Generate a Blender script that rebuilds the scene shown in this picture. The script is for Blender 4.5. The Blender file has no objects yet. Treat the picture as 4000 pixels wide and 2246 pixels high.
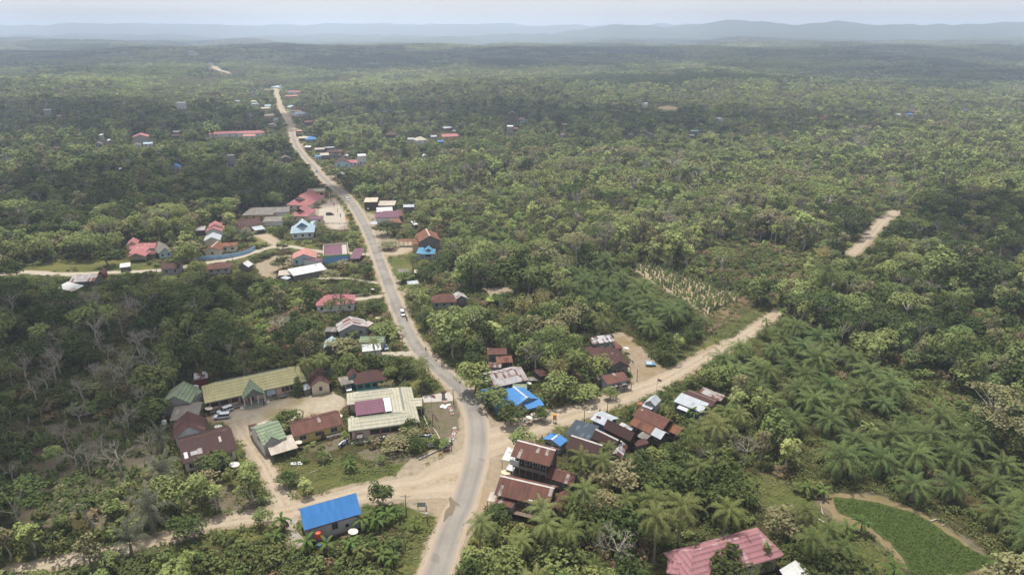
import bpy, bmesh, math, random
import numpy as np
from mathutils import Vector, Matrix
R = math.radians
S = bpy.context.scene
random.seed(7); rng = np.random.default_rng(7)
# ---------------------------------------------------------------- camera, sky, sun, exposure
H = 105.0; PITCH = R(20.6); F = 4000*24/36.0
cam = bpy.data.cameras.new('camera'); cam.lens = 24; cam.sensor_width = 36; cam.clip_start = 1; cam.clip_end = 60000
camo = bpy.data.objects.new('camera', cam); S.collection.objects.link(camo)
camo.location = (0, 0, H); camo.rotation_euler = (math.pi/2-PITCH, 0, 0); S.camera = camo
SUN_EL, SUN_AZ = R(73), R(-28)          # azimuth clockwise from +Y
W = bpy.data.worlds.new('World'); S.world = W; W.use_nodes = True
nt = W.node_tree; bg = nt.nodes['Background']
sky = nt.nodes.new('ShaderNodeTexSky'); sky.sky_type = 'NISHITA'; sky.sun_disc = False
sky.sun_elevation = SUN_EL; sky.sun_rotation = SUN_AZ; sky.dust_density = 3.0; sky.air_density = 1.0; sky.ozone_density = 1.0
hs = nt.nodes.new('ShaderNodeHueSaturation'); hs.inputs['Saturation'].default_value = 0.6
nt.links.new(sky.outputs[0], hs.inputs['Color']); mxs = nt.nodes.new('ShaderNodeMix'); mxs.data_type = 'RGBA'; mxs.inputs[0].default_value = .5; mxs.inputs[7].default_value = (5.7, 5.65, 5.65, 1)   # thin high veil of cloud over the clear sky
nt.links.new(hs.outputs[0], mxs.inputs[6]); nt.links.new(mxs.outputs[2], bg.inputs[0]); bg.inputs[1].default_value = 0.125
sl = bpy.data.lights.new('sun', 'SUN'); sl.energy = 4.4; sl.angle = R(0.9); sl.color = (1, 0.955, 0.88)
so = bpy.data.objects.new('sun', sl); S.collection.objects.link(so); so.location = (0, 0, 900)
SUNV = Vector((math.sin(SUN_AZ)*math.cos(SUN_EL), math.cos(SUN_AZ)*math.cos(SUN_EL), math.sin(SUN_EL)))
so.rotation_euler = SUNV.to_track_quat('Z', 'Y').to_euler()
S.view_settings.view_transform = 'Standard'; S.view_settings.look = 'None'; S.view_settings.exposure = 0.74; S.view_settings.gamma = 1
S.render.engine = 'CYCLES'
cy = S.cycles; cy.max_bounces = 6; cy.diffuse_bounces = 2; cy.glossy_bounces = 2; cy.transmission_bounces = 3; cy.volume_bounces = 2
cy.transparent_max_bounces = 24; cy.use_denoising = True; cy.caustics_reflective = False; cy.caustics_refractive = False
COL = S.collection
HAZE = 0.000165; HAZE_C = (.65, .76, .95, 1)      # the air: even density, pale
CLOUD_T = (0.5, 0.95)
# clouds: centre of the shadow on the land, half widths, height
CLOUDS = [(-1700, 2600, 1500, 850, 800, 1), (-300, 2500, 900, 800, 760, 1), (900, 2700, 1300, 900, 820, 1), (2700, 2500, 1300, 1000, 800, 1), (900, 1720, 560, 250, 760, 1), (1700, 1480, 560, 270, 760, 1),
          (-560, 850, 380, 170, 700, 0), (-60, 930, 260, 130, 720, 0), (230, 830, 300, 140, 700, 0), (300, 330, 90, 110, 640, 0), (-165, 195, 105, 110, 640, 0), (-240, 470, 150, 80, 660, 0), (-3200, 5200, 1800, 700, 900, 1), (2500, 5400, 2500, 600, 900, 1)]
# ---------------------------------------------------------------- pixel -> place helpers (photo is 4000 x 2246)
VIEWS = dict(a=(500,1400,.31116), b=(1200,1400,.31116), c=(1800,1300,.31116), d=(1800,1650,.34992), e=(1000,1796,.31116),
             f=(2500,1796,.31116), g=(400,700,.3112), h=(900,700,.3112), i=(1380,740,.3112), j=(1000,1100,.27668), k=(0,950,.3112),
             l=(950,300,.3112), m=(0,1400,.58522), n=(1900,950,.38865), o=(2300,1450,.2331), p=(2800,1400,.58508),
             q=(2800,700,.48407), r=(1450,380,.31116), s=(0,50,.54348), t=(2200,50,.69876), w=(0,0,1.5534))
def px(v, x, y):
    a, b, s = VIEWS[v]; return a+x*s, b+y*s
cp, sp = math.cos(PITCH), math.sin(PITCH)
def ray(u, v):
    a = (u-2000)/F; b = -(v-1123)/F
    return a, cp+b*sp, -sp+b*cp
def vnoise(x, y, seed=0):
    x = np.asarray(x, float); y = np.asarray(y, float)
    xi = np.floor(x).astype(np.int64); yi = np.floor(y).astype(np.int64); fx = x-xi; fy = y-yi
    fx = fx*fx*(3-2*fx); fy = fy*fy*(3-2*fy)
    def h(a, b):
        n = (a*374761393+b*668265263+seed*982451653) & 0xffffffff
        n = ((n ^ (n >> 13))*1274126177) & 0xffffffff
        return ((n ^ (n >> 16)) & 0xffff)/65535.0
    return (h(xi,yi)*(1-fx)+h(xi+1,yi)*fx)*(1-fy)+(h(xi,yi+1)*(1-fx)+h(xi+1,yi+1)*fx)*fy
def fbm(x, y, seed=0, o=3):
    s = 0; a = 1; t = 0
    for k in range(o): s = s+a*vnoise(x*2**k, y*2**k, seed+k); t += a; a *= .5
    return s/t
def sst(a, b, x):
    t = np.clip((x-a)/(b-a), 0, 1); return t*t*(3-2*t)
def T(x, y):
    x = np.asarray(x, float); y = np.asarray(y, float)
    m = sst(480, 1500, y)
    z = m*(fbm(x/420, y/420, 3)-.45)*48
    z = z+sst(1500, 3500, y)*(fbm(x/1000+5, y/800, 11)-.4)*105*(1-sst(6200, 7200, y)*.5)
    rr = .50+.5*sst(-600, 2300, x)
    prof = .72+.30*fbm(x/900+3.3, y/2500, 21, 4)+.42*(fbm(x/330, y/700, 25, 4)-.5)
    z = z+178*rr*sst(.2, .85, rr)*prof*np.exp(-((y-7600-300*np.sin(x/900))/800)**2)
    z = z+(160+35*(1-sst(-3500, 500, x)))*(.62+.5*fbm(x/1500+9, y/4000, 33, 4)+.40*(fbm(x/420, y/900, 35, 4)-.5))*sst(8600, 10300, y)
    z = z+sst(4500, 7000, y)*(fbm(x/210, y/260, 45, 3)-.5)*46
    return np.clip(z, -24, 238)
def Tf(x, y): return float(T(x, y))
def at(view, x, y, h=0.0):
    """the place on the land (plus h metres) that is seen at this spot of the photograph"""
    u, v = px(view, x, y); rx, ry, rz = ray(u, v)
    if rz >= -1e-4: rz = -1e-4
    t = (H-h)/-rz
    if t*ry > 450:
        t = 440/ry
        while t*ry < 11000 and H+t*rz > Tf(t*rx, t*ry)+h: t *= 1.004
    return Vector((t*rx, t*ry, H+t*rz-h))
def proj(x, y, z):
    """arrays of places -> photo pixels"""
    x = np.asarray(x, float); y = np.asarray(y, float); z = np.asarray(z, float)-H
    d = np.maximum(y*cp-z*sp, 1e-3); up = y*sp+z*cp
    return 2000+F*x/d, 1123-F*up/d, d
# ---------------------------------------------------------------- materials
ALB = 1.0
def lin(c, k=None):
    k = ALB if k is None else k
    if isinstance(c, str):
        c = [int(c[i:i+2], 16)/255 for i in (0, 2, 4)]
        c = [x/12.92 if x <= .04045 else ((x+.055)/1.055)**2.4 for x in c]
        c = [x*k for x in c]
    return (c[0], c[1], c[2], 1)
class NT:
    def __init__(s, name, rough=.8, spec=.2):
        s.m = bpy.data.materials.new(name); s.m.use_nodes = True; s.t = s.m.node_tree; s.b = s.t.nodes['Principled BSDF']
        s.b.inputs['Roughness'].default_value = rough; s.b.inputs['Specular IOR Level'].default_value = spec
    def n(s, t, **k):
        n = s.t.nodes.new(t)
        for a, b in k.items(): setattr(n, a, b)
        return n
    def l(s, a, b): s.t.links.new(a, b)
    def put(s, sock, v):
        if hasattr(v, 'links'): s.l(v, sock)
        else: sock.default_value = v
    def math(s, op, a, b=0.0, c=None, clamp=False):
        n = s.n('ShaderNodeMath', operation=op, use_clamp=clamp); s.put(n.inputs[0], a); s.put(n.inputs[1], b)
        if c is not None: s.put(n.inputs[2], c)
        return n.outputs[0]
    def noise(s, vec, scale, detail=3, rough=.55):
        n = s.n('ShaderNodeTexNoise'); n.inputs['Scale'].default_value = scale; n.inputs['Detail'].default_value = detail; n.inputs['Roughness'].default_value = rough
        if vec is not None: s.l(vec, n.inputs['Vector'])
        return n.outputs['Fac']
    def ramp(s, f, a, b):
        n = s.n('ShaderNodeMapRange'); n.inputs[1].default_value = a; n.inputs[2].default_value = b; s.l(f, n.inputs[0]); return n.outputs[0]
    def mix(s, f, a, b, mode='MIX'):
        n = s.n('ShaderNodeMix', data_type='RGBA', blend_type=mode); s.put(n.inputs[0], f); s.put(n.inputs[6], a); s.put(n.inputs[7], b); return n.outputs[2]
    def scalevec(s, vec, x, y, z=1):
        n = s.n('ShaderNodeMapping'); n.inputs['Scale'].default_value = (x, y, z); s.l(vec, n.inputs['Vector']); return n.outputs[0]
    def bump(s, h, strength, dist=.1):
        n = s.n('ShaderNodeBump'); n.inputs['Strength'].default_value = strength; n.inputs['Distance'].default_value = dist
        s.l(h, n.inputs['Height']); s.l(n.outputs[0], s.b.inputs['Normal'])
    def col(s, c): s.put(s.b.inputs['Base Color'], c)
MC = {}
def simple(name, c, rough=.7, var=.25, scale=1.5, spec=.3, metal=0):
    if name in MC: return MC[name]
    n = NT(name, rough, spec); c = lin(c); tc = n.n('ShaderNodeTexCoord').outputs['Object']
    f = n.noise(tc, scale, 4); d = [x*(1-var) for x in c[:3]]+[1]; l = [min(1, x*(1+var*.7)) for x in c[:3]]+[1]
    n.col(n.mix(n.ramp(f, .3, .7), d, l)); n.b.inputs['Metallic'].default_value = metal
    MC[name] = n.m; return n.m
def wallm(name, c, plank=False, dirt=.35, dirtc='6b5a48'):
    if name in MC: return MC[name]
    n = NT(name, .85, .15); c = lin(c); uv = n.n('ShaderNodeUVMap').outputs[0]
    sx = n.n('ShaderNodeSeparateXYZ'); n.l(uv, sx.inputs[0])
    big = n.noise(n.scalevec(uv, .6, .25), 1, 5, .65)
    base = n.mix(n.ramp(big, .3, .75), [x*.72 for x in c[:3]]+[1], c)
    if plank:
        wn = n.n('ShaderNodeTexWhiteNoise', noise_dimensions='1D'); n.l(n.math('FLOOR', n.math('MULTIPLY', sx.outputs[0], 4.5)), wn.inputs['W'])
        base = n.mix(n.math('MULTIPLY', wn.outputs[0], .55), base, [x*.38 for x in c[:3]]+[1])
        g = n.math('FRACT', n.math('MULTIPLY', sx.outputs[0], 4.5)); base = n.mix(n.math('MULTIPLY', n.math('LESS_THAN', g, .12), .7), base, (.02, .018, .016, 1))
    low = n.math('MULTIPLY', n.math('SUBTRACT', 1, n.math('MULTIPLY', sx.outputs[1], 1.1), clamp=True), dirt)
    st = n.math('MULTIPLY', n.ramp(n.noise(n.scalevec(uv, 2.2, .3), 1, 4), .5, .8), dirt)
    base = n.mix(n.math('MAXIMUM', low, st), base, lin(dirtc))
    n.col(base); MC[name] = n.m; return n.m
def roofm(name, c1, c2, c3, streak=.5, patch=.15, rows=0, rowc=.45, corr=.32, rough=.55, seam=True, metal=0.0):
    """sheet or tile roof: UV in metres, u along the eave and v up the slope"""
    if name in MC: return MC[name]
    n = NT(name, max(rough, .75), .15); c1, c2, c3 = lin(c1), lin(c2), lin(c3); uv = n.n('ShaderNodeUVMap').outputs[0]
    n.b.inputs['Metallic'].default_value = metal
    sx = n.n('ShaderNodeSeparateXYZ'); n.l(uv, sx.inputs[0]); u, v = sx.outputs[0], sx.outputs[1]
    iu = n.math('FLOOR', n.math('DIVIDE', u, .82)); iv = n.math('FLOOR', n.math('DIVIDE', v, 2.6))
    cb = n.n('ShaderNodeCombineXYZ'); n.l(iu, cb.inputs[0]); n.l(iv, cb.inputs[1])
    oi = n.n('ShaderNodeObjectInfo'); n.l(n.math('MULTIPLY', oi.outputs['Random'], 91.0), cb.inputs[2])
    wn = n.n('ShaderNodeTexWhiteNoise', noise_dimensions='3D'); n.l(cb.outputs[0], wn.inputs['Vector'])
    off = n.n('ShaderNodeVectorMath', operation='ADD'); n.l(uv, off.inputs[0])
    cc = n.n('ShaderNodeCombineXYZ'); n.l(n.math('MULTIPLY', oi.outputs['Random'], 57.0), cc.inputs[0]); n.l(cc.outputs[0], off.inputs[1]); U = off.outputs[0]
    f1 = n.noise(n.scalevec(U, 1.6, .22), 1, 5, .7); f2 = n.noise(U, .35, 4, .6)
    base = n.mix(n.math('MULTIPLY', n.ramp(n.math('ADD', n.math('MULTIPLY', f1, .6), n.math('MULTIPLY', f2, .4)), .42, .62), streak, clamp=True), c1, c2)
    pm = n.math('MULTIPLY', n.math('LESS_THAN', wn.outputs[0], patch), n.ramp(f2, .35, .5), clamp=True)
    base = n.mix(pm, base, c3)
    base = n.mix(n.math('MULTIPLY', wn.outputs[0], .16), base, (.02, .02, .02, 1))
    fine = n.noise(U, 5, 4, .7)
    base = n.mix(.18, base, n.mix(fine, (.15, .15, .15, 1), (1, 1, 1, 1)), 'MULTIPLY')
    if rows:
        fr = n.math('FRACT', n.math('DIVIDE', v, rows))
        line = n.math('MULTIPLY', n.math('LESS_THAN', fr, .22), n.ramp(n.noise(U, 1.7, 2), .25, .5))
        base = n.mix(n.math('MULTIPLY', line, rowc), base, [x*.25 for x in c2[:3]]+[1])
    if seam:
        s1 = n.math('LESS_THAN', n.math('FRACT', n.math('DIVIDE', v, 2.6)), .03); s2 = n.math('LESS_THAN', n.math('FRACT', n.math('DIVIDE', u, .82)), .07)
        base = n.mix(n.math('MULTIPLY', n.math('MAXIMUM', s1, s2), .35), base, [x*.3 for x in c2[:3]]+[1])
    n.col(base)
    n.bump(n.math('SINE', n.math('MULTIPLY', u if not rows else v, 6.283/(corr if not rows else rows))), .6, .03)
    MC[name] = n.m; return n.m
# ---------------------------------------------------------------- mesh building
class MB:
    def __init__(s): s.v = []; s.f = []; s.u = []
    def face(s, pts, uvs=None):
        i = len(s.v); s.v += [tuple(p) for p in pts]; s.f.append(tuple(range(i, i+len(pts))))
        if uvs is None: uvs = [(p[0]+p[1], p[2]) for p in pts]
        s.u.append([tuple(q) for q in uvs])
    def prism(s, top, th, uvs=None, d=None):
        top = [Vector(p) for p in top]; n = Vector((0, 0, -th)) if d is None else d*-th; bot = [p+n for p in top]
        s.face(top, uvs); s.face(bot[::-1], uvs[::-1] if uvs else None)
        for k in range(len(top)):
            j = (k+1) % len(top); s.face([bot[k], bot[j], top[j], top[k]])
    def box(s, c, ex, ey, ez, sx, sy, sz):
        c = Vector(c); P = [c+ex*(a*sx/2)+ey*(b*sy/2)+ez*(d*sz/2) for a in (-1, 1) for b in (-1, 1) for d in (-1, 1)]
        for q in ((0,1,3,2), (4,6,7,5), (0,4,5,1), (2,3,7,6), (0,2,6,4), (1,5,7,3)): s.face([P[k] for k in q])
    def abox(s, x, y, z, sx, sy, sz): s.box((x, y, z), Vector((1,0,0)), Vector((0,1,0)), Vector((0,0,1)), sx, sy, sz)
    def tube(s, pts, rs, n=7, cap=True):
        rings = []
        for k, p in enumerate(pts):
            p = Vector(p); q = Vector(pts[min(k+1, len(pts)-1)])-Vector(pts[max(k-1, 0)])
            q = q.normalized() if q.length > 1e-6 else Vector((0,0,1)); a = q.orthogonal().normalized(); b = q.cross(a)
            if rings and False: pass
            rings.append([p+(a*math.cos(6.2832*j/n)+b*math.sin(6.2832*j/n))*rs[k] for j in range(n)])
        # keep rings untwisted
        for k in range(1, len(rings)):
            best = min(range(n), key=lambda o: (rings[k][o]-rings[k-1][0]).length); rings[k] = rings[k][best:]+rings[k][:best]
            for j in range(n): s.face([rings[k-1][j], rings[k-1][(j+1) % n], rings[k][(j+1) % n], rings[k][j]])
        if cap: s.face(rings[0][::-1]); s.face(rings[-1])
    def disc(s, c, ax, r, prof, n=20):
        """lathe: prof = [(radius, height along ax)]"""
        c = Vector(c); ax = Vector(ax).normalized(); a = ax.orthogonal().normalized(); b = ax.cross(a)
        rings = [[c+ax*h+(a*math.cos(6.2832*j/n)+b*math.sin(6.2832*j/n))*(q*r) for j in range(n)] for q, h in prof]
        for k in range(1, len(rings)):
            for j in range(n): s.face([rings[k-1][j], rings[k-1][(j+1) % n], rings[k][(j+1) % n], rings[k][j]])
    def mesh(s, name, mat, M=None, smooth=False):
        me = bpy.data.meshes.new(name); vs = s.v if M is None else [tuple(M @ Vector(p)) for p in s.v]
        me.from_pydata(vs, [], s.f)
        ul = me.uv_layers.new(name='UVMap'); ul.data.foreach_set('uv', [c for f in s.u for p in f for c in p])
        if mat: me.materials.append(mat)
        if smooth: me.shade_smooth()
        me.update(); return me
    def build(s, name, mat, parent=None, M=None, smooth=False, **k):
        o = bpy.data.objects.new(name, s.mesh(name, mat, M, smooth)); COL.objects.link(o); o.parent = parent
        if k: tag(o, **k)
        return o
def tag(o, label=None, cat=None, group=None, kind=None):
    if label: o['label'] = label
    if cat: o['category'] = cat
    if group: o['group'] = group
    if kind: o['kind'] = kind
    return o
def empty(name, loc, rz=0, **k):
    o = bpy.data.objects.new(name, None); COL.objects.link(o); o.location = loc; o.rotation_euler = (0, 0, rz); o.empty_display_size = .5
    return tag(o, **k)
EX, EY, EZ = Vector((1,0,0)), Vector((0,1,0)), Vector((0,0,1))
KEEP = []        # photo-space polygons that trees must not cover (roofs, roads, clearings)
FOOT = []        # world polygons no tree may stand in
ALB = .56      # soils and roads: measured from pictures, brought to real base colours
# ---------------------------------------------------------------- the land
def wpts(pts, view='w'): return [at(view, *p)[:2] for p in pts]
def inside(px_, py_, poly):
    c = np.zeros(px_.shape, bool); n = len(poly)
    for i in range(n):
        x1, y1 = poly[i]; x2, y2 = poly[(i+1) % n]
        if y1 == y2: continue
        k = ((y1 > py_) != (y2 > py_)) & (px_ < (x2-x1)*(py_-y1)/(y2-y1)+x1); c ^= k
    return c
def segdist(X, Y, pts, closed=False):
    d = np.full(X.shape, 1e9); n = len(pts)
    for i in range(n if closed else n-1):
        x1, y1 = pts[i]; x2, y2 = pts[(i+1) % n]; dx, dy = x2-x1, y2-y1; L = dx*dx+dy*dy+1e-9
        t = np.clip(((X-x1)*dx+(Y-y1)*dy)/L, 0, 1); d = np.minimum(d, np.hypot(X-x1-t*dx, Y-y1-t*dy))
    return d
def sdist(X, Y, poly):
    """signed distance, positive inside"""
    out = np.full(X.shape, -99.); xs = [p[0] for p in poly]; ys = [p[1] for p in poly]
    k = (X > min(xs)-25) & (X < max(xs)+25) & (Y > min(ys)-25) & (Y < max(ys)+25)
    if k.any():
        d = segdist(X[k], Y[k], poly, True); out[k] = np.where(inside(X[k], Y[k], poly), d, -d)
    return out
def smooth_line(pts, step):
    P = [Vector((*p[:2], 0)) for p in pts]; ws = [p[2] if len(p) > 2 else 1 for p in pts]; out = []
    for i in range(len(P)-1):
        a, b, c, d = P[max(i-1, 0)], P[i], P[i+1], P[min(i+2, len(P)-1)]
        n = max(1, int((c-b).length/step))
        for k in range(n):
            t = k/n; q = .5*((2*b)+(c-a)*t+(2*a-5*b+4*c-d)*t*t+(3*b-a-3*c+d)*t**3); out.append((q.x, q.y, ws[i]*(1-t)+ws[i+1]*t))
    out.append((P[-1].x, P[-1].y, ws[-1])); return out
def road_pts(lst, view='w'): return [(*at(view, p[0], p[1])[:2], p[2]) for p in lst]
# centre lines: photo spot and width in metres
MAIN = [(1075,1500,6.3),(1096,1446,6.3),(1135,1330,6.3),(1172,1240,6.4),(1196,1150,6.6),(1200,1070,6.4),(1180,1005,6.2),(1140,960,6),(1090,918,5.8),(1045,868,5.6),(1015,810,5.6),(990,750,5.6),(967,690,5.6),(946,632,5.6),(922,575,5.8),(900,535,6),(880,505,6),(858,484,6)]
MAIN2 = [(858,484,6),(838,470,6),(812,448,6.5),(790,422,7),(768,398,7.5),(746,370,8),(737,345,9),(733,322,9),(722,300,9),(708,275,9),(699,248,8),(692,224,8)]
mainw = smooth_line(road_pts(MAIN), 2.0); main2w = smooth_line([(x, y, w*(1 if k < 4 else .82)) for k, (x, y, w) in enumerate(road_pts(MAIN2))], 5.0)
SIDE = [(1196,1120,15),(1240,1108,13),(1290,1090,10),(1400,1053,8.5),(1480,1028,7.5),(1560,998,7.5),(1640,968,7),(1700,938,5.5),(1760,905,4.8),(1830,868,4.6),(1900,826,4.6),(1958,785,4.6)]
SIDE2 = [(2140,640,4.5),(2165,618,4.5),(2190,590,5),(2220,555,5.5),(2255,532,5.5)]
LEFT = [(1175,1200,26),(1120,1207,17),(1060,1222,10),(980,1232,8),(900,1246,7),(800,1268,6),(700,1292,5),(600,1305,4.2),(500,1325,3.8),(430,1350,3.6),(350,1372,3.6),(250,1395,3.6),(130,1418,3.6),(0,1440,3.6),(-80,1455,3.6)]
YARDR = [(722,1282,5),(698,1228,3.8),(668,1172,3.6),(644,1130,4),(618,1092,5),(600,1060,6)]
PATHL = [(-20,694,4.5),(60,684,4.5),(150,690,4.5),(260,686,4),(400,680,4),(500,664,3.6),(590,650,3.6),(680,622,3.6),(730,620,3.2),(800,632,3),(930,640,3.2)]
YARD2 = [(715,622,5),(690,608,6),(662,594,6),(632,588,4)]
PATHR = [(948,634,4),(985,637,6),(1012,630,7),(1040,612,7)]
PATHS = [(800,700,1.6),(870,700,1.6),(950,712,1.8)]
PATHB = [(860,755,3),(905,752,3),(962,744,3.5)]
PATHC = [(930,895,4),(985,890,3.5),(1050,888,3)]
sidew = smooth_line(road_pts(SIDE), 1.5); side2w = smooth_line(road_pts(SIDE2), 2); leftw = smooth_line(road_pts(LEFT), 1.2)
tracks = [smooth_line(road_pts(t), 1.5) for t in (YARDR, YARD2, PATHR)]
conc = [smooth_line(road_pts(t), 1.5) for t in (PATHL, PATHS, PATHB, PATHC)]
FARR = [smooth_line(road_pts(t), 12) for t in ([(576,189,13),(556,181,13),(545,177,14),(538,170,16),(530,164,14),(526,160,14)], [(493,143,24),(486,137,26),(480,131,26)])]
# bare soil and grass areas, photo spots
SOIL = dict(
 school_yard=[(505,1035),(560,1040),(640,1015),(760,992),(838,984),(872,1000),(862,1045),(800,1045),(750,1052),(735,1080),(690,1095),(655,1078),(625,1105),(590,1092),(575,1065),(530,1065)],
 sandy_yard=[(1528,838),(1568,838),(1605,868),(1640,905),(1700,938),(1665,962),(1600,982),(1585,950),(1575,900),(1555,870)],
 office_forecourt=[(1062,995),(1135,985),(1150,1000),(1172,1052),(1165,1085),(1130,1110),(1090,1085),(1085,1060),(1068,1040)],
 red_bank=[(640,665),(690,645),(735,640),(745,655),(700,680),(690,700),(650,690)],
 clinic_yard=[(775,556),(790,510),(842,496),(862,520),(874,552),(880,575),(845,580),(820,575)],
 house_yard=[(720,1268),(748,1300),(748,1330),(770,1372),(735,1378),(722,1340),(712,1300)],
 junction_apron=[(1228,1030),(1262,1068),(1330,1070),(1290,1105),(1250,1200),(1240,1260),(1160,1380),(1140,1446),(1130,1446),(1170,1290),(1215,1150),(1225,1080)],
 shop_forecourt=[(905,520),(935,548),(950,600),(975,640),(1030,640),(1035,610),(985,600),(960,575),(940,540)],
 kiosk_yard=[(972,690),(1000,700),(1030,735),(1000,760),(985,745)],
 pepper_field=[(1586,660),(1640,668),(1720,695),(1800,722),(1868,742),(1850,762),(1782,795),(1745,770),(1680,735),(1620,700)],
 burnt_plot=[(1784,778),(1868,745),(1898,764),(1860,800),(1800,826),(1775,800)],
 garden_soil=[(700,1108),(760,1098),(850,1110),(960,1130),(1080,1160),(1060,1180),(960,1165),(860,1140),(830,1165),(780,1150),(720,1140)],
 paddy_bank=[(2050,1265),(2090,1238),(2210,1240),(2330,1290),(2440,1365),(2480,1420),(2575,1446),(2400,1446),(2290,1446),(2255,1400),(2200,1350),(2100,1320)],
 hill_plantation=[(0,1055),(200,1040),(330,1060),(430,1120),(470,1200),(480,1270),(330,1330),(0,1350)],
 brown_slope=[(2000,850),(2100,840),(2160,880),(2150,920),(2050,900)],
 rubbish_yard=[(480,1190),(560,1180),(640,1230),(690,1290),(560,1290),(500,1260)],
 cleared_glade=[(1645,271),(1680,267),(1712,270),(1705,276),(1665,278)],
 cleared_glade_two=[(1785,264),(1800,262),(1815,263),(1802,266)],
 far_glade=[(1935,140),(1990,140),(2010,144),(1960,148)],
 dry_strip=[(1210,725),(1280,720),(1300,735),(1230,745)],
 log_yard=[(1075,378),(1180,345),(1200,352),(1120,372)],
)
GRASS = dict(
 verge_grass=[(985,1262),(1045,1262),(1085,1300),(1085,1345),(1040,1446),(1010,1446),(1040,1360),(1020,1300),(960,1285)],
 roadside_lawn=[(700,1175),(860,1160),(1000,1180),(1110,1185),(1000,1215),(880,1230),(740,1268),(715,1260),(690,1200)],
 meadow=[(1870,1200),(1930,1180),(2000,1230),(2060,1262),(2100,1320),(2200,1350),(2255,1400),(2280,1446),(2080,1446),(2010,1350),(1900,1270)],
 track_verge=[(1705,915),(1800,860),(1945,775),(1960,750),(1900,770),(1850,805),(1800,830),(1715,880)],
 yellow_field=[(70,655),(200,650),(365,655),(370,680),(250,682),(60,680)],
 lawn=[(985,650),(1040,652),(1040,690),(985,690)],
 lawn_two=[(1010,990),(1015,950),(1060,940),(1120,965),(1130,985),(1060,985)],
 field_edge=[(1520,500),(1700,520),(1720,600),(1540,610)],
 slope_grass=[(2190,955),(2300,935),(2420,1000),(2575,1100),(2440,1090),(2280,1010)],
 top_glade=[(1790,515),(1850,500),(1840,530)],
 curve_verge=[(1085,1095),(1125,1112),(1150,1085),(1166,1075),(1168,1110),(1150,1145),(1110,1182),(1050,1198),(1040,1165),(1080,1130)],
 roadbank=[(905,500),(960,520),(1000,640),(960,640),(925,560)],
)
PADDY = [(2097,1252),(2145,1256),(2208,1264),(2300,1292),(2348,1318),(2382,1342),(2440,1378),(2500,1412),(2478,1428),(2440,1440),(2405,1446),(2400,1480),(2300,1480),(2284,1446),(2278,1410),(2240,1362),(2190,1328),(2150,1304),(2110,1290),(2098,1278)]
soilw = {k: wpts(v) for k, v in SOIL.items()}; grassw = {k: wpts(v) for k, v in GRASS.items()}; paddyw = wpts(PADDY)
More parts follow.
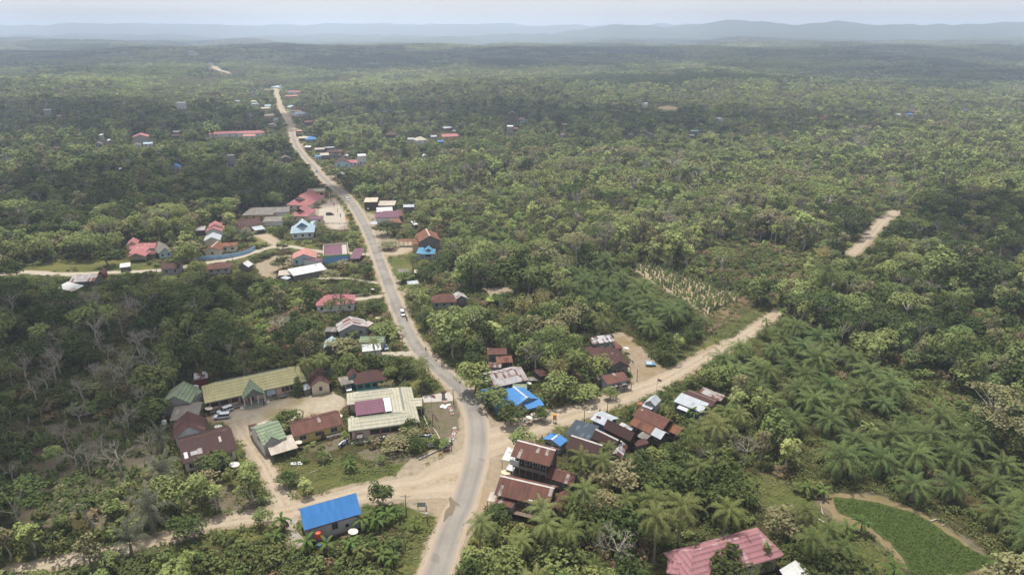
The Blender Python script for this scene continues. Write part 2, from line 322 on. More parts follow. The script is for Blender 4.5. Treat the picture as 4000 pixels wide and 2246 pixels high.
# --- one sheet out to the horizon; its colour attribute holds (bare soil, grass, forest floor)
LITTER = ('hill_plantation', 'garden_soil', 'rubbish_yard', 'brown_slope', 'office_forecourt', 'paddy_bank', 'burnt_plot')
def ground_sheet():
    ys = [-700, -450, -250, -120, -40, 20, 60]+[60*1.0066**k for k in range(1, 806)]
    ys = np.array([y for y in ys if y < 12200]); nc = 430
    t = np.linspace(-1, 1, nc); t = np.sign(t)*np.abs(t)**1.12
    half = 0.95*np.maximum(ys, 60)+110
    X = half[:, None]*t[None, :]; Y = np.repeat(ys[:, None], nc, 1)
    Z = T(X, Y)
    near = Y < 720
    soil = np.zeros(X.shape); gr = np.zeros(X.shape); xs, yy = X[near], Y[near]
    s = np.zeros(xs.shape); g = np.zeros(xs.shape); li = np.zeros(xs.shape); wob = (fbm(xs/6, yy/6, 50)-.5)*6+(fbm(xs/1.7, yy/1.7, 51)-.5)*2.2
    for k, p in soilw.items():
        d = sdist(xs, yy, p)+wob
        if k in ('hill_plantation', 'rubbish_yard', 'brown_slope', 'garden_soil'): d = d+(fbm(xs/9, yy/9, 54)-.62)*14
        if k in LITTER: li = np.maximum(li, sst(-2.5, 2.5, d))
        else: s = np.maximum(s, sst(-1.2, 1.6, d))
    for k, p in grassw.items(): g = np.maximum(g, sst(-2, 3, sdist(xs, yy, p)+wob))
    for line, ex in ((mainw, 1.1), (sidew, 1.0), (side2w, 1), (leftw, .8), *[(t_, .8) for t_ in tracks], *[(t_, 0.1) for t_ in conc]):
        pts = line[::3]+[line[-1]]; bx = [p[0] for p in pts]; by = [p[1] for p in pts]
        k = (xs > min(bx)-20) & (xs < max(bx)+20) & (yy > min(by)-20) & (yy < max(by)+20)
        d = np.full(xs.shape, 99.); wd = np.full(xs.shape, 1.0); xa, ya = xs[k], yy[k]; dd = np.full(xa.shape, 99.)
        for q in range(len(pts)-1):
            dq = segdist(xa, ya, [pts[q][:2], pts[q+1][:2]])-pts[q][2]/2; dd = np.minimum(dd, dq)
        d[k] = dd
        s = np.maximum(s, 1-sst(ex*.4, ex*1.5+.8, d+wob*.35)); g = np.maximum(g, .8*(1-sst(4, 9, d+wob)))
    soil[near] = s; gr[near] = g; lit = np.zeros(X.shape); lit[near] = li
    nr = (Y > 600) & (Y < 6000)
    for line in (main2w, *FARR):
        bx = [p[0] for p in line]; by = [p[1] for p in line]
        k = (X > min(bx)-60) & (X < max(bx)+60) & (Y > min(by)-60) & (Y < max(by)+60)
        d = segdist(X[k], Y[k], [p[:2] for p in line])-line[0][2]/2+(fbm(X[k]/12, Y[k]/12, 56)-.5)*12
        soil[k] = np.maximum(soil[k], 1-sst(1, 7, d)); gr[k] = np.maximum(gr[k], 1-sst(6, 16, d))
    k = (Y > 700)&(Y < 2600)
    for nm in ('cleared_glade', 'cleared_glade_two', 'far_glade', 'log_yard'):
        soil[k] = np.maximum(soil[k], .5*sst(-3, 3, sdist(X[k], Y[k], soilw[nm])+(fbm(X[k]/14, Y[k]/14, 57)-.5)*16))
    n, m = X.shape; idx = np.arange(n*m).reshape(n, m)
    f = np.stack([idx[:-1, :-1], idx[:-1, 1:], idx[1:, 1:], idx[1:, :-1]], -1).reshape(-1, 4)
    me = bpy.data.meshes.new('ground'); me.vertices.add(n*m); me.vertices.foreach_set('co', np.stack([X, Y, Z], -1).astype(np.float32).ravel())
    me.loops.add(f.size); me.loops.foreach_set('vertex_index', f.ravel().astype(np.int32)); me.polygons.add(len(f))
    me.polygons.foreach_set('loop_start', np.arange(0, f.size, 4, dtype=np.int32)); me.polygons.foreach_set('loop_total', np.full(len(f), 4, np.int32))
    me.update(calc_edges=True); me.shade_smooth()
    a = me.color_attributes.new('Cover', 'FLOAT_COLOR', 'POINT'); a.data.foreach_set('color', np.stack([soil, gr, lit, np.ones_like(soil)], -1).astype(np.float32).ravel())
    N = NT('ground_cover', .95, .05); at_ = N.n('ShaderNodeAttribute', attribute_name='Cover'); sc = N.n('ShaderNodeSeparateColor'); N.l(at_.outputs['Color'], sc.inputs[0])
    pos = N.n('ShaderNodeNewGeometry').outputs['Position']
    n1 = N.noise(pos, .05, 5); n2 = N.noise(pos, .55, 5, .65); n3 = N.noise(pos, 3.0, 4, .7); nf = N.noise(pos, .012, 6, .7)
    floor = N.mix(N.ramp(n2, .35, .68), lin('3b3a26'), lin('565232')); floor = N.mix(N.math('MULTIPLY', N.ramp(n1, .5, .75), .35), floor, lin('75634a'))
    fars = N.n('ShaderNodeSeparateXYZ'); N.l(pos, fars.inputs[0])
    farf = N.ramp(fars.outputs[1], 1100, 2600)
    floor = N.mix(farf, floor, N.mix(N.ramp(nf, .35, .65), lin('2e3a20'), lin('556040')))
    grass = N.mix(N.ramp(n2, .3, .7), lin('46522b'), lin('6a6c3c')); grass = N.mix(N.math('MULTIPLY', N.ramp(n1, .45, .7), .5), grass, lin('8c8153'))
    soilc = N.mix(N.ramp(n2, .3, .72), lin('ada08c'), lin('938572')); soilc = N.mix(N.math('MULTIPLY', N.ramp(n1, .48, .62), .55), soilc, lin('a68c6e'))
    soilc = N.mix(N.math('MULTIPLY', N.ramp(n3, .48, .66), .6), soilc, lin('75694f')); soilc = N.mix(N.math('MULTIPLY', N.ramp(N.noise(pos, .28, 5, .7), .55, .66), .55), soilc, lin('6a6a45'))
    sm = N.ramp(N.math('ADD', sc.outputs[0], N.math('MULTIPLY', N.math('SUBTRACT', N.math('ADD', N.math('MULTIPLY', n2, .5), N.math('MULTIPLY', n3, .5)), .5), 1.6)), .35, .65)
    gm = N.ramp(N.math('ADD', sc.outputs[1], N.math('MULTIPLY', N.math('SUBTRACT', n2, .5), 1.4)), .3, .65)
    litc = N.mix(N.ramp(n3, .35, .7), lin('87796a'), lin('5a5142')); litc = N.mix(N.math('MULTIPLY', N.ramp(n2, .45, .62), .7), litc, lin('5a6038'))
    lm = N.ramp(N.math('ADD', sc.outputs[2], N.math('MULTIPLY', N.math('SUBTRACT', n2, .5), 1.2)), .35, .6)
    N.col(N.mix(sm, N.mix(lm, N.mix(gm, floor, grass), litc), soilc))
    N.bump(N.math('ADD', n2, n3), .5, .25)
    me.materials.append(N.m); o = bpy.data.objects.new('ground', me); COL.objects.link(o); tag(o, kind='structure'); return o
ground_sheet()
def road_mat(name, asphalt, edge):
    N = NT(name, .9, .15); uv = N.n('ShaderNodeUVMap').outputs[0]; pos = N.n('ShaderNodeNewGeometry').outputs['Position']
    s = N.n('ShaderNodeSeparateXYZ'); N.l(uv, s.inputs[0]); u = s.outputs[0]
    a, b, c = N.noise(pos, .12, 4), N.noise(pos, .9, 5, .7), N.noise(pos, 5, 4, .7)
    if asphalt:
        base = N.mix(N.ramp(a, .3, .7), lin('8f8981'), lin('a29b91')); base = N.mix(N.math('MULTIPLY', N.ramp(b, .55, .72), .45), base, lin('b1a694'))
        tr = N.math('ABSOLUTE', N.math('SUBTRACT', N.math('ABSOLUTE', N.math('SUBTRACT', u, .5)), .22)); base = N.mix(N.math('MULTIPLY', N.math('LESS_THAN', tr, .07), .15), base, lin('5c5a58'))
        vo = N.n('ShaderNodeTexVoronoi', feature='F1', distance='CHEBYCHEV'); vo.inputs['Scale'].default_value = .22; N.l(pos, vo.inputs['Vector']); vs = N.n('ShaderNodeSeparateColor'); N.l(vo.outputs['Color'], vs.inputs[0])
        base = N.mix(N.math('MULTIPLY', N.math('GREATER_THAN', vs.outputs[0], .8), .3), base, lin('66625d'))
        e = N.math('SUBTRACT', .5, N.math('ABSOLUTE', N.math('SUBTRACT', u, .5)))
        ee = N.math('ADD', e, N.math('MULTIPLY', N.math('SUBTRACT', N.math('ADD', a, b), 1.0), .14))
        base = N.mix(N.math('SUBTRACT', 1, N.ramp(ee, -.005, .17), clamp=True), base, lin(edge))
        base = N.mix(N.math('MULTIPLY', c, .18), base, lin('4c4a47'))
    else:
        e1 = lin(edge); base = N.mix(N.ramp(b, .3, .7), e1, [x*.78 for x in e1[:3]]+[1])
        tr = N.math('ABSOLUTE', N.math('SUBTRACT', N.math('ABSOLUTE', N.math('SUBTRACT', u, .5)), .2)); base = N.mix(N.math('MULTIPLY', N.math('LESS_THAN', tr, .08), .3), base, [min(1, x*1.25) for x in e1[:3]]+[1])
        base = N.mix(N.math('MULTIPLY', N.ramp(a, .5, .65), .4), base, lin('a69072')); base = N.mix(N.math('MULTIPLY', N.ramp(c, .5, .68), .5), base, lin('7b7058'))
        base = N.mix(N.math('MULTIPLY', N.math('LESS_THAN', N.math('ABSOLUTE', N.math('SUBTRACT', u, .5)), .05), N.math('MULTIPLY', N.ramp(b, .45, .6), .3)), base, lin('6d6a44'))
    N.col(base); N.bump(N.math('ADD', b, c), .35, .06); return N.m
def ribbon(name, line, off, mat, jit=.35, ext=0.0, cols=5, solid=0):
    """a road laid on the land: line of (x, y, width)"""
    v = []; uv = []; L = 0
    for i, (x, y, w) in enumerate(line):
        a = Vector(line[max(i-1, 0)][:2]); b = Vector(line[min(i+1, len(line)-1)][:2]); d = (b-a).normalized(); nrm = Vector((-d.y, d.x))
        if i: L += math.hypot(x-line[i-1][0], y-line[i-1][1])
        wl = w/2+ext+(float(fbm(x/3.1, y/3.1, 61))-.5)*2*jit+(float(vnoise(x/.9, y/.9, 63))-.5)*jit; wr = w/2+ext+(float(fbm(x/3.3, y/2.9, 62))-.5)*2*jit+(float(vnoise(x/.8, y/.9, 64))-.5)*jit
        for c in range(cols):
            t = c/(cols-1); s = wl*(1-t)-wr*t; X, Y = x+nrm.x*s, y+nrm.y*s
            v.append((X, Y, Tf(X, Y)+off*(1+max(0, Y-350)/60))); uv.append((t, L))
    f = [(i*cols+c, (i+1)*cols+c, (i+1)*cols+c+1, i*cols+c+1) for i in range(len(line)-1) for c in range(cols-1)]
    me = bpy.data.meshes.new(name); me.from_pydata(v, [], [q[::-1] for q in f]); ul = me.uv_layers.new(name='UVMap')
    ul.data.foreach_set('uv', [k for p in me.polygons for vi in p.vertices for k in uv[vi]])
    me.materials.append(mat); me.shade_smooth(); o = bpy.data.objects.new(name, me); COL.objects.link(o); tag(o, kind='structure')
    if me.polygons[0].normal.z < 0: me.flip_normals()
    return o
asph = road_mat('worn_asphalt', True, 'b7a68e'); dirtm = road_mat('pale_dirt', False, 'b5a690'); concm = road_mat('path_concrete', False, 'bdb3a2'); dustm = road_mat('dusty_asphalt', True, 'c4b094')
ribbon('road_shoulder', mainw, .025, dirtm, .5, .55); ribbon('road', mainw, .05, asph, .12)
ribbon('village_road', main2w, .03, dirtm, .8, .6); ribbon('village_road_asphalt', smooth_line([(x, y, w*.6) for x, y, w in main2w[:len(main2w)//3:4]], 5), .06, dustm, .3)
ribbon('dirt_road', sidew, .035, dirtm, .5); ribbon('dirt_road_beyond', side2w, .03, dirtm, .4)
ribbon('dirt_lane', leftw, .04, dirtm, .45, cols=7)
for n_, l_ in zip(('yard_track', 'clinic_track', 'driveway'), tracks): ribbon(n_, l_, .03, dirtm, .4)
for n_, l_ in zip(('concrete_path', 'foot_path', 'house_path', 'lane'), conc): ribbon(n_, l_, .03, concm, .12)
for l_ in FARR: ribbon('distant_road', l_, .1, dirtm, 1.0)
def patch(name, poly, off, mat, jit=.5, step=1.2, kind='structure', view='w', world=False):
    P = poly if world else wpts(poly, view); out = []
    for i in range(len(P)):
        a, b = Vector(P[i]), Vector(P[(i+1) % len(P)]); n = max(1, int((b-a).length/step)); nr = Vector((-(b-a).y, (b-a).x)).normalized()
        for k in range(n):
            q = a.lerp(b, k/n); q = q+nr*((float(vnoise(q.x/2.1, q.y/2.1, 71))-.5)*2*jit+(float(vnoise(q.x/.7, q.y/.7, 72))-.5)*jit); out.append((q.x, q.y, Tf(q.x, q.y)+off))
    bm = bmesh.new(); f = bm.faces.new([bm.verts.new(p) for p in out]); bmesh.ops.triangulate(bm, faces=[f])
    me = bpy.data.meshes.new(name); bm.to_mesh(me); bm.free(); me.materials.append(mat)
    o = bpy.data.objects.new(name, me); COL.objects.link(o); tag(o, kind=kind)
    if me.polygons[0].normal.z < 0: me.flip_normals()
    return o
def soilmat(name, a, b, c, big=.1, green=0):
    N = NT(name, .95, .08); pos = N.n('ShaderNodeNewGeometry').outputs['Position']
    n1, n2, n3 = N.noise(pos, big, 4), N.noise(pos, .6, 5, .7), N.noise(pos, 4.5, 4, .7)
    k = N.mix(N.ramp(n2, .3, .7), lin(a), lin(b)); k = N.mix(N.math('MULTIPLY', N.ramp(n1, .45, .62), .7), k, lin(c)); k = N.mix(N.math('MULTIPLY', N.ramp(n3, .5, .72), .45), k, [x*.6 for x in lin(b)[:3]]+[1])
    if green: k = N.mix(N.math('MULTIPLY', N.ramp(N.math('ADD', N.math('MULTIPLY', n1, .5), N.math('MULTIPLY', n3, .5)), .5, .6), green), k, lin('5d6337'))
    N.col(k); N.bump(N.math('ADD', n2, n3), .4, .08); return N.m
yardm = soilmat('yard_sand', 'b8ae9c', '9f937f', 'b09a7a', green=.75); stonem = soilmat('stony_soil', 'a59682', '8b7c68', '9c8260', green=.5)
patch('school_yard', [(535,1042),(640,1019),(760,996),(836,988),(866,1002),(856,1040),(800,1040),(750,1048),(728,1076),(690,1090),(655,1074),(622,1098),(598,1088),(580,1064),(545,1060)], .012, yardm)
patch('sandy_yard', [(1545,850),(1568,845),(1605,872),(1636,908),(1690,936),(1658,958),(1605,976),(1590,948),(1580,900)], .012, stonem, .8)
patch('clinic_yard', [(800,545),(805,512),(840,500),(858,520),(868,548),(870,566),(845,575),(815,566)], .012, soilmat('pale_paving', 'bdb5a8', 'aca293', 'b7a68e'))
patch('concrete_apron', [(1062,996),(1130,986),(1142,1000),(1140,1008),(1066,1012)], .05, soilmat('forecourt_concrete', 'c6c1ba', 'b5aea6', 'bcb09f', .3), .1)
patch('side_yard', [(723,1272),(748,1302),(748,1330),(768,1368),(735,1372),(724,1338),(716,1302)], .012, soilmat('yard_concrete', 'aaa398', '998f82', 'a1937e', .3), .3)
patch('pepper_field', [(1590,664),(1640,671),(1720,698),(1800,724),(1862,742),(1846,758),(1782,790),(1748,768),(1684,733),(1624,698)], .012, soilmat('field_soil', 'b5a68c', '9d8c72', '9b8768'), .8)
patch('burnt_plot', SOIL['burnt_plot'], .012, soilmat('burnt_soil', '7a6652', '665444', '8f7660', green=.3), .8)
patch('paddy_bank', [(2060,1268),(2092,1242),(2210,1244),(2330,1292),(2430,1362),(2470,1410),(2500,1440),(2300,1446),(2284,1440),(2240,1380),(2190,1342),(2100,1305)], .01, soilmat('bank_soil', '94846a', '7c6d52', '8c7657', green=.6), 1.0)
# rice paddy: a green sheet of standing rice on its water
N_ = NT('rice', .9, .1); pos_ = N_.n('ShaderNodeNewGeometry').outputs['Position']
N_.col(N_.mix(N_.ramp(N_.noise(pos_, 2.2, 5, .75), .3, .7), lin('475729'), lin('5f6c3a'))); N_.bump(N_.noise(pos_, 6, 3, .8), 1, .3)
patch('rice_paddy', PADDY, .06, N_.m, .6)
wetm = soilmat('wet_stain', '7d7468', '6f675c', '857560'); 
patch('road_stain', [(2380,640),(2440,580),(2420,480),(2450,460),(2480,510),(2570,580),(2500,570),(2490,620),(2450,710),(2420,700),(2370,775),(2350,770)], .062, wetm, .15, .5, view='e')
ALB = .72
# ---------------------------------------------------------------- building materials
M_rust = roofm('rusty_sheet', '5c403a', '7e5240', '9a9490', .75, .05)
M_rust2 = roofm('orange_rust_sheet', '714c3c', '8e5f40', '543832', .7, .12)
M_maroon = roofm('maroon_sheet', '4c3330', '62423a', '7a6a62', .35, .02)
M_dkmar = roofm('dark_maroon_sheet', '44302e', '543a36', '6d5a54', .3, .015)
M_mtile = roofm('maroon_tile_sheet', '5e403c', '483230', '7a5a52', .4, .03, rows=1.1, rowc=.3)
M_zrust = roofm('zinc_rust_sheet', 'b0b1b2', '86604e', '6e463a', .6, .24)
M_stripe = roofm('striped_zinc_sheet', 'b8babd', '96786a', '52322c', .3, .5)
M_zinc = roofm('zinc_sheet', 'b4bac0', 'a5aab0', '93989d', .4, .05, metal=.15, rough=.5)
M_white = roofm('white_sheet', 'd0d1d0', 'bcbcb9', 'a8988a', .35, .04)
M_wrust = roofm('weathered_white_sheet', 'bcb5a9', '93765f', 'a79a8a', .5, .1)
M_blue = roofm('blue_sheet', '4a85c0', '4177b2', '6a9ac8', .3, .03)
M_bluep = roofm('plain_blue_sheet', '4583c4', '3f7dbc', '4886c6', .4, .0, corr=.2, seam=False)
M_ltblue = roofm('pale_blue_tile', 'b2c4cc', '8ca8b6', '98b2c0', .6, .1, rows=1.1)
M_btile = roofm('blue_tile', '5f98b8', '457a9c', '7fb0c8', .5, .08, rows=.9)
M_green = roofm('yellow_green_tile', 'c9c08e', 'b0aa7e', 'bab488', .4, .05, rows=1.05, rowc=.38)
M_pgreen = roofm('pale_green_tile', 'bbb6a2', 'a9a692', 'b2ae9a', .4, .05, rows=1.05, rowc=.38)
M_mgreen = roofm('mossy_green_tile', '8b9a7c', '64745f', '788a70', .6, .1, rows=1.05, rowc=.6)
M_red = roofm('faded_red_tile', 'a87478', 'b08c90', 'b4999c', .45, .22, rows=1.1, rowc=.45)
M_pink = roofm('salmon_sheet', 'b87f74', 'b58a80', 'c09a8c', .4, .05)
M_coral = roofm('coral_tile', 'ad7070', '966062', 'b68484', .4, .06, rows=1.0)
M_purple = roofm('purple_sheet', '74505f', '6a4857', '7d5a68', .3, .02, rows=.9, rowc=.2)
M_grey = roofm('grey_shingle', '7f7972', '6a645d', '8f8880', .5, .15, rows=.6)
M_black = roofm('black_sheet', '3d444c', '4a5a6a', '55616c', .5, .1)
M_tan = roofm('tan_sheet', 'c3b8a3', 'ad9f8a', 'b8a690', .35, .05)
ROOFS = dict(rust=M_rust, rust2=M_rust2, maroon=M_maroon, dkmar=M_dkmar, mtile=M_mtile, zrust=M_zrust, stripe=M_stripe, zinc=M_zinc, white=M_white, wrust=M_wrust, blue=M_blue, bluep=M_bluep,
 ltblue=M_ltblue, btile=M_btile, green=M_green, pgreen=M_pgreen, mgreen=M_mgreen, red=M_red, pink=M_pink, coral=M_coral, purple=M_purple, grey=M_grey, black=M_black, tan=M_tan)
ALB = 1.0
WALLS = dict(cream=wallm('cream_plaster', 'd0c4ac'), pinkish=wallm('pale_pink_plaster', 'cbb5a6'), white=wallm('white_plaster', 'cfcfcb'), yellow=wallm('yellow_plaster', 'b9a266'),
 teal=wallm('teal_plaster', '4f9a98'), blue=wallm('blue_plaster', '6d9cc8'), grey=wallm('grey_render', '9a9894', dirt=.5), ltblue=wallm('pale_blue_plaster', 'b3c8cf'), tan=wallm('tan_plaster', 'b59b75'),
 plank=wallm('grey_planks', '77736c', True), dark=wallm('dark_planks', '4a423c', True), wplank=wallm('whitewashed_planks', 'a9abab', True), bplank=wallm('blue_painted_planks', '4f7194', True), gplank=wallm('green_painted_planks', '8fa08e', True), brown=wallm('brown_planks', '6e5a4a', True), rplank=wallm('red_painted_planks', '8a4036', True))
ALB = .8
M_glass = simple('window_glass', '2a3138', .15, .3, 1, .6); M_frame = simple('painted_frame', 'a9a49a', .6, .1); M_dframe = simple('dark_frame', '5a4438', .6, .15)
M_wood = simple('bare_timber', '6a5c4e', .9, .3, 2); M_post = simple('weathered_post', '7a6d60', .9, .25, 2); M_wpost = simple('white_painted_post', 'c0bdb6', .7, .15, 2)
M_cap = simple('ridge_metal', 'b0aca6', .5, .2, 1); M_fasc = simple('fascia_board', '6f756a', .7, .2); M_conc = simple('raw_concrete', '9b958b', .9, .2, .8)
M_pink = simple('pink_column', 'b5765f', .7, .15, 2)
class Rect:
    """a rectangle on plan from three eave corners seen in the photo: near left, near right, far right"""
    def __init__(s, view, A, B, C, h):
        a, b, c = (at(view, *p, h) for p in (A, B, C)); s.z = min(Tf(a.x, a.y), Tf(b.x, b.y)) if max(a.y, b.y) > 470 else 0.0
        a.z = b.z = c.z = 0; s.ex = (b-a).normalized(); s.ey = Vector((-s.ex.y, s.ex.x, 0)); s.L = (b-a).length; s.W = max(1.5, (c-b).dot(s.ey)); s.o = a
    @classmethod
    def raw(cls, o, ex, L, W, z=0.0):
        s = cls.__new__(cls); s.o = Vector((o[0], o[1], 0)); s.ex = ex; s.ey = Vector((-ex.y, ex.x, 0)); s.L = L; s.W = W; s.z = z; return s
    def sub(s, x0, x1, y0, y1): return Rect.raw(s.o+s.ex*x0+s.ey*y0, s.ex, x1-x0, y1-y0, s.z)
    def p(s, x, y, z): return s.o+s.ex*x+s.ey*y+Vector((0, 0, s.z+z))
    def turned(s): return Rect.raw(s.o+s.ex*s.L, s.ey, s.W, s.L, s.z)
SPOTS = []       # where each building stands, for naming what grows beside it
class House:
    def __init__(s, name, label, cat='house', group=None):
        s.name = name; s.label = label; s.cat = cat; s.group = group; s.root = None
    def start(s, r):
        c = r.p(r.L/2, r.W/2, 0); rz = math.atan2(r.ex.y, r.ex.x); s.root = empty(s.name, c, rz, label=s.label, cat=s.cat, group=s.group)
        SPOTS.append((c.x, c.y, s.name.replace('_', ' ')))
        s.M = (Matrix.Translation(c) @ Matrix.Rotation(rz, 4, 'Z')).inverted(); s.r0 = r
    def vol(s, r, h, rise, roof, wall, kind='gable', axis='x', ov=.5, z0=0.0, win='', door='', open_=False, hipk=.5, cap=None, posts=0, th=.09, fasc=None, high='F', glab=None, frame=None):
        if s.root is None: s.start(r)
        mat = ROOFS[roof] if isinstance(roof, str) else roof; wm = WALLS[wall] if isinstance(wall, str) else wall
        q = r if axis == 'x' else r.turned(); L, W_ = q.L, q.W; mb = MB(); P = q.p; cl = math.hypot(W_/2, rise)
        def slab(pts, uvs): mb.prism([P(*p) for p in pts], th, uvs)
        gable_z = None
        if kind == 'gable':
            slab([(0,0,h), (L,0,h), (L,W_/2,h+rise), (0,W_/2,h+rise)], [(0,0), (L,0), (L,cl), (0,cl)])
            slab([(L,W_,h), (0,W_,h), (0,W_/2,h+rise), (L,W_/2,h+rise)], [(0,0), (L,0), (L,cl), (0,cl)])
        elif kind in ('hip', 'gablet'):
            i = min(W_/2*hipk*2, L*.45)
            if kind == 'hip':
                slab([(0,0,h), (L,0,h), (L-i,W_/2,h+rise), (i,W_/2,h+rise)], [(0,0), (L,0), (L-i,cl), (i,cl)])
                slab([(L,W_,h), (0,W_,h), (i,W_/2,h+rise), (L-i,W_/2,h+rise)], [(0,0), (L,0), (L-i,cl), (i,cl)])
                ce = math.hypot(i, rise)
                slab([(0,W_,h), (0,0,h), (i,W_/2,h+rise)], [(0,0), (W_,0), (W_/2,ce)]); slab([(L,0,h), (L,W_,h), (L-i,W_/2,h+rise)], [(0,0), (W_,0), (W_/2,ce)])
            else:
                f = .5; i = min(i, W_*.32); zf = h+rise*f; ce = math.hypot(i, rise*f)
                slab([(0,0,h), (L,0,h), (L-i,W_/2*f,zf), (L-i*.6,W_/2,h+rise), (i*.6,W_/2,h+rise), (i,W_/2*f,zf)], [(0,0), (L,0), (L-i,cl*f), (L-i*.6,cl), (i*.6,cl), (i,cl*f)])
                slab([(L,W_,h), (0,W_,h), (i,W_-W_/2*f,zf), (i*.6,W_/2,h+rise), (L-i*.6,W_/2,h+rise), (L-i,W_-W_/2*f,zf)], [(0,0), (L,0), (L-i,cl*f), (L-i*.6,cl), (i*.6,cl), (i,cl*f)])
                slab([(0,W_,h), (0,0,h), (i,W_/2*f,zf), (i,W_-W_/2*f,zf)], [(0,0), (W_,0), (W_*.75,ce), (W_*.25,ce)])
                slab([(L,0,h), (L,W_,h), (L-i,W_-W_/2*f,zf), (L-i,W_/2*f,zf)], [(0,0), (W_,0), (W_*.75,ce), (W_*.25,ce)])
                gb = MB()
                for x in (i+.12, L-i-.12): gb.prism([P(x-.05,W_/2*f+.2,zf+.05), P(x+.05,W_/2*f+.2,zf+.05), P(x+.05,W_-W_/2*f-.2,zf+.05), P(x-.05,W_-W_/2*f-.2,zf+.05)], -.02); gb.face([P(x,W_/2*f+.15,zf), P(x,W_-W_/2*f-.15,zf), P(x,W_/2,h+rise-.12)]); gb.face([P(x+.03,W_/2,h+rise-.12), P(x+.03,W_-W_/2*f-.15,zf), P(x+.03,W_/2*f+.15,zf)])
                gb.build('gable_end', WALLS['grey'] if glab is None else WALLS[glab], s.root, s.M)
        else:
            z0_, z1_ = (h, h+rise) if high == 'F' else (h+rise, h); c2 = math.hypot(W_, rise)
            slab([(0,0,z0_), (L,0,z0_), (L,W_,z1_), (0,W_,z1_)], [(0,0), (L,0), (L,c2), (0,c2)])
        ro = mb.build('roof', mat, s.root, s.M)
        if kind in ('gable', 'hip', 'gablet') and cap is not False:
            cm = MB(); i = 0 if kind == 'gable' else (min(W_*hipk, L*.45) if kind == 'hip' else min(W_*hipk, W_*.32, L*.45)*.6)
            for sgn in (-1, 1): cm.face([P(i,W_/2,h+rise+.05), P(L-i,W_/2,h+rise+.05), P(L-i,W_/2+sgn*.28,h+rise+.05-.28*rise/(W_/2)), P(i,W_/2+sgn*.28,h+rise+.05-.28*rise/(W_/2))])
            cm.build('ridge_cap', cap or mat, ro, s.M)
        if fasc:
            fm = MB()
            for y in (-.03, W_+.03): fm.box(P(L/2, y, h-.14), q.ex, q.ey, EZ, L, .05, .26)
            fm.build('fascia', fasc, ro, s.M)
        # walls
        x0, x1, y0, y1 = ov, L-ov, ov, W_-ov
        sl = rise/(W_/2) if kind == 'gable' else 0; tz = h+sl*ov-th*.6
        if not open_:
            wmb = MB(); Wc = W_/2
            def quad(a, b, zt): wmb.face([P(*a,z0), P(*b,z0), P(*b,zt), P(*a,zt)], [(0,0), (math.dist(a,b),0), (math.dist(a,b),zt-z0), (0,zt-z0)])
            if kind == 'shed':
                k = rise/W_; za = (h+k*ov if high == 'F' else h+rise-k*ov)-th*.6; zb = (h+rise-k*ov if high == 'F' else h+k*ov)-th*.6
                quad((x0,y0), (x1,y0), za); quad((x1,y1), (x0,y1), zb)
                wmb.face([P(x1,y0,z0), P(x1,y1,z0), P(x1,y1,zb), P(x1,y0,za)], [(0,0), (y1-y0,0), (y1-y0,zb-z0), (0,za-z0)])
                wmb.face([P(x0,y1,z0), P(x0,y0,z0), P(x0,y0,za), P(x0,y1,zb)], [(0,0), (y1-y0,0), (y1-y0,za-z0), (0,zb-z0)])
            else:
                quad((x0,y0), (x1,y0), tz); quad((x1,y1), (x0,y1), tz)
                if kind == 'gable':
                    zt = h+rise-th*.6; w = y1-y0
                    wmb.face([P(x1,y0,z0), P(x1,y1,z0), P(x1,y1,tz), P(x1,Wc,zt), P(x1,y0,tz)], [(0,0), (w,0), (w,tz-z0), (w/2,zt-z0), (0,tz-z0)])
                    wmb.face([P(x0,y1,z0), P(x0,y0,z0), P(x0,y0,tz), P(x0,Wc,zt), P(x0,y1,tz)], [(0,0), (w,0), (w,tz-z0), (w/2,zt-z0), (0,tz-z0)])
                else: quad((x1,y0), (x1,y1), tz); quad((x0,y1), (x0,y0), tz)
            wmb.build('wall', wm, s.root, s.M)
        # openings, on sides of the un-turned rectangle: N near, R right, L left
        zb = z0; X0, X1, Y0, Y1 = ov, r.L-ov, ov, r.W-ov
        def side(sd):
            return {'N': (r.p(X0,Y0,0), r.ex, -r.ey, X1-X0), 'R': (r.p(X1,Y0,0), r.ey, r.ex, Y1-Y0), 'L': (r.p(X0,Y1,0), -r.ey, -r.ex, Y1-Y0), 'F': (r.p(X1,Y1,0), -r.ex, r.ey, X1-X0)}[sd]
        for spec in win.split():
            sd, rest = spec[0], spec[1:]; ps = rest.split(','); n = int(ps[0]); ww = float(ps[1]) if len(ps) > 1 else 1.3; wh = float(ps[2]) if len(ps) > 2 else 1.2; zc = float(ps[3]) if len(ps) > 3 else zb+1.75
            o_, e_, nn, ln = side(sd)
            for k in range(n):
                c = o_+e_*(ln*(k+.5)/n)+Vector((0,0,zc)); s.window(c, e_, nn, ww, wh, frame)
        for spec in door.split():
            o_, e_, nn, ln = side(spec[0]); t = float(spec[1:] or .5); c = o_+e_*(ln*t)+Vector((0,0,zb+1.05)); d = MB(); d.box(c+nn*.03, e_, nn, EZ, 1.0, .07, 2.1)
            do = d.build('door', M_dframe, s.root, s.M)
        if posts or open_:
            n = max(2, posts or 2)
            for k in range(n):
                x = ov*.6+(L-ov*1.2)*k/(n-1)
                for y in ((ov*.5, W_-ov*.5) if open_ is True else (ov*.5,)):
                    zt = h+(rise*y/W_ if (kind == 'shed' and high == 'F') else (rise*(1-y/W_) if kind == 'shed' else rise*min(y, W_-y)/(W_/2)))-th*1.1
                    pm = MB(); pm.box(P(x, y, (z0*0+zt)/2), q.ex, q.ey, EZ, .14, .14, zt); pm.build('post', M_wpost if wall in ('cream','white','pinkish','yellow','ltblue') else M_post, s.root, s.M)
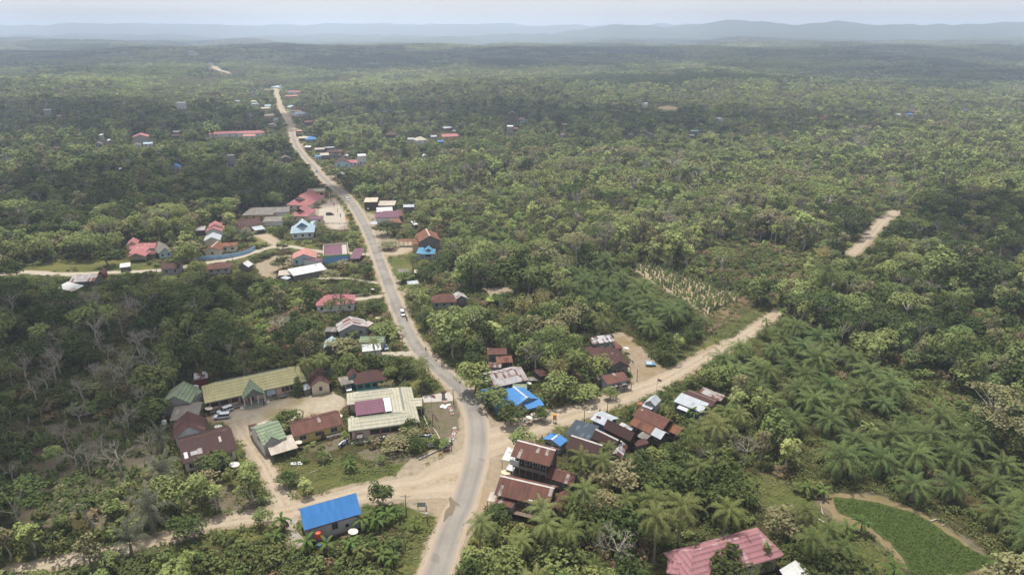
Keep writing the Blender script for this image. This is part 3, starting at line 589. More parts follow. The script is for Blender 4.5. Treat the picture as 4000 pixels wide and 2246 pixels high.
        if z0 > .3 and not open_:
            nx = max(2, int(L/3)+1); ny = max(2, int(W_/3.5)+1)
            for a in range(nx):
                for b in range(ny):
                    if 0 < a < nx-1 and 0 < b < ny-1: continue
                    pm = MB(); pm.box(P(x0+.1+(x1-x0-.2)*a/(nx-1), y0+.1+(y1-y0-.2)*b/(ny-1), z0/2), q.ex, q.ey, EZ, .18, .18, z0-.02); pm.build('stilt', M_post, s.root, s.M)
            fl = MB(); fl.box(P(L/2, W_/2, z0-.08), q.ex, q.ey, EZ, L-2*ov+.3, W_-2*ov+.3, .16); fl.build('floor_deck', M_wood, s.root, s.M)
        # masks
        rise_top = [q.p(0 if kind == 'gable' else 0, W_/2, h+rise), q.p(L, W_/2, h+rise)] if kind != 'shed' else []
        cs = [r.p(x, y, h+(rise if (kind == 'shed' and ((y > 0) == (high == 'F'))) else 0)) for x in (0, r.L) for y in (0, r.W)]+rise_top+([r.p(x, ov, z0+.8) for x in (ov, r.L-ov)] if not open_ else [])
        KEEP.append(hull([proj(p.x, p.y, p.z)[:2] for p in cs])); FOOT.append([tuple(r.p(x, y, 0)[:2]) for x, y in ((0,0), (r.L,0), (r.L,r.W), (0,r.W))])
        return r
    def window(s, c, e, n, w, h, frame=None):
        m = MB(); t = .09
        for dz in (-1, 1): m.box(c+EZ*(dz*(h/2+t/2))+n*.03, e, n, EZ, w+2*t, .1, t)
        for dx in (-1, 1): m.box(c+e*(dx*(w/2+t/2))+n*.03, e, n, EZ, t, .1, h)
        if w > 1.0: m.box(c+n*.035, e, n, EZ, .06, .08, h-.01)
        f = m.build('window', frame or M_frame, s.root, s.M); g = MB(); g.box(c+n*.02, e, n, EZ, w, .05, h); g.build('pane', M_glass, f, s.M)
    def part(s, name, mb, mat, parent=None): return mb.build(name, mat, parent or s.root, s.M)
def hull(P):
    P = sorted(set((float(a), float(b)) for a, b in P))
    def half(Q):
        o = []
        for p in Q:
            while len(o) > 1 and (o[-1][0]-o[-2][0])*(p[1]-o[-2][1])-(o[-1][1]-o[-2][1])*(p[0]-o[-2][0]) <= 0: o.pop()
            o.append(p)
        return o
    return half(P)[:-1]+half(P[::-1])[:-1]
# ---------------------------------------------------------------- the school compound
h = House('school_building', 'long cream school building with yellow-green tiled roof and gabled entrance porch', 'school')
r = Rect('a', (960,565), (2245,285), (2135,95), 3.3)
h.vol(r, 3.3, 3.3, 'green', 'pinkish', 'hip', hipk=.38, ov=1.1, cap=M_fasc, fasc=M_fasc)
cx = r.L*.455
for k in range(11):
    x = 1.2+(r.L-2.4)*k/10; m = MB(); m.box(r.p(x, .98, 1.6), r.ex, r.ey, EZ, .32, .24, 3.1); h.part('column', m, M_pink)
for f_, w_ in ((.10,2.6),(.195,2.6),(.285,2.0),(.78,2.0),(.87,2.2),(.95,1.6)): h.window(r.p(r.L*f_, 1.08, 1.75), r.ex, -r.ey, w_, 1.3, M_dframe)
for f_ in (.355,.665,.44):
    m = MB(); m.box(r.p(r.L*f_, 1.06, 1.1), r.ex, r.ey, EZ, 1.3, .1, 2.2); h.part('door', m, M_dframe)
m = MB(); m.box(r.p(r.L/2, .3, .12), r.ex, r.ey, EZ, r.L-2, 1.7, .22); h.part('veranda', m, M_conc)
pr = r.sub(cx-3.2, cx+3.4, -2.6, 4.3); h.vol(pr, 3.2, 2.7, 'mgreen', 'cream', 'gable', 'y', ov=.4, open_='near', cap=M_fasc)
m = MB(); P_ = pr.p; m.face([P_(.5,.55,3.25), P_(pr.L-.5,.55,3.25), P_(pr.L/2,.55,5.55)]); m.face([P_(pr.L/2,.6,5.55), P_(pr.L-.5,.6,3.25), P_(.5,.6,3.25)]); h.part('gable_board', m, M_fasc)
for dx in (.4, 2.3, 4.3, 6.2):
    m = MB(); m.box(pr.p(dx, .5, 1.75), r.ex, r.ey, EZ, .34, .34, 2.9); h.part('column', m, M_wpost); m = MB(); m.box(pr.p(dx, .5, .35), r.ex, r.ey, EZ, .44, .44, .6); h.part('column_base', m, simple('green_paint', '5f9a72', .7))
m = MB(); m.box(pr.p(pr.L/2, 1.5, .1), r.ex, r.ey, EZ, 8.5, 3.2, .2); h.part('porch_floor', m, M_conc)
m = MB(); m.box(pr.p(pr.L+1.8, 2.9, 2.0), r.ex, r.ey, EZ, 2.6, .08, 1.7); h.part('notice_board', m, simple('pale_blue_board', 'a8bccb', .6, .2, 3))
h = House('plank_house', 'weathered grey house with mossy green gable roof and lean-to beside the long school building')
r = Rect('a', (395,590), (790,565), (700,385), 4.0); h.vol(r, 4.0, 2.7, 'mgreen', 'grey', 'gable', 'y', cap=M_fasc, win='N1,.8,.7,2.6')
h.vol(Rect('a', (640,480), (785,525), (740,375), 3.4), 3.4, .9, 'mgreen', 'grey', 'shed', ov=.3)
h.vol(Rect('a', (520,785), (880,745), (815,590), 2.9), 2.9, .9, 'grey', 'plank', 'shed', ov=.4)
h = House('maroon_roofed_house', 'grey-walled house with dark maroon gable roof and side wing behind the white water tank')
h.vol(Rect('a', (570,1020), (985,928), (885,752), 3.2), 3.2, 3.0, 'mtile', 'white', 'gable', 'y', cap=M_maroon)
h.vol(Rect('a', (905,912), (1040,872), (1008,752), 2.8), 2.8, .5, 'dkmar', 'white', 'shed', open_=True, posts=2)
h = House('teachers_house', 'long low house with maroon roof patched by white and rusty sheets, nearest the dirt track')
r = Rect('a', (690,1328), (1372,1138), (1190,850), 3.1); h.vol(r, 3.1, 2.6, 'dkmar', 'cream', 'gable', win='N4,1.2,1.2', door='N.62', cap=M_maroon)
h.vol(r.sub(r.L*.36, r.L*.72, -.9, r.W*.42), 3.15, 1.6, 'maroon', 'white', 'gable', 'y', ov=.4)
for fx, fy, w_, l_, mt in ((.05,.10,.9,1.9,M_white), (.17,.13,1.8,1.2,M_zrust), (.30,.12,1.1,1.7,M_zrust), (.72,.26,.6,1.7,M_wrust)):
    m = MB(); z = lambda y: 3.1+2.6*y/(r.W/2)+.05; y0_ = fy*r.W; m.prism([r.p(fx*r.L, y0_, z(y0_)), r.p(fx*r.L+w_, y0_, z(y0_)), r.p(fx*r.L+w_, y0_+l_, z(y0_+l_)), r.p(fx*r.L, y0_+l_, z(y0_+l_))], .03, [(0,0),(w_,0),(w_,l_),(0,l_)]); h.part('roof_patch', m, mt)
h = House('school_kiosk_house', 'white house with green tiled gable roof and rust-streaked white front canopy')
h.vol(Rect('a', (1690,1095), (1995,990), (1835,770), 3.6), 3.6, 2.5, 'mgreen', 'white', 'gable', cap=M_fasc, ov=.35)
rr_ = Rect('a', (1690,1095), (1995,990), (1835,770), 3.6); h.vol(rr_.sub(rr_.L*.02, rr_.L*.74, -.3, rr_.W*.45), 3.5, 2.0, 'mgreen', 'grey', 'gable', 'y', ov=.3, cap=M_fasc)
h.vol(Rect('a', (1795,1218), (2135,1118), (2035,985), 2.5), 2.5, .7, 'wrust', 'brown', 'shed', open_='near', posts=3, ov=.4)
h.vol(Rect('a', (1535,918), (1640,890), (1570,832), 2.6), 2.6, .3, 'maroon', 'plank', 'shed', open_=True, posts=2, ov=.2)
h.vol(Rect('a', (1650,870), (1850,815), (1800,780), 3.0), 3.0, .3, 'wrust', 'grey', 'shed', ov=.2)
h = House('yellow_house', 'yellow-walled house with half maroon, half rusty sheet roof beside the school yard')
r = Rect('b', (40,932), (455,822), (150,668), 3.0); r = Rect('b', (-185,985), (455,822), (150,668), 3.0) if False else r
r = Rect('b', (20,935), (455,822), (170,690), 3.0); r = Rect.raw(r.o-r.ex*4.2, r.ex, r.L+4.2, r.W); h.vol(r, 3.0, 1.9, 'rust', 'yellow', 'gable', win='N3,1.7,1.2', door='N.58', cap=M_maroon)
m = MB(); m.box(r.p(r.L*.78, -.5, .45), r.ex, r.ey, EZ, 4.2, 1.5, .9); h.part('porch', m, WALLS['plank'])
h = House('cream_cottage', 'small cream cottage with maroon gable roof between the school and the teal house')
r = Rect('b', (35,360), (295,320), (222,180), 3.1); h.vol(r, 3.1, 1.9, 'maroon', 'cream', 'gable', 'y', win='N1,.9,1.3', cap=M_maroon)
h.vol(Rect('b', (-40,400), (50,370), (20,320), 2.2), 2.2, .5, 'zinc', 'plank', 'shed', ov=.15)
h = House('teal_house', 'teal-walled house with dark maroon hipped roof and a pale ridge strip')
r = Rect('b', (595,330), (1012,262), (905,135), 3.1); h.vol(r, 3.1, 2.1, 'maroon', 'teal', 'hip', win='N4,1.4,1.1', ov=.6, frame=M_dframe)
h.vol(Rect('b', (520,260), (660,235), (640,160), 3.1), 3.1, 1.6, 'maroon', 'teal', 'gable', 'y', ov=.4)
h.vol(Rect('b', (425,338), (592,303), (548,224), 2.6), 2.6, .4, 'grey', 'plank', 'shed', open_=True, posts=2)
h = House('outhouse', 'small red plank shed under a striped zinc roof behind the school', 'shed')
h.vol(Rect('a', (825,275), (1003,245), (985,178), 3.2), 3.2, .5, 'stripe', 'rplank', 'shed', ov=.35)
# office with a roofed court
h = House('office_building', 'large pale green tiled office with roofed courtyard, purple and white sheets over it', 'office building')
r = Rect('b', (515,915), (1415,798), (1399,640), 3.5); h.vol(r, 3.5, 2.0, 'pgreen', 'pinkish', 'hip', hipk=.45, ov=.9, win='', cap=M_fasc, fasc=M_fasc)
for f_ in (.37, .51, .655): h.window(r.p(r.L*f_, .88, 1.8), r.ex, -r.ey, 2.6, 1.3, M_dframe)
for f_ in (.1, .295, .44, .58, .725, .9): m = MB(); m.box(r.p(r.L*f_, .82, 1.6), r.ex, r.ey, EZ, .3, .2, 3.2); h.part('column', m, M_pink)
m = MB(); m.box(r.p(r.L/2, -.3, .2), r.ex, r.ey, EZ, r.L-1, 2.2, .4); h.part('veranda', m, M_conc)
h.vol(Rect('b', (1060,842), (1412,796), (1262,362), 3.53), 3.53, 2.5, 'pgreen', 'pinkish', 'hip', 'y', hipk=.5, ov=.9, cap=M_fasc)
h.vol(Rect('b', (497,587), (1190,505), (1170,360), 3.5), 3.5, 2.2, 'pgreen', 'pinkish', 'hip', hipk=.5, ov=.9, win='L1,1.2,1.1', cap=M_fasc)
h.vol(Rect('b', (1210,612), (1445,598), (1425,492), 3.4), 3.4, 1.1, 'pgreen', 'pinkish', 'gable', ov=.5, open_=True, posts=3)
h.vol(Rect('b', (612,718), (978,668), (945,507), 4.4), 4.4, .25, 'purple', 'cream', 'shed', open_=True, posts=3, ov=.3)
h.vol(Rect('b', (982,667), (1066,656), (1060,490), 4.62), 4.62, .25, 'white', 'cream', 'shed', open_=True, posts=2, ov=.3)
# ---------------------------------------------------------------- around the junction
h = House('rusty_longhouse', 'blue plank house with long white roof streaked brown with rust')
h.vol(Rect('c', (403,692), (850,590), (700,410), 3.2), 3.2, 2.1, 'zrust', 'bplank', 'gable', win='N3,1,1', ov=.6)
h = House('blue_roofed_house', 'house with bright blue sheet roofs half hidden by trees at the road bend')
h.vol(Rect('c', (690,925), (985,832), (800,690), 3.5), 3.5, 1.7, 'blue', 'grey', 'gable', 'y', cap=M_cap)
h.vol(Rect('c', (430,935), (790,893), (640,740), 3.0), 3.0, 1.4, 'blue', 'bplank', 'shed', ov=.4, win='N3,1,1')
h.vol(Rect('c', (835,962), (1050,905), (985,848), 2.9), 2.9, .8, 'blue', 'bplank', 'shed', ov=.4, open_='near', posts=3)
h.vol(Rect('c', (285,800), (440,770), (420,700), 3.0), 3.0, .7, 'blue', 'bplank', 'shed', ov=.3)
h.vol(Rect('c', (650,715), (830,715), (760,660), 3.2), 3.2, .5, 'mgreen', 'plank', 'shed', ov=.3)
h = House('old_plank_house', 'old plank house with rusty and grey sheet roof, farthest one by the big tree')
h.vol(Rect('c', (330,275), (580,272), (520,190), 4.2), 4.2, 1.2, 'rust', 'plank', 'gable', z0=.8, win='N2,.8,.8')
h = House('stilt_hut', 'small stilt hut with curling orange-rusted roof between the old plank houses', 'hut')
h.vol(Rect('c', (450,380), (655,368), (600,312), 3.6), 3.6, .7, 'rust2', 'dark', 'shed', z0=1.0, win='N2,.6,.9', ov=.3)
h = House('plank_shed', 'grey plank shed with a narrow rusty roof behind the white-roofed longhouse', 'shed')
h.vol(Rect('c', (345,432), (512,434), (462,372), 4.4), 4.4, .6, 'rust', 'plank', 'gable', ov=.25)
h = House('kitchen_hut', 'small dark kitchen hut with brown rusted roof behind the white-roofed longhouse', 'hut')
h.vol(Rect('c', (1000,550), (1098,520), (1040,447), 3.4), 3.4, .4, 'maroon', 'dark', 'shed', z0=.8, ov=.3)
h.vol(Rect('c', (840,600), (990,600), (960,560), 1.5), 1.5, .1, 'grey', 'dark', 'shed', ov=.2)
h = House('striped_roof_house', 'green plank house on short stilts with striped maroon and white sheet roof')
h.vol(Rect('c', (1655,142), (1937,105), (1890,38), 5.2), 5.2, .7, 'stripe', 'gplank', 'shed', z0=.8, win='N2,.8,.9,3.6', ov=.4)
h.vol(Rect('c', (1950,202), (2020,190), (1975,118), 3.0), 3.0, .6, 'rust', 'plank', 'shed', ov=.2)
h.vol(Rect('c', (1640,195), (1740,180), (1700,140), 3.0), 3.0, .5, 'zinc', 'plank', 'shed', ov=.2)
h = House('long_maroon_house', 'long plank house with maroon gable roof stepping down to a white-posted porch')
r = Rect('c', (1870,435), (2120,418), (1865,222), 3.6); h.vol(r, 3.6, 2.0, 'maroon', 'plank', 'gable', 'y', win='N2,.9,1', door='N.5')
h.vol(Rect('c', (1560,300), (1800,310), (1660,200), 3.0), 3.0, 1.2, 'maroon', 'plank', 'shed', ov=.4)
h.vol(Rect('c', (1945,450), (2135,434), (2100,385), 2.9), 2.9, 1.0, 'rust', 'white', 'gable', 'y', open_='near', posts=2, ov=.2)
h = House('roadside_shop', 'roadside shop with rusty roof and red-striped awning by the dirt road', 'shop')
h.vol(Rect('c', (1840,648), (2122,588), (1985,526), 3.5), 3.5, .9, 'rust', 'wplank', 'shed', win='N3,1.2,1,1.6', ov=.3)
h.vol(Rect('c', (1885,688), (2150,628), (2128,590), 2.5), 2.5, .6, 'stripe', 'brown', 'shed', open_='near', posts=4, ov=.2)
h.vol(Rect('c', (1730,590), (1960,545), (1920,510), 3.3), 3.3, .3, 'grey', 'plank', 'shed', ov=.3)
# ---------------------------------------------------------------- the cluster of tin roofs
h = House('zinc_hall', 'blue plank house with wide plain zinc roof at the dirt road')
h.vol(Rect('o', (20,802), (300,930), (580,818), 3.2), 3.2, 1.0, 'zinc', 'bplank', 'gable', ov=.6)
h = House('small_zinc_house', 'small house with pale zinc gable roof and lower front roof by the flagpole')
h.vol(Rect('o', (925,528), (1115,588), (1262,497), 3.3), 3.3, 1.3, 'zinc', 'grey', 'gable', 'y', ov=.3)
h.vol(Rect('o', (885,580), (1050,642), (1112,588), 2.6), 2.6, .4, 'zinc', 'bplank', 'shed', ov=.3)
h = House('zinc_front_house', 'blue-walled house with rust-spotted zinc roof behind the banana plants')
h.vol(Rect('o', (1420,502), (1890,692), (1990,592), 3.0), 3.0, 1.2, 'zrust' if False else 'zinc', 'bplank', 'shed', ov=.4, win='N3,1,1')
h.vol(Rect('o', (1470,612), (1650,682), (1730,650), 2.3), 2.3, .3, 'white', 'plank', 'shed', open_='near', posts=3, ov=.2)
h = House('maroon_barn', 'long low barn with maroon ribbed roof between zinc and rust-patched roofs', 'barn')
h.vol(Rect('o', (1590,412), (2060,600), (2245,512), 3.3), 3.3, 1.0, 'maroon', 'plank', 'gable')
h = House('patched_roof_house', 'house with rusty roof patched in white sheets, last before the oil palms')
h.vol(Rect('o', (1840,347), (2210,507), (2375,447), 3.3), 3.3, .9, 'zrust', 'plank', 'gable')
h = House('big_maroon_house', 'large stilt house with maroon roof turning orange with rust, in the tin roof cluster')
h.vol(Rect('o', (735,742), (1240,982), (1500,870), 4.2), 4.2, 1.7, 'rust', 'dark', 'gable', z0=1.2, ov=.6)
h = House('rust_orange_house', 'stilt house with orange rusted roof ending in bright zinc sheets above the gully')
r = Rect('o', (675,880), (1200,1142), (1385,1060), 3.9); h.vol(r, 3.9, 1.3, 'rust2', 'dark', 'gable', z0=1.6, win='N4,.9,.9')
m = MB(); cl_ = math.hypot(r.W/2, 1.3); m.prism([r.p(r.L-3.2,-.05,3.93), r.p(r.L+.1,-.05,3.93), r.p(r.L+.1,r.W/2,5.27), r.p(r.L-3.2,r.W/2,5.27)], .04, [(0,0),(3.3,0),(3.3,cl_),(0,cl_)]); m.prism([r.p(r.L-1.2,r.W/2,5.27), r.p(r.L+.1,r.W/2,5.27), r.p(r.L+.1,r.W,3.93), r.p(r.L-1.2,r.W,3.93)], .04, [(0,0),(1.3,0),(1.3,cl_),(0,cl_)]); h.part('zinc_end', m, M_zinc)
h = House('annex_hut', 'small stilt annex with brown-orange roof at the gully edge of the cluster', 'hut')
h.vol(Rect('o', (1300,992), (1490,1072), (1595,945), 3.2), 3.2, .8, 'rust2', 'dark', 'gable', z0=1.2, ov=.3)
h = House('centre_maroon_house', 'long house with dark maroon roof and torn white patch, middle of the tin cluster')
h.vol(Rect('o', (235,947), (695,1180), (870,1110), 3.7), 3.7, 2.0, 'dkmar', 'dark', 'gable', z0=.8)
h = House('lean_to_shed', 'low shed with zinc and rust striped roof behind the dark maroon roof', 'shed')
h.vol(Rect('o', (490,905), (700,1002), (775,968), 2.8), 2.8, .3, 'stripe', 'plank', 'shed', ov=.2)
h = House('grey_roof_annex', 'stilt annex with grey weathered and brown roofs beside the satellite dish', 'hut')
h.vol(Rect('o', (800,1085), (945,1160), (1050,1092), 3.2), 3.2, .5, 'grey', 'plank', 'shed', z0=1.2, ov=.3)
h.vol(Rect('o', (735,1175), (800,1262), (945,1150), 3.0), 3.0, .5, 'maroon', 'plank', 'shed', z0=1.2, ov=.3)
h = House('white_ridge_house', 'maroon-roofed plank house with white ridge and zinc side, in front of the black roof')
h.vol(Rect('o', (40,1117), (425,1310), (655,1255), 3.6), 3.6, 2.1, 'dkmar', 'plank', 'gable', cap=M_cap)
h = House('striped_gable_house', 'low house whose gable roof has rust and white stripes above palm tops')
h.vol(Rect('d', (1640,368), (1800,405), (1985,285), 2.9), 2.9, 1.1, 'stripe', 'plank', 'gable', 'y', cap=M_cap)
h = House('black_roof_shop', 'open shop under a flat black and blue sheet roof facing the dirt road', 'shop')
h.vol(Rect('d', (1158,126), (1430,205), (1612,73), 3.5), 3.5, .5, 'black', 'white', 'shed', open_=True, posts=3, ov=.3)
r = Rect('d', (1158,126), (1430,205), (1612,73), 3.5); h.vol(r.sub(r.L*.55, r.L, .3, r.W*.8), 3.0, .05, 'white', 'white', 'shed', ov=.1)
h = House('blue_kiosk', 'small white plank kiosk with blue sheet roof and white middle strip', 'kiosk')
r = Rect('d', (912,183), (1110,266), (1208,201), 2.8); h.vol(r, 2.8, .9, 'blue', 'wplank', 'gable', 'y', win='N2,1.6,.8', ov=.4, cap=M_cap)
h = House('white_ridge_hut', 'plank house with maroon roof and crumbling white ridge beside the blue kiosk')
h.vol(Rect('d', (1165,283), (1520,402), (1668,268), 3.6), 3.6, 2.1, 'dkmar', 'plank', 'gable', cap=M_cap, z0=.5)
h = House('two_storey_house', 'two-storey dark plank house with rust-striped roof and upper balcony at the road', 'house')
r = Rect('d', (555,373), (990,492), (1215,322), 6.2); h.vol(r, 6.2, 2.3, 'rust', 'dark', 'gable', z0=.9, win='N4,1.3,1,4.9 R1,1,1.2,4.9', door='N.8', ov=.9, cap=M_cap)
m = MB(); m.box(r.p(r.L/2, .3, 3.55), r.ex, r.ey, EZ, r.L-1.4, 1.3, .14); h.part('balcony', m, M_wood)
m = MB(); m.box(r.p(r.L/2, -.3, 3.98), r.ex, r.ey, EZ, r.L-1.4, .07, .7); h.part('balcony_rail', m, WALLS['plank'])
for k in range(6): m = MB(); m.box(r.p(.8+(r.L-1.6)*k/5, -.25, 3.0), r.ex, r.ey, EZ, .13, .13, 6.0); h.part('post', m, M_post)
m = MB(); m.box(r.p(1.2, -.36, 4.75), r.ex, r.ey, EZ, 2.4, .06, 1.6); h.part('balcony_screen', m, M_white)
m = MB(); m.box(r.p(r.L*.45, -.9, .8), r.ex, r.ey, EZ, r.L*.85, 1.4, .1); h.part('ground_deck', m, M_wood)
h = House('canvas_awning', 'white canvas awning stretched over poles at the roadside end of the two-storey house', 'awning')
h.vol(Rect('d', (455,412), (590,440), (625,322), 3.3), 3.3, .8, M_white, 'white', 'shed', open_=True, posts=2, ov=.2, th=.03)
h.vol(Rect('d', (500,520), (580,545), (600,470), 2.4), 2.4, .5, M_white, 'white', 'shed', open_=True, posts=2, ov=.2, th=.03)
h = House('rusty_hut', 'plank stilt hut with ribbed rusty roof behind the two-storey house', 'hut')
r = Rect('d', (940,612), (1248,706), (1385,600), 3.0); h.vol(r, 3.0, 1.5, 'rust', 'plank', 'gable', z0=.6, win='N2,.8,.9')
h.vol(Rect('d', (1255,702), (1315,732), (1420,640), 2.8), 2.8, .5, 'maroon', 'plank', 'shed', z0=.6, ov=.2)
h = House('large_rusty_house', 'large dark stilt house with broad brown rusty roof, nearest the main road')
r = Rect('d', (372,803), (985,950), (1165,728), 4.2); h.vol(r, 4.2, 2.5, 'rust', 'dark', 'gable', z0=1.5, win='N4,1.1,1.1', door='N.45', ov=.8, cap=M_cap)
h.vol(Rect('d', (990,965), (1115,1000), (1270,820), 3.7), 3.7, .9, 'rust', 'dark', 'gable', 'y', z0=1.4, ov=.4)
h.vol(Rect('d', (378,888), (570,957), (628,868), 3.0), 3.0, .7, 'rust', 'wplank', 'shed', z0=.8, ov=.25, win='')
h.vol(Rect('d', (290,872), (372,888), (442,812), 2.9), 2.9, .6, 'wrust', 'plank', 'shed', open_=True, posts=2, ov=.2)
m = MB(); m.prism([r.p(r.L*.62, .3, 4.45), r.p(r.L*.62+1, .3, 4.45), r.p(r.L*.62+1, 1.9, 5.18), r.p(r.L*.62, 1.9, 5.18)], .03, [(0,0),(1,0),(1,1.7),(0,1.7)]); h.part('roof_patch', m, M_white)
m = MB(); m.box(r.p(r.L*.6, -.5, 1.5), r.ex, r.ey, EZ, r.L*.6, 2.4, .12); h.part('deck', m, M_wood)
# ---------------------------------------------------------------- blue roof at the lane
h = House('grey_workshop', 'grey rendered building with a plain bright blue roof beside the dirt lane', 'workshop')
r = Rect('e', (602,885), (1322,673), (1197,442), 4.1); h.vol(r, 4.1, 3.1, 'bluep', 'grey', 'gable', win='', ov=.55, cap=False)
for f_, w_, h_, z_ in ((.07,.9,.5,3.5), (.24,.9,.5,3.6), (.53,1.1,1.7,2.6), (.74,.6,.7,1.7)): h.window(r.p(r.L*f_, .55, z_), r.ex, -r.ey, w_, h_, M_dframe)
m = MB(); m.box(r.p(r.L/2, .5, 3.75), r.ex, r.ey, EZ, r.L-1.2, .06, .9); h.part('brick_band', m, simple('bare_brick', '8d6c5c', .9, .4, 6))
for k in range(4): m = MB(); m.box(r.p(.7+(r.L-1.4)*k/3, .46, 3.6), r.ex, r.ey, EZ, .25, .1, 1.2); h.part('pillar', m, M_conc)
h = House('red_tiled_hall', 'large cream hall with faded red tiled hipped roof among trees, lowest in view', 'hall')
h.vol(Rect('f', (600,1560), (1830,1200), (1440,850), 4.2), 4.2, 3.4, 'red', 'cream', 'hip', hipk=.42, ov=1.1, win='R2,1.2,1.2')
h.vol(Rect('f', (330,1420), (640,1480), (700,1290), 3.9), 3.9, 1.6, 'red', 'cream', 'hip', hipk=.5, ov=.8)
h = House('pale_roofed_house', 'house with pale grey gable roof cut by the frame beside the hall')
h.vol(Rect('f', (1900,1600), (2270,1560), (2185,1330), 3.2), 3.2, 2.0, 'white', 'white', 'gable', 'y', cap=M_cap)
# ---------------------------------------------------------------- middle of the village
def H1(name, label, vols, cat='house', group=None):
    h = House(name, label, cat, group)
    for v in vols:
        view, A, B, C, eh, rise, roof, wall = v[:8]; k = v[8] if len(v) > 8 else {}
        h.vol(Rect(view, A, B, C, eh), eh, rise, roof, wall, **k)
    return h
H1('village_office', 'largest faded red roofed office with double gable at the top of the clinic yard', [
 ('h', (690,325), (985,335), (945,205), 3.4, 5.2, 'coral', 'cream', dict(kind='gablet', axis='y', hipk=.5, ov=.8, glab='white', win='N3,1.4,1.2')),
 ('h', (985,292), (1077,283), (1052,205), 3.2, 1.6, 'coral', 'cream', dict(axis='x', ov=.5))], 'office building')
H1('clinic', 'second red gabled roof, in front of the largest red one beside the parking yard', [
 ('h', (738,468), (975,470), (935,385), 3.2, 4.2, 'coral', 'cream', dict(kind='gablet', axis='y', hipk=.5, ov=.7, glab='dark', win='N2,1.2,1.1')),
 ('h', (975,432), (1032,430), (1030,372), 3.0, .9, 'coral', 'cream', dict(ov=.4))], 'clinic')
H1('pale_blue_house', 'white house with pale blue tiled roof and big front gable', [
 ('h', (747,685), (1056,666), (1046,580), 3.4, 5.0, 'ltblue', 'white', dict(kind='gablet', axis='y', hipk=.5, ov=.9, glab='blue', win='N3,1.2,1.2', cap=M_cap)),
 ('h', (985,580), (1030,580), (1042,520), 3.8, 1.0, 'ltblue', 'white', dict(ov=.4))])
H1('salmon_roofed_house', 'white house with salmon gable roof next to the blue-walled shop', [
 ('h', (765,1012), (1080,992), (1058,915), 3.1, 2.4, 'pink', 'ltblue', dict(axis='y', win='N3,.9,1.3', ov=.5, cap=False))])
h = H1('blue_walled_shop', 'blue-walled shop with flat purple roof behind a green parapet band', [
 ('h', (1172,978), (1480,955), (1385,830), 3.6, .3, 'purple', 'blue', dict(kind='shed', ov=-.05)),
 ('h', (1495,1000), (1625,998), (1585,880), 2.9, .5, 'purple', 'brown', dict(kind='shed', ov=.4, open_='near', posts=3)),
 ('h', (1115,1030), (1160,1000), (1120,880), 2.7, .5, 'purple', 'white', dict(kind='shed', ov=.2))], 'shop')
r = Rect('h', (1172,978), (1480,955), (1385,830), 3.6); m = MB(); m.box(r.p(r.L/2,-.12,3.9), r.ex, r.ey, EZ, r.L+.4, .12, .9); h.part('parapet', m, simple('green_parapet', '7fa765', .7, .15))
m = MB(); m.box(r.p(-.15,r.W/2,4.0), r.ex, r.ey, EZ, .16, r.W, 1.0); m.box(r.p(r.L+.15,r.W/2,4.1), r.ex, r.ey, EZ, .16, r.W, 1.1); m.box(r.p(r.L/2,r.W+.1,4.2), r.ex, r.ey, EZ, r.L, .16, 1.1); h.part('parapet', m, WALLS['cream'])
m = MB(); m.box(r.p(r.L*.86,r.W/2,3.95), r.ex, r.ey, EZ, r.L*.2, r.W*.9, .2); h.part('roof_slab', m, M_conc)
H1('white_roofed_shed', 'long shed with rust-flecked white sheet roof in front of the salmon roof', [
 ('h', (790,1215), (1215,1132), (1188,1066), 2.9, 1.0, 'white', 'plank', dict(kind='shed', ov=.4)),
 ('h', (595,1212), (760,1200), (742,1146), 2.4, .4, 'wrust', 'plank', dict(kind='shed', ov=.2)),
 ('h', (700,1262), (765,1235), (750,1195), 2.2, .3, 'zinc', 'plank', dict(kind='shed', ov=.2))], 'shed')
H1('grey_hipped_house', 'old house with long grey hipped roof behind the maroon roofed one', [
 ('h', (140,455), (530,448), (505,352), 3.2, 2.2, 'grey', 'tan', dict(kind='hip', hipk=.5, win='N4,1,1'))])
H1('grey_annexe', 'low annexe with grey weathered roof joining the red clinic', [
 ('h', (530,425), (740,412), (722,345), 3.0, 1.6, 'grey', 'white', dict(kind='hip', hipk=.5)),
 ('h', (398,540), (660,530), (640,475), 2.6, .4, 'grey', 'white', dict(kind='shed'))], 'annexe')
H1('cream_gabled_house', 'cream house with maroon-rust roof and small front gable left of the meadow track', [
 ('h', (105,605), (398,560), (392,478), 3.2, 2.0, 'maroon', 'cream', dict(win='N3,1,1')),
 ('h', (120,632), (262,612), (250,545), 3.0, 1.6, 'maroon', 'cream', dict(axis='y', ov=.4, win='N1,1,1')),
 ('h', (305,645), (440,625), (435,585), 2.6, .4, 'zinc', 'plank', dict(kind='shed', open_=True, posts=3))])
H1('purple_roofed_store', 'narrow store with purple roof at the parking yard', [('h', (985,508), (1165,500), (1165,460), 2.9, .9, 'purple', 'cream', dict(win='N2,1,1'))], 'store')
H1('yard_barracks', 'long yellow building with tan roof at the top end of the parking yard', [('h', (960,163), (1182,157), (1180,120), 3.6, .7, 'tan', 'yellow', dict(win='N3,2,1.4', ov=.4))], 'office building')
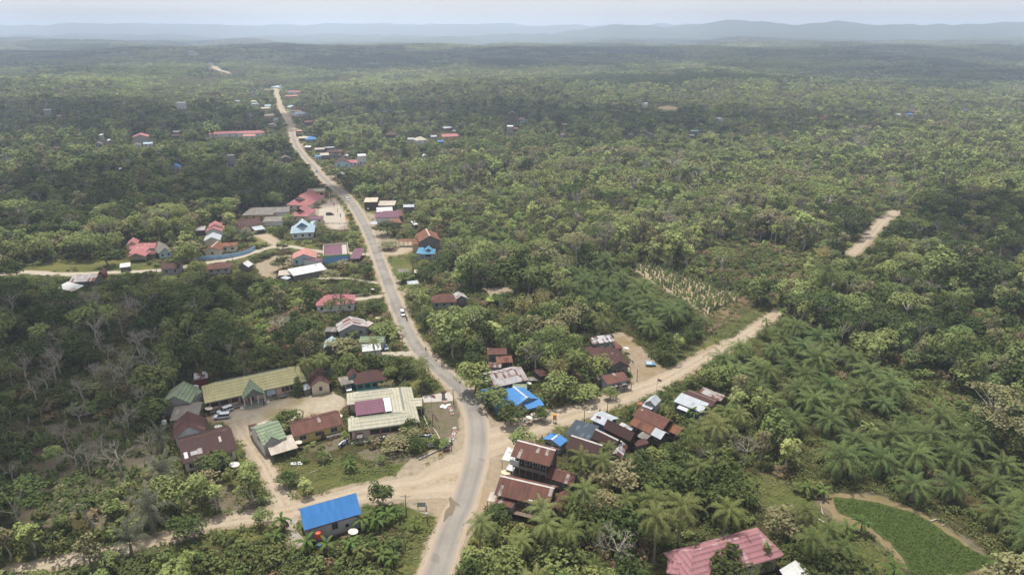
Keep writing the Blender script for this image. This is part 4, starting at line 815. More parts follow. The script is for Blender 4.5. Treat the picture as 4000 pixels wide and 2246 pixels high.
H1('red_pavilion_house', 'rambling bright red roofed house with columned open porch at the wood edge', [
 ('g', (330,880), (657,868), (658,812), 3.4, 1.8, 'coral', 'cream', dict(ov=.5)),
 ('g', (298,835), (440,822), (440,768), 4.6, 1.8, 'coral', 'cream', dict(axis='y', ov=.4)),
 ('g', (325,935), (545,925), (545,870), 3.5, 1.2, 'coral', 'cream', dict(kind='shed', ov=.4)),
 ('g', (305,978), (540,968), (540,905), 3.0, 1.6, 'coral', 'cream', dict(axis='y', open_='near', posts=4, ov=.4)),
 ('g', (545,945), (665,940), (660,905), 2.6, .4, 'rust', 'plank', dict(kind='shed', ov=.2))])
H1('grey_gabled_house', 'blue-walled house with grey weathered gable roof right of the red pavilion', [
 ('g', (700,935), (880,905), (905,800), 3.0, 2.2, 'grey', 'ltblue', dict(axis='y', win='N2,.9,1'))])
H1('coral_double_house', 'white house with stepped double coral gable roofs below the grey roofs', [
 ('g', (1285,668), (1502,655), (1492,590), 3.6, 2.0, 'coral', 'white', dict(axis='y', ov=.4, win='N1,.8,.8')),
 ('g', (1330,618), (1505,602), (1470,560), 4.6, 2.0, 'coral', 'white', dict(axis='y', ov=.4)),
 ('g', (1160,650), (1285,640), (1275,600), 2.8, .5, 'zrust', 'plank', dict(kind='shed'))])
H1('half_white_roof_house', 'small house, one roof slope maroon and the other shiny white', [
 ('g', (1265,785), (1480,768), (1485,705), 3.0, 2.0, 'zinc', 'cream', dict(axis='y', ov=.4))])
H1('orange_roof_cottage', 'cream cottage with orange-brown roof and white ridge strip behind the blue wall', [
 ('g', (1272,905), (1472,900), (1470,825), 3.0, 2.1, 'rust2', 'cream', dict(axis='y', win='N1,1,1.1', ov=.5, cap=M_cap)),
 ('g', (1475,848), (1682,838), (1680,800), 3.2, .4, 'rust2', 'cream', dict(kind='shed', win='N2,1.2,1'))])
H1('maroon_white_house', 'maroon-roofed house with white front wall below the lane', [
 ('g', (730,1135), (970,1118), (972,1050), 3.0, 1.6, 'maroon', 'wplank', dict(win='N2,.9,1', ov=.4))])
H1('hipped_rust_house', 'grey plank house with rusty hipped roof below the blue wall', [
 ('g', (1300,1140), (1605,1112), (1590,1052), 3.2, 2.0, 'rust', 'wplank', dict(kind='hip', win='N3,.9,1', z0=.5))])
H1('white_tin_hut', 'small hut with tattered white sheet roof under the red pavilion', [('g', (215,1112), (350,1095), (362,1052), 2.4, .4, 'white', 'plank', dict(kind='shed', ov=.3))], 'hut')
H1('white_gable_hut', 'tiny hut with pointed white roof beside the lane', [('g', (1700,1100), (1832,1106), (1815,1060), 2.2, 1.8, 'white', 'plank', dict(axis='y', ov=.3))], 'hut')
H1('lane_rust_house', 'plank house with rust and white roof half under a tree by the pale lane', [('k', (860,492), (1185,478), (1198,392), 3.0, 1.6, 'zrust', 'plank', dict(win='N2,.9,1'))])
H1('white_lean_roof', 'open shelter with tilted plain white roof below the pale lane', [('k', (700,555), (905,607), (935,525), 2.6, .9, 'white', 'dark', dict(kind='shed', open_=True, posts=3))], 'shelter')
H1('thatched_hut', 'little brown thatched hut at the edge of the trees by the lane', [('k', (1210,400), (1310,392), (1310,345), 2.4, 1.6, 'maroon', 'rplank', dict(axis='y', ov=.3))], 'hut')
# right of the road
H1('tan_roofed_barn', 'tall dark plank barn with flat tan roof beside the road', [('i', (130,162), (300,158), (294,112), 5.4, .5, 'tan', 'dark', dict(kind='shed', ov=.3))], 'barn')
H1('ribbed_rust_store', 'long low store with pale rust-ribbed roof behind the tan roofed barn', [('i', (305,205), (520,202), (525,152), 3.0, .5, 'wrust', 'plank', dict(kind='shed', ov=.3))], 'store')
H1('purple_hipped_shop', 'roadside shop with purple hipped roof and white top sheet', [
 ('i', (268,358), (580,348), (520,268), 3.4, 2.0, 'purple', 'white', dict(kind='hip')),
 ('i', (292,285), (496,275), (493,232), 4.6, .6, 'white', 'white', dict(kind='shed', ov=.3)),
 ('i', (470,428), (605,418), (590,370), 3.0, .5, 'rust2', 'plank', dict(kind='shed', ov=.2)),
 ('i', (560,335), (622,332), (620,265), 3.2, .6, 'rust', 'plank', dict(kind='shed', ov=.2))], 'shop')
H1('pale_kiosk', 'small open kiosk with pale sheet roof at the road edge', [('i', (215,440), (300,436), (292,408), 2.6, .3, 'zinc', 'plank', dict(kind='shed', open_=True, posts=2, ov=.2))], 'kiosk')
H1('white_sheet_hut', 'tiny hut with white roof alone among trees behind the shops', [('i', (760,446), (815,440), (808,398), 2.8, .4, 'white', 'plank', dict(kind='shed', ov=.2))], 'hut')
H1('zinc_plank_hut', 'small plank hut with pale zinc roof right of the ribbed store', [('i', (625,225), (765,222), (740,188), 3.6, .8, 'zinc', 'plank', dict(ov=.3, z0=.6))], 'hut')
h = H1('tall_plank_barn', 'tall grey plank barn with red-brown roof and pale ridge strip', [
 ('i', (826,662), (1100,642), (1086,545), 5.6, 2.9, 'rust2', 'plank', dict(axis='y', ov=.6, cap=M_cap)),
 ('i', (735,690), (832,690), (800,600), 4.0, .8, 'rust2', 'tan', dict(kind='shed', ov=.3)),
 ('i', (565,650), (735,650), (735,627), 3.2, .3, 'rust2', 'plank', dict(kind='shed', open_=True, posts=4, ov=.2))], 'barn')
H1('blue_tiled_house', 'small white plank house with blue tiled roof in front of the tall barn', [
 ('i', (850,815), (1028,812), (1012,752), 3.2, 2.4, 'btile', 'wplank', dict(kind='gablet', axis='y', hipk=.5, ov=.5, glab='tan', win='N1,2.4,1.2', z0=.5)),
 ('i', (790,805), (860,808), (850,728), 3.2, 1.6, 'btile', 'wplank', dict(kind='gable', ov=.3))])
for nm, lb, A, B, C in (('roadside_shack', 'low shack with grey board roof by the dusty roadside', (568,1050), (702,1040), (692,1003)), ('tan_roof_shack', 'small shack with tan roof half under the trees', (762,1048), (842,1046), (840,1018)), ('zinc_shack', 'small shack with bright zinc roof above the spreading roadside tree', (690,1202), (828,1186), (822,1150))):
    H1(nm, lb, [('i', A, B, C, 2.5, .5, 'zinc' if 'zinc' in nm else ('tan' if 'tan' in nm else 'grey'), 'plank', dict(kind='shed', ov=.2))], 'shack')
H1('green_walled_house', 'pale green plank house with maroon hipped roof by the spreading tree', [
 ('i', (985,1428), (1302,1412), (1225,1330), 3.2, 2.4, 'rust', 'gplank', dict(kind='hip', win='N3,1,1.1', z0=.4))])
H1('grey_gable_cottage', 'small grey plank cottage with rust and white gable right of the green house', [('i', (1272,1390), (1442,1368), (1412,1305), 3.2, 1.5, 'zrust', 'plank', dict(axis='y', ov=.4, win='N2,.7,.9', z0=.4))], 'cottage')
H1('red_roof_under_tree', 'house with long red hipped roof overhung by a dark tree', [('j', (838,345), (1392,312), (1330,190), 3.2, 2.6, 'coral', 'white', dict(kind='hip', win='N4,1,1.1'))])
H1('rust_striped_cottage', 'grey-blue plank cottage with rust and white striped gable roof', [
 ('j', (1160,712), (1590,650), (1490,540), 3.2, 2.2, 'zrust', 'wplank', dict(axis='y', ov=.5, win='N2,1,1')),
 ('j', (1560,650), (1668,582), (1640,530), 2.8, .5, 'wrust', 'plank', dict(kind='shed', ov=.3)),
 ('j', (960,705), (1130,710), (1100,655), 2.6, .4, 'grey', 'plank', dict(kind='shed', ov=.3))], 'cottage')
H1('green_striped_house', 'house with green and white striped roof behind a palm and a parked car', [
 ('j', (1450,858), (1800,862), (1760,770), 3.1, 1.2, 'mgreen', 'white', dict(ov=.4)),
 ('j', (1500,990), (1770,960), (1750,880), 2.6, .5, 'white', 'white', dict(kind='shed', ov=.3))])
H1('blue_tarp_hut', 'small hut under a light blue tarpaulin deep in the trees', [('j', (950,940), (1165,925), (1110,830), 2.6, 1.8, 'ltblue', 'plank', dict(axis='y', ov=.3))], 'hut')
# ---------------------------------------------------------------- far village along the road, and houses scattered in the woods
FARH = [ # view, centre x, eave y, width px, depth px, eave h, rise, roof, wall, kind/axis, label
 ('l',515,128,120,22,3.5,3.5,'ltblue','cream','hip','pale blue pyramid roof at the far end of the village road'),
 ('l',640,192,155,30,3.4,1.8,'coral','white','gable','pink-roofed school block beside the far road end'),
 ('l',600,245,160,30,3.2,1.4,'pink','tan','gable','pink-roofed low block just below the far school block'),
 ('l',640,385,110,34,3.2,2.2,'ltblue','tan','axis','light blue gable roof right of the far road, below the pink blocks'),
 ('l',745,405,75,14,3.0,1,'maroon','brown','gable','small maroon roof behind the light blue ones'),
 ('l',690,445,90,28,3.0,2,'pink','white','gable','pinkish roof beside the white-blue hipped roof'),
 ('l',748,468,160,34,3.2,2.6,'ltblue','white','hip','white-blue hipped roof right of the far road'),
 ('l',632,436,50,22,3.0,1.2,'btile','white','gable','little blue roof at the far road edge'),
 ('l',312,372,78,30,3.2,1.8,'ltblue','white','gable','light blue roof left of the far road'),
 ('l',290,400,110,22,2.8,1.2,'tan','tan','gable','tan roof below the light blue one left of the far road'),
 ('l',140,315,72,32,3.2,1.6,'tan','cream','gable','cream roof standing alone left of the far road'),
 ('l',150,345,95,12,2.8,.8,'ltblue','white','gable','low blue-white roof below the cream roof'),
 ('l',330,492,130,24,3.0,1.3,'tan','tan','gable','tan roofed shop left of the far road'),
 ('l',100,478,56,18,2.8,1.2,'btile','white','hip','small blue roof in the trees left of the far road'),
 ('l',420,540,58,16,2.8,.8,'ltblue','white','gable','small pale blue roof by the far roadside'),
 ('l',340,605,90,18,2.8,.8,'tan','cream','gable','pale roof behind trees above the long red school'),
 ('l',832,575,110,28,3.2,1.2,'pink','brown','gable','orange-pink roof alone right of the far road'),
 ('l',708,688,72,24,2.8,1,'pink','brown','gable','little pink roof by the road bend'),
 ('l',712,728,72,24,2.8,1.2,'dkmar','brown','gable','little dark roof by the road bend'),
 ('l',765,775,145,34,3.2,1,'tan','plank','gable','tan sheet roof next to the blue hipped roof'),
 ('l',848,790,140,30,3.2,2.6,'blue','grey','hip','bright blue hipped roof right of the village road'),
 ('l',808,890,78,28,3.2,.8,'white','plank','gable','white box-shaped roof right of the road'),
 ('l',960,915,125,24,3.0,.9,'wrust','plank','gable','rust-and-white roof at the back of the roadside row'),
 ('l',1080,895,130,12,3.0,.5,'zinc','plank','gable','thin zinc roof behind the roadside row'),
 ('l',1025,990,112,62,3.6,.9,'wrust','plank','shed','broad weathered white roof in the roadside row'),
 ('l',945,1005,80,24,3.4,.6,'btile','ltblue','gable','blue-fronted shop of the roadside row'),
 ('l',1150,950,190,26,3.2,1,'maroon','plank','gable','long dark roof of the roadside row'),
 ('l',1220,945,55,24,3.2,.8,'rust','plank','gable','rusty end roof of the roadside row'),
 ('l',1128,992,90,28,2.8,1.4,'dkmar','grey','axis','small dark gabled shop in the roadside row'),
 ('l',1185,992,60,24,2.8,1.4,'rust','grey','axis','small rusty gabled shop in the roadside row'),
 ('l',1280,1002,50,16,2.6,.8,'zinc','grey','axis','tiny zinc-roofed hut ending the roadside row'),
 ('l',1245,1095,210,50,3.2,3.0,'maroon','ltblue','axis','lilac-walled house with maroon gable roof below the roadside row'),
 ('l',1375,1085,130,36,3.0,1.8,'coral','white','gable','red-roofed wing beside the lilac-walled house'),
 ('l',1495,1000,105,46,7.5,.6,'white','white','shed','tall white swiftlet house right of the roadside row'),
 ('l',535,1035,125,46,3.2,2.0,'grey','plank','axis','grey gabled roof left of the road in trees'),
 ('l',205,1110,60,44,3.0,1.5,'coral','white','axis','small red roof deep in trees left of the road'),
 ('l',1210,1235,90,24,2.8,1.2,'grey','plank','axis','grey shack below the lilac-walled house'),
 ('l',1130,165,1,1,0,0,'tan','tan','skip',''),
 ('s',1600,872,200,26,3.6,1.8,'coral','white','gable','long red school roof in the trees, western half'),
 ('s',1800,868,200,30,3.6,1.8,'coral','white','gable','long red school roof in the trees, eastern half'),
 ('s',1790,890,90,16,3.2,1.2,'pink','white','gable','short pink roof in front of the long red school roofs'),
 ('s',1008,898,118,28,7.5,2.6,'coral','grey','axis','grey two-storey house with red gable roof'),
 ('s',980,955,62,16,3,1.6,'grey','white','axis','small grey roof in front of the grey two-storey house'),
 ('s',1062,945,70,22,3,1.2,'ltblue','white','gable','light blue tarpaulin roof beside the grey two-storey house'),
 ('s',1258,1118,74,22,3.4,2.6,'blue','grey','axis','bright blue gable roof alone in the left woods'),
 ('s',1300,650,64,12,9,.6,'white','white','shed','pale tower block standing above the distant palms'),
 ('s',1648,1030,50,8,9.5,.4,'grey','grey','shed','grey swiftlet tower in the left woods'),
 ('s',716,882,24,6,9,.4,'white','grey','shed','slim grey swiftlet tower at the far left'),
 ('s',336,702,56,14,8,.6,'zinc','grey','shed','bluish tower at the far left clearing'),
 ('s',420,745,34,12,3,.6,'tan','tan','gable','tan hut at the far left clearing'),
 ('s',40,1022,66,16,4,1,'white','white','gable','white hut at the left edge woods'),
 ('s',405,978,60,18,3,1.2,'maroon','white','gable','brown roof with white end at the left woods'),
 ('s',706,948,60,14,3,1.6,'grey','grey','axis','grey gable below the slim tower'),
 ('s',795,922,36,10,3,1,'white','grey','axis','tiny white roof beside the slim tower'),
 ('s',1266,862,54,16,4.5,.8,'white','grey','gable','white-topped roof left of the long red school'),
 ('s',1262,888,60,14,3,1,'maroon','plank','gable','brown roof below the white-topped roof'),
 ('s',2050,1048,74,22,3.2,1.8,'grey','plank','axis','skip'),
 ('s',876,1126,40,10,3,.6,'zinc','grey','gable','tiny zinc roof alone in the lower left woods'),
 ('s',1700,636,34,8,3,.6,'white','white','gable','white roof near the far ridge left of the road'),
 ('s',1825,560,30,8,3,1.5,'white','white','axis','white tent roof left of the far road end'),
 ('s',1912,556,30,8,3,.6,'tan','tan','gable','tan roof close to the far road end'),
 ('s',1410,285,26,10,3,2,'white','white','gable','white roof beside the most distant road'),
 ('r',972,392,105,24,3.6,1.2,'zinc','brown','gable','zinc roof above brown wall in the central woods hamlet'),
 ('r',1000,498,205,34,3.4,1.6,'coral','yellow','gable','long red roof with yellow wall in the woods hamlet'),
 ('r',640,545,150,46,3.4,3.0,'pgreen','white','hip','pale green mosque roof in the woods hamlet'),
 ('r',880,562,76,22,3.0,.9,'blue','grey','gable','bright blue roof at the woods hamlet edge'),
 ('r',492,535,80,26,3.0,1.2,'zinc','white','gable','white roof left of the mosque'),
 ('r',245,478,140,28,3.0,1.4,'maroon','plank','gable','brown roof at the left of the woods hamlet'),
 ('r',1035,432,44,12,3,1,'zinc','white','axis','tiny white gable behind the long red roof'),
 ('r',790,500,80,20,3,1,'zinc','grey','gable','zinc roof behind the mosque'),
 ('r',680,750,90,16,3.0,1.6,'white','white','axis','white roofs alone in the coconut grove'),
 ('r',1742,372,80,20,9.5,.5,'white','grey','shed','grey swiftlet tower with white cap, nearer of the pair'),
 ('r',1770,205,76,26,9.5,2.0,'tan','brown','axis','dark and brick swiftlet tower, farther of the pair'),
 ('r',1922,285,96,36,3.2,1.8,'coral','ltblue','axis','red gable roof near the swiftlet towers'),
 ('r',1815,400,60,18,3,1,'pink','brown','gable','reddish roof behind the grey tower'),
 ('r',2135,348,66,22,3,1,'white','white','gable','white roof right of the red gable'),
 ('r',2440,480,60,24,3.6,1.4,'grey','grey','axis','grey shed near the bare trees'),
 ('r',2430,345,66,10,3,.6,'tan','tan','gable','tan roof right of the white one'),
 ('t',886,594,28,8,4,.8,'white','white','shed','bright white hut alone right of the cleared glade'),
 ('t',460,510,28,10,6,.8,'zinc','white','shed','pale tower hut left of the cleared glade'),
 ('t',742,665,46,8,3,1,'ltblue','grey','gable','blue-white roof in the palm grove'),
 ('t',722,690,30,8,3,1,'zinc','grey','gable','grey-white roof below the blue-white one in the palm grove'),
 ('t',380,685,40,12,4,1,'grey','grey','gable','grey shed in the palm grove'),
 ('t',497,680,26,14,6,.5,'grey','grey','shed','grey tower in the palm grove'),
 ('t',1472,588,38,10,3,1.4,'coral','tan','gable','pink roof in the right-hand woods'),
 ('t',1942,570,32,8,3,1,'blue','white','gable','bright blue roof in the right-hand woods'),
 ('t',1878,572,30,6,3,.6,'white','white','gable','white roof beside the bright blue one'),
 ('t',1952,555,36,7,3,1.4,'purple','brown','gable','purple roof behind the bright blue one'),
 ('t',2252,545,12,5,3,.8,'blue','white','gable','speck of blue roof at the far right'),
 ('t',1344,602,26,5,3,.6,'white','white','gable','small white roof left of the pink one'),
 ('t',290,225,22,7,4,1,'white','white','gable','white house on the distant right ridge'),
 ('t',240,203,14,6,4,1,'white','white','gable','white speck of a house on the distant ridge, left'),
 ('s',352,171,16,5,5,1,'white','white','gable','white house far off on the left plain'),
 ('s',579,196,8,4,12,1,'white','white','shed','tiny white tower far off on the left plain'),
]
for (v, x, y, w, d, eh, rise, roof, wall, kd, lb) in FARH:
    if kd == 'skip' or not lb or lb == 'skip': continue
    s_ = {'gable': dict(kind='gable'), 'axis': dict(kind='gable', axis='y'), 'hip': dict(kind='hip'), 'shed': dict(kind='shed')}[kd]
    nm = 'distant_house' if 'tower' not in lb else 'tower_house'
    if 'swiftlet' in lb: nm = 'swiftlet_house'
    if 'mosque' in lb: nm = 'mosque'
    hh = House(nm, lb, 'house' if 'tower' not in lb else 'tower'); r = Rect(v, (x-w/2, y+.02*w), (x+w/2, y-.02*w), (x+w*.47, y-.02*w-d), eh)
    r.W = min(r.W, max(r.L*1.0, 7)) if 'school' not in lb else min(r.W, 12)
    hh.vol(r, eh, rise, roof, wall, ov=.4, win='N2,1.2,1.2', cap=False, **s_)
for cc, x, y, w, d, lb in (('zinc',1150,163,30,10,'zinc'),):
    pass
# ---------------------------------------------------------------- vehicles
M_tyre = simple('tyre_rubber', '1c1c1d', .9, .1); M_rim = simple('wheel_metal', '9a9ca0', .35, .1, 4, .5, .6); M_lamp = simple('lamp_glass', 'c9ccd0', .15, .05, 3, .6)
M_tail = simple('tail_lamp', '8e2220', .3, .1)
def paint(name, c): return simple('car_paint_'+name, c, .28, .05, .6, .6)
def wheel(root, x, y, r=.34, w=.22, name='wheel'):
    m = MB(); m.disc((x, y-w/2, r), (0,1,0), r, [(.0,0),(.62,0),(.92,.0),(1,.05),(1,w-.05),(.92,w),(.62,w),(0,w)], 16); o = m.build(name, M_tyre, root)
    k = MB(); s = -1 if y < 0 else 1; k.disc((x, y+s*(w/2+.005), r), (0,s,0), r, [(.58,-.02),(.55,.012),(.12,.012),(0,.012)], 12); k.build('rim', M_rim, o)
def loft(secs, mb):
    for a, b in zip(secs, secs[1:]):
        for j in range(len(a)): k = (j+1) % len(a); mb.face([a[j], a[k], b[k], b[j]])
    mb.face(secs[0][::-1]); mb.face(secs[-1])
def car(loc, rz, paintc, label, kind='suv', cat='car', name='parked_car'):
    root = empty(name, loc, rz, label=label, cat=cat); L = 4.6; w = .88; bh = .98 if kind != 'sedan' else .86; rf = 1.72 if kind != 'sedan' else 1.42
    # body sections along x (front at +x): (x, z low, z high, half width)
    S_ = [(2.3,.42,.62,.62),(2.26,.3,.80,.78),(1.9,.26,.92,.86),(1.15,.24,bh,.9),(0,.24,bh+.02,.91),(-1.4,.24,bh+.03,.91),(-2.05,.28,bh+.02,.88),(-2.27,.36,bh-.05,.82)]
    m = MB(); secs = []
    for x, a, b, q in S_: secs.append([Vector(p) for p in ((x,-q*.9,a),(x,q*.9,a),(x,q,a+.14),(x,q,b-.16),(x,q*.9,b),(x,-q*.9,b),(x,-q,b-.16),(x,-q,a+.14))])
    loft(secs[::-1], m); body = m.build('body', paintc, root)
    c0, c1, c2, c3 = (1.25,.55,-2.12,-2.2) if kind != 'sedan' else (1.05,.35,-1.0,-1.75)
    g = MB(); lo = [(c0,.84),(c3,.84)]; hi = [(c1,.68),(c2 if kind != 'sedan' else -.95,.68)]
    P8 = [Vector((c0,-.84,bh-.02)), Vector((c0,.84,bh-.02)), Vector((c3,.84,bh-.02)), Vector((c3,-.84,bh-.02)), Vector((c1,-.69,rf-.08)), Vector((c1,.69,rf-.08)), Vector((c2,.69,rf-.08)), Vector((c2,-.69,rf-.08))]
    for q in ((0,1,5,4),(1,2,6,5),(2,3,7,6),(3,0,4,7)): g.face([P8[k] for k in q])
    g.build('cabin_glass', M_glass, root)
    t = MB(); loft([[Vector((c1+.03,-.6,rf-.09)),Vector((c1+.03,.6,rf-.09)),Vector((c1,.6,rf-.03)),Vector((c1,-.6,rf-.03))],[Vector((c1-.2,-.72,rf-.1)),Vector((c1-.2,.72,rf-.1)),Vector((c1-.2,.64,rf)),Vector((c1-.2,-.64,rf))],[Vector((c2+.05,-.72,rf-.1)),Vector((c2+.05,.72,rf-.1)),Vector((c2+.05,.64,rf-.01)),Vector((c2+.05,-.64,rf-.01))]], t)
    ro = t.build('roof', paintc, root)
    pl = MB()
    for sx in (-1, 1):
        for x0, x1 in (((c0,c1)),((-.25,-.3)),((-1.25,-1.25)),((c3,c2))) : pl.tube([(x0, sx*.85, bh-.02), (x1, sx*.695, rf-.07)], [.045,.045], 4)
    pl.build('window_pillar', paintc, ro)
    for x in (1.42, -1.38):
        for y in (-.8, .8): wheel(root, x, y)
    for y in (-.62, .62): k = MB(); k.abox(2.24, y, .66, .12, .34, .16); k.build('headlight', M_lamp, root); k = MB(); k.abox(-2.24, y*1.1, .78, .08, .2, .3); k.build('tail_light', M_tail, root)
    if kind != 'van': k = MB(); k.abox(2.28, 0, .5, .06, 1.0, .16); k.build('grille', M_tyre, root)
    return root
def ground_at(v, x, y): p = at(v, x, y); return Vector((p.x, p.y, p.z))
def heading(v, a, b): p, q = at(v, *a), at(v, *b); return math.atan2(q.y-p.y, q.x-p.x)
silver = paint('silver', 'b9bdc2'); whitep = paint('white', 'd2d3d2'); navy = paint('blue', '34507c'); blackp = paint('black', '25272a')
car(ground_at('a',1222,672), heading('a',(1290,650),(1150,700)), silver, 'silver off-roader parked nearest the long school building')
car(ground_at('a',1184,748), heading('a',(1260,745),(1110,760)), silver, 'silver off-roader parked second from the long school building')
car(ground_at('b',520,385), heading('b',(515,330),(530,400)), whitep, 'white minivan inside the dark carport of the teal house', 'van')
car(ground_at('j',2072,470), heading('j',(2050,400),(2085,480)), silver, 'silver minivan driving on the main road beside two motorcycles', 'van', name='moving_car')
car(ground_at('j',1826,945), heading('j',(1800,880),(1840,960)), paint('grey_blue', '6d7f96'), 'grey-blue car parked beside the green-striped roof house', 'sedan')
car(ground_at('h',1472,268), heading('h',(1462,230),(1480,290)), whitep, 'white car on the main road above the wheel loader', 'van', name='moving_car')
car(ground_at('h',1250,452), heading('h',(1215,452),(1285,450)), blackp, 'black pickup-like car parked across the clinic yard', 'suv')
car(ground_at('l',923,1208), heading('l',(910,1170),(935,1230)), navy, 'dark blue car on the village road before the bend', 'van', name='moving_car')
car(ground_at('h',400,665), heading('h',(360,660),(420,655)), blackp, 'dark car under the zinc carport of the cream gabled house', 'sedan')
def truck(loc, rz, label):
    root = empty('parked_truck', loc, rz, label=label, cat='truck'); c = paint('yellow', 'c3a03c')
    m = MB(); loft([[Vector(p) for p in ((x,-.95*k,.6),(x,.95*k,.6),(x,.95*k,zt),(x,-.95*k,zt))] for x, k, zt in ((2.9,.95,1.5),(2.8,1,1.6),(2.5,1,2.35),(1.4,1,2.45))][::-1], m); m.build('cab', c, root)
    g = MB(); g.box((2.68,0,1.95), Vector((.37,0,-.93)), EY, Vector((.93,0,.37)), .6,1.6,.04); g.build('windscreen', M_glass, root)
    b = MB(); b.abox(-.9,0,1.0,4.3,2.0,.16); b.abox(-.9,-1,1.45,4.3,.08,.8); b.abox(-.9,1,1.45,4.3,.08,.8); b.abox(-3.05,0,1.45,.08,2.08,.8); b.abox(1.24,0,1.55,.08,2.08,1.1); b.build('cargo_bed', simple('truck_bed', '8a8577'), root)
    f = MB(); f.abox(0,0,.7,5.6,.8,.2); f.build('chassis', M_tyre, root)
    for x in (2.1,-1.9):
        for y in (-.85,.85): wheel(root, x, y, .45, .28)
    return root
truck(ground_at('h',1187,290), heading('h',(1183,245),(1190,300)), 'yellow-cabbed truck parked at the top of the clinic yard')
def loader(loc, rz):
    root = empty('wheel_loader', loc, rz, label='yellow wheel loader parked on the verge beside the main road', cat='wheel loader'); c = paint('loader_yellow', 'c9982f')
    m = MB(); loft([[Vector(p) for p in ((x,-.7,.9),(x,.7,.9),(x,.62,z),(x,-.62,z))] for x, z in ((-2.7,1.7),(-2.5,2.0),(-.4,2.1))], m); m.build('engine_cover', c, root)
    m = MB(); m.abox(1.2,0,1.2,1.9,.9,.6); m.build('front_frame', c, root)
    m = MB(); m.abox(.2,0,2.35,1.2,1.3,1.4); m.build('cab', M_glass, root); m = MB(); m.abox(.2,0,3.13,1.45,1.5,.14); m.build('cab_roof', c, root)
    for y in (-.5,.5): m = MB(); m.tube([(.9,y,1.9),(2.4,y,1.3),(3.2,y,.6)], [.13,.13,.12], 6); m.build('lift_arm', c, root)
    m = MB(); loft([[Vector((3.0,y,.3)),Vector((4.0,y,.15)),Vector((4.0,y,.22)),Vector((3.25,y,.5)),Vector((3.3,y,1.3)),Vector((3.1,y,1.25))] for y in (-1.3,1.3)], m); m.build('bucket', c, root)
    for x in (1.6,-1.6):
        for y in (-.95,.95): wheel(root, x, y, .72, .5)
loader(ground_at('h',1487,495), heading('h',(1480,430),(1497,520)))
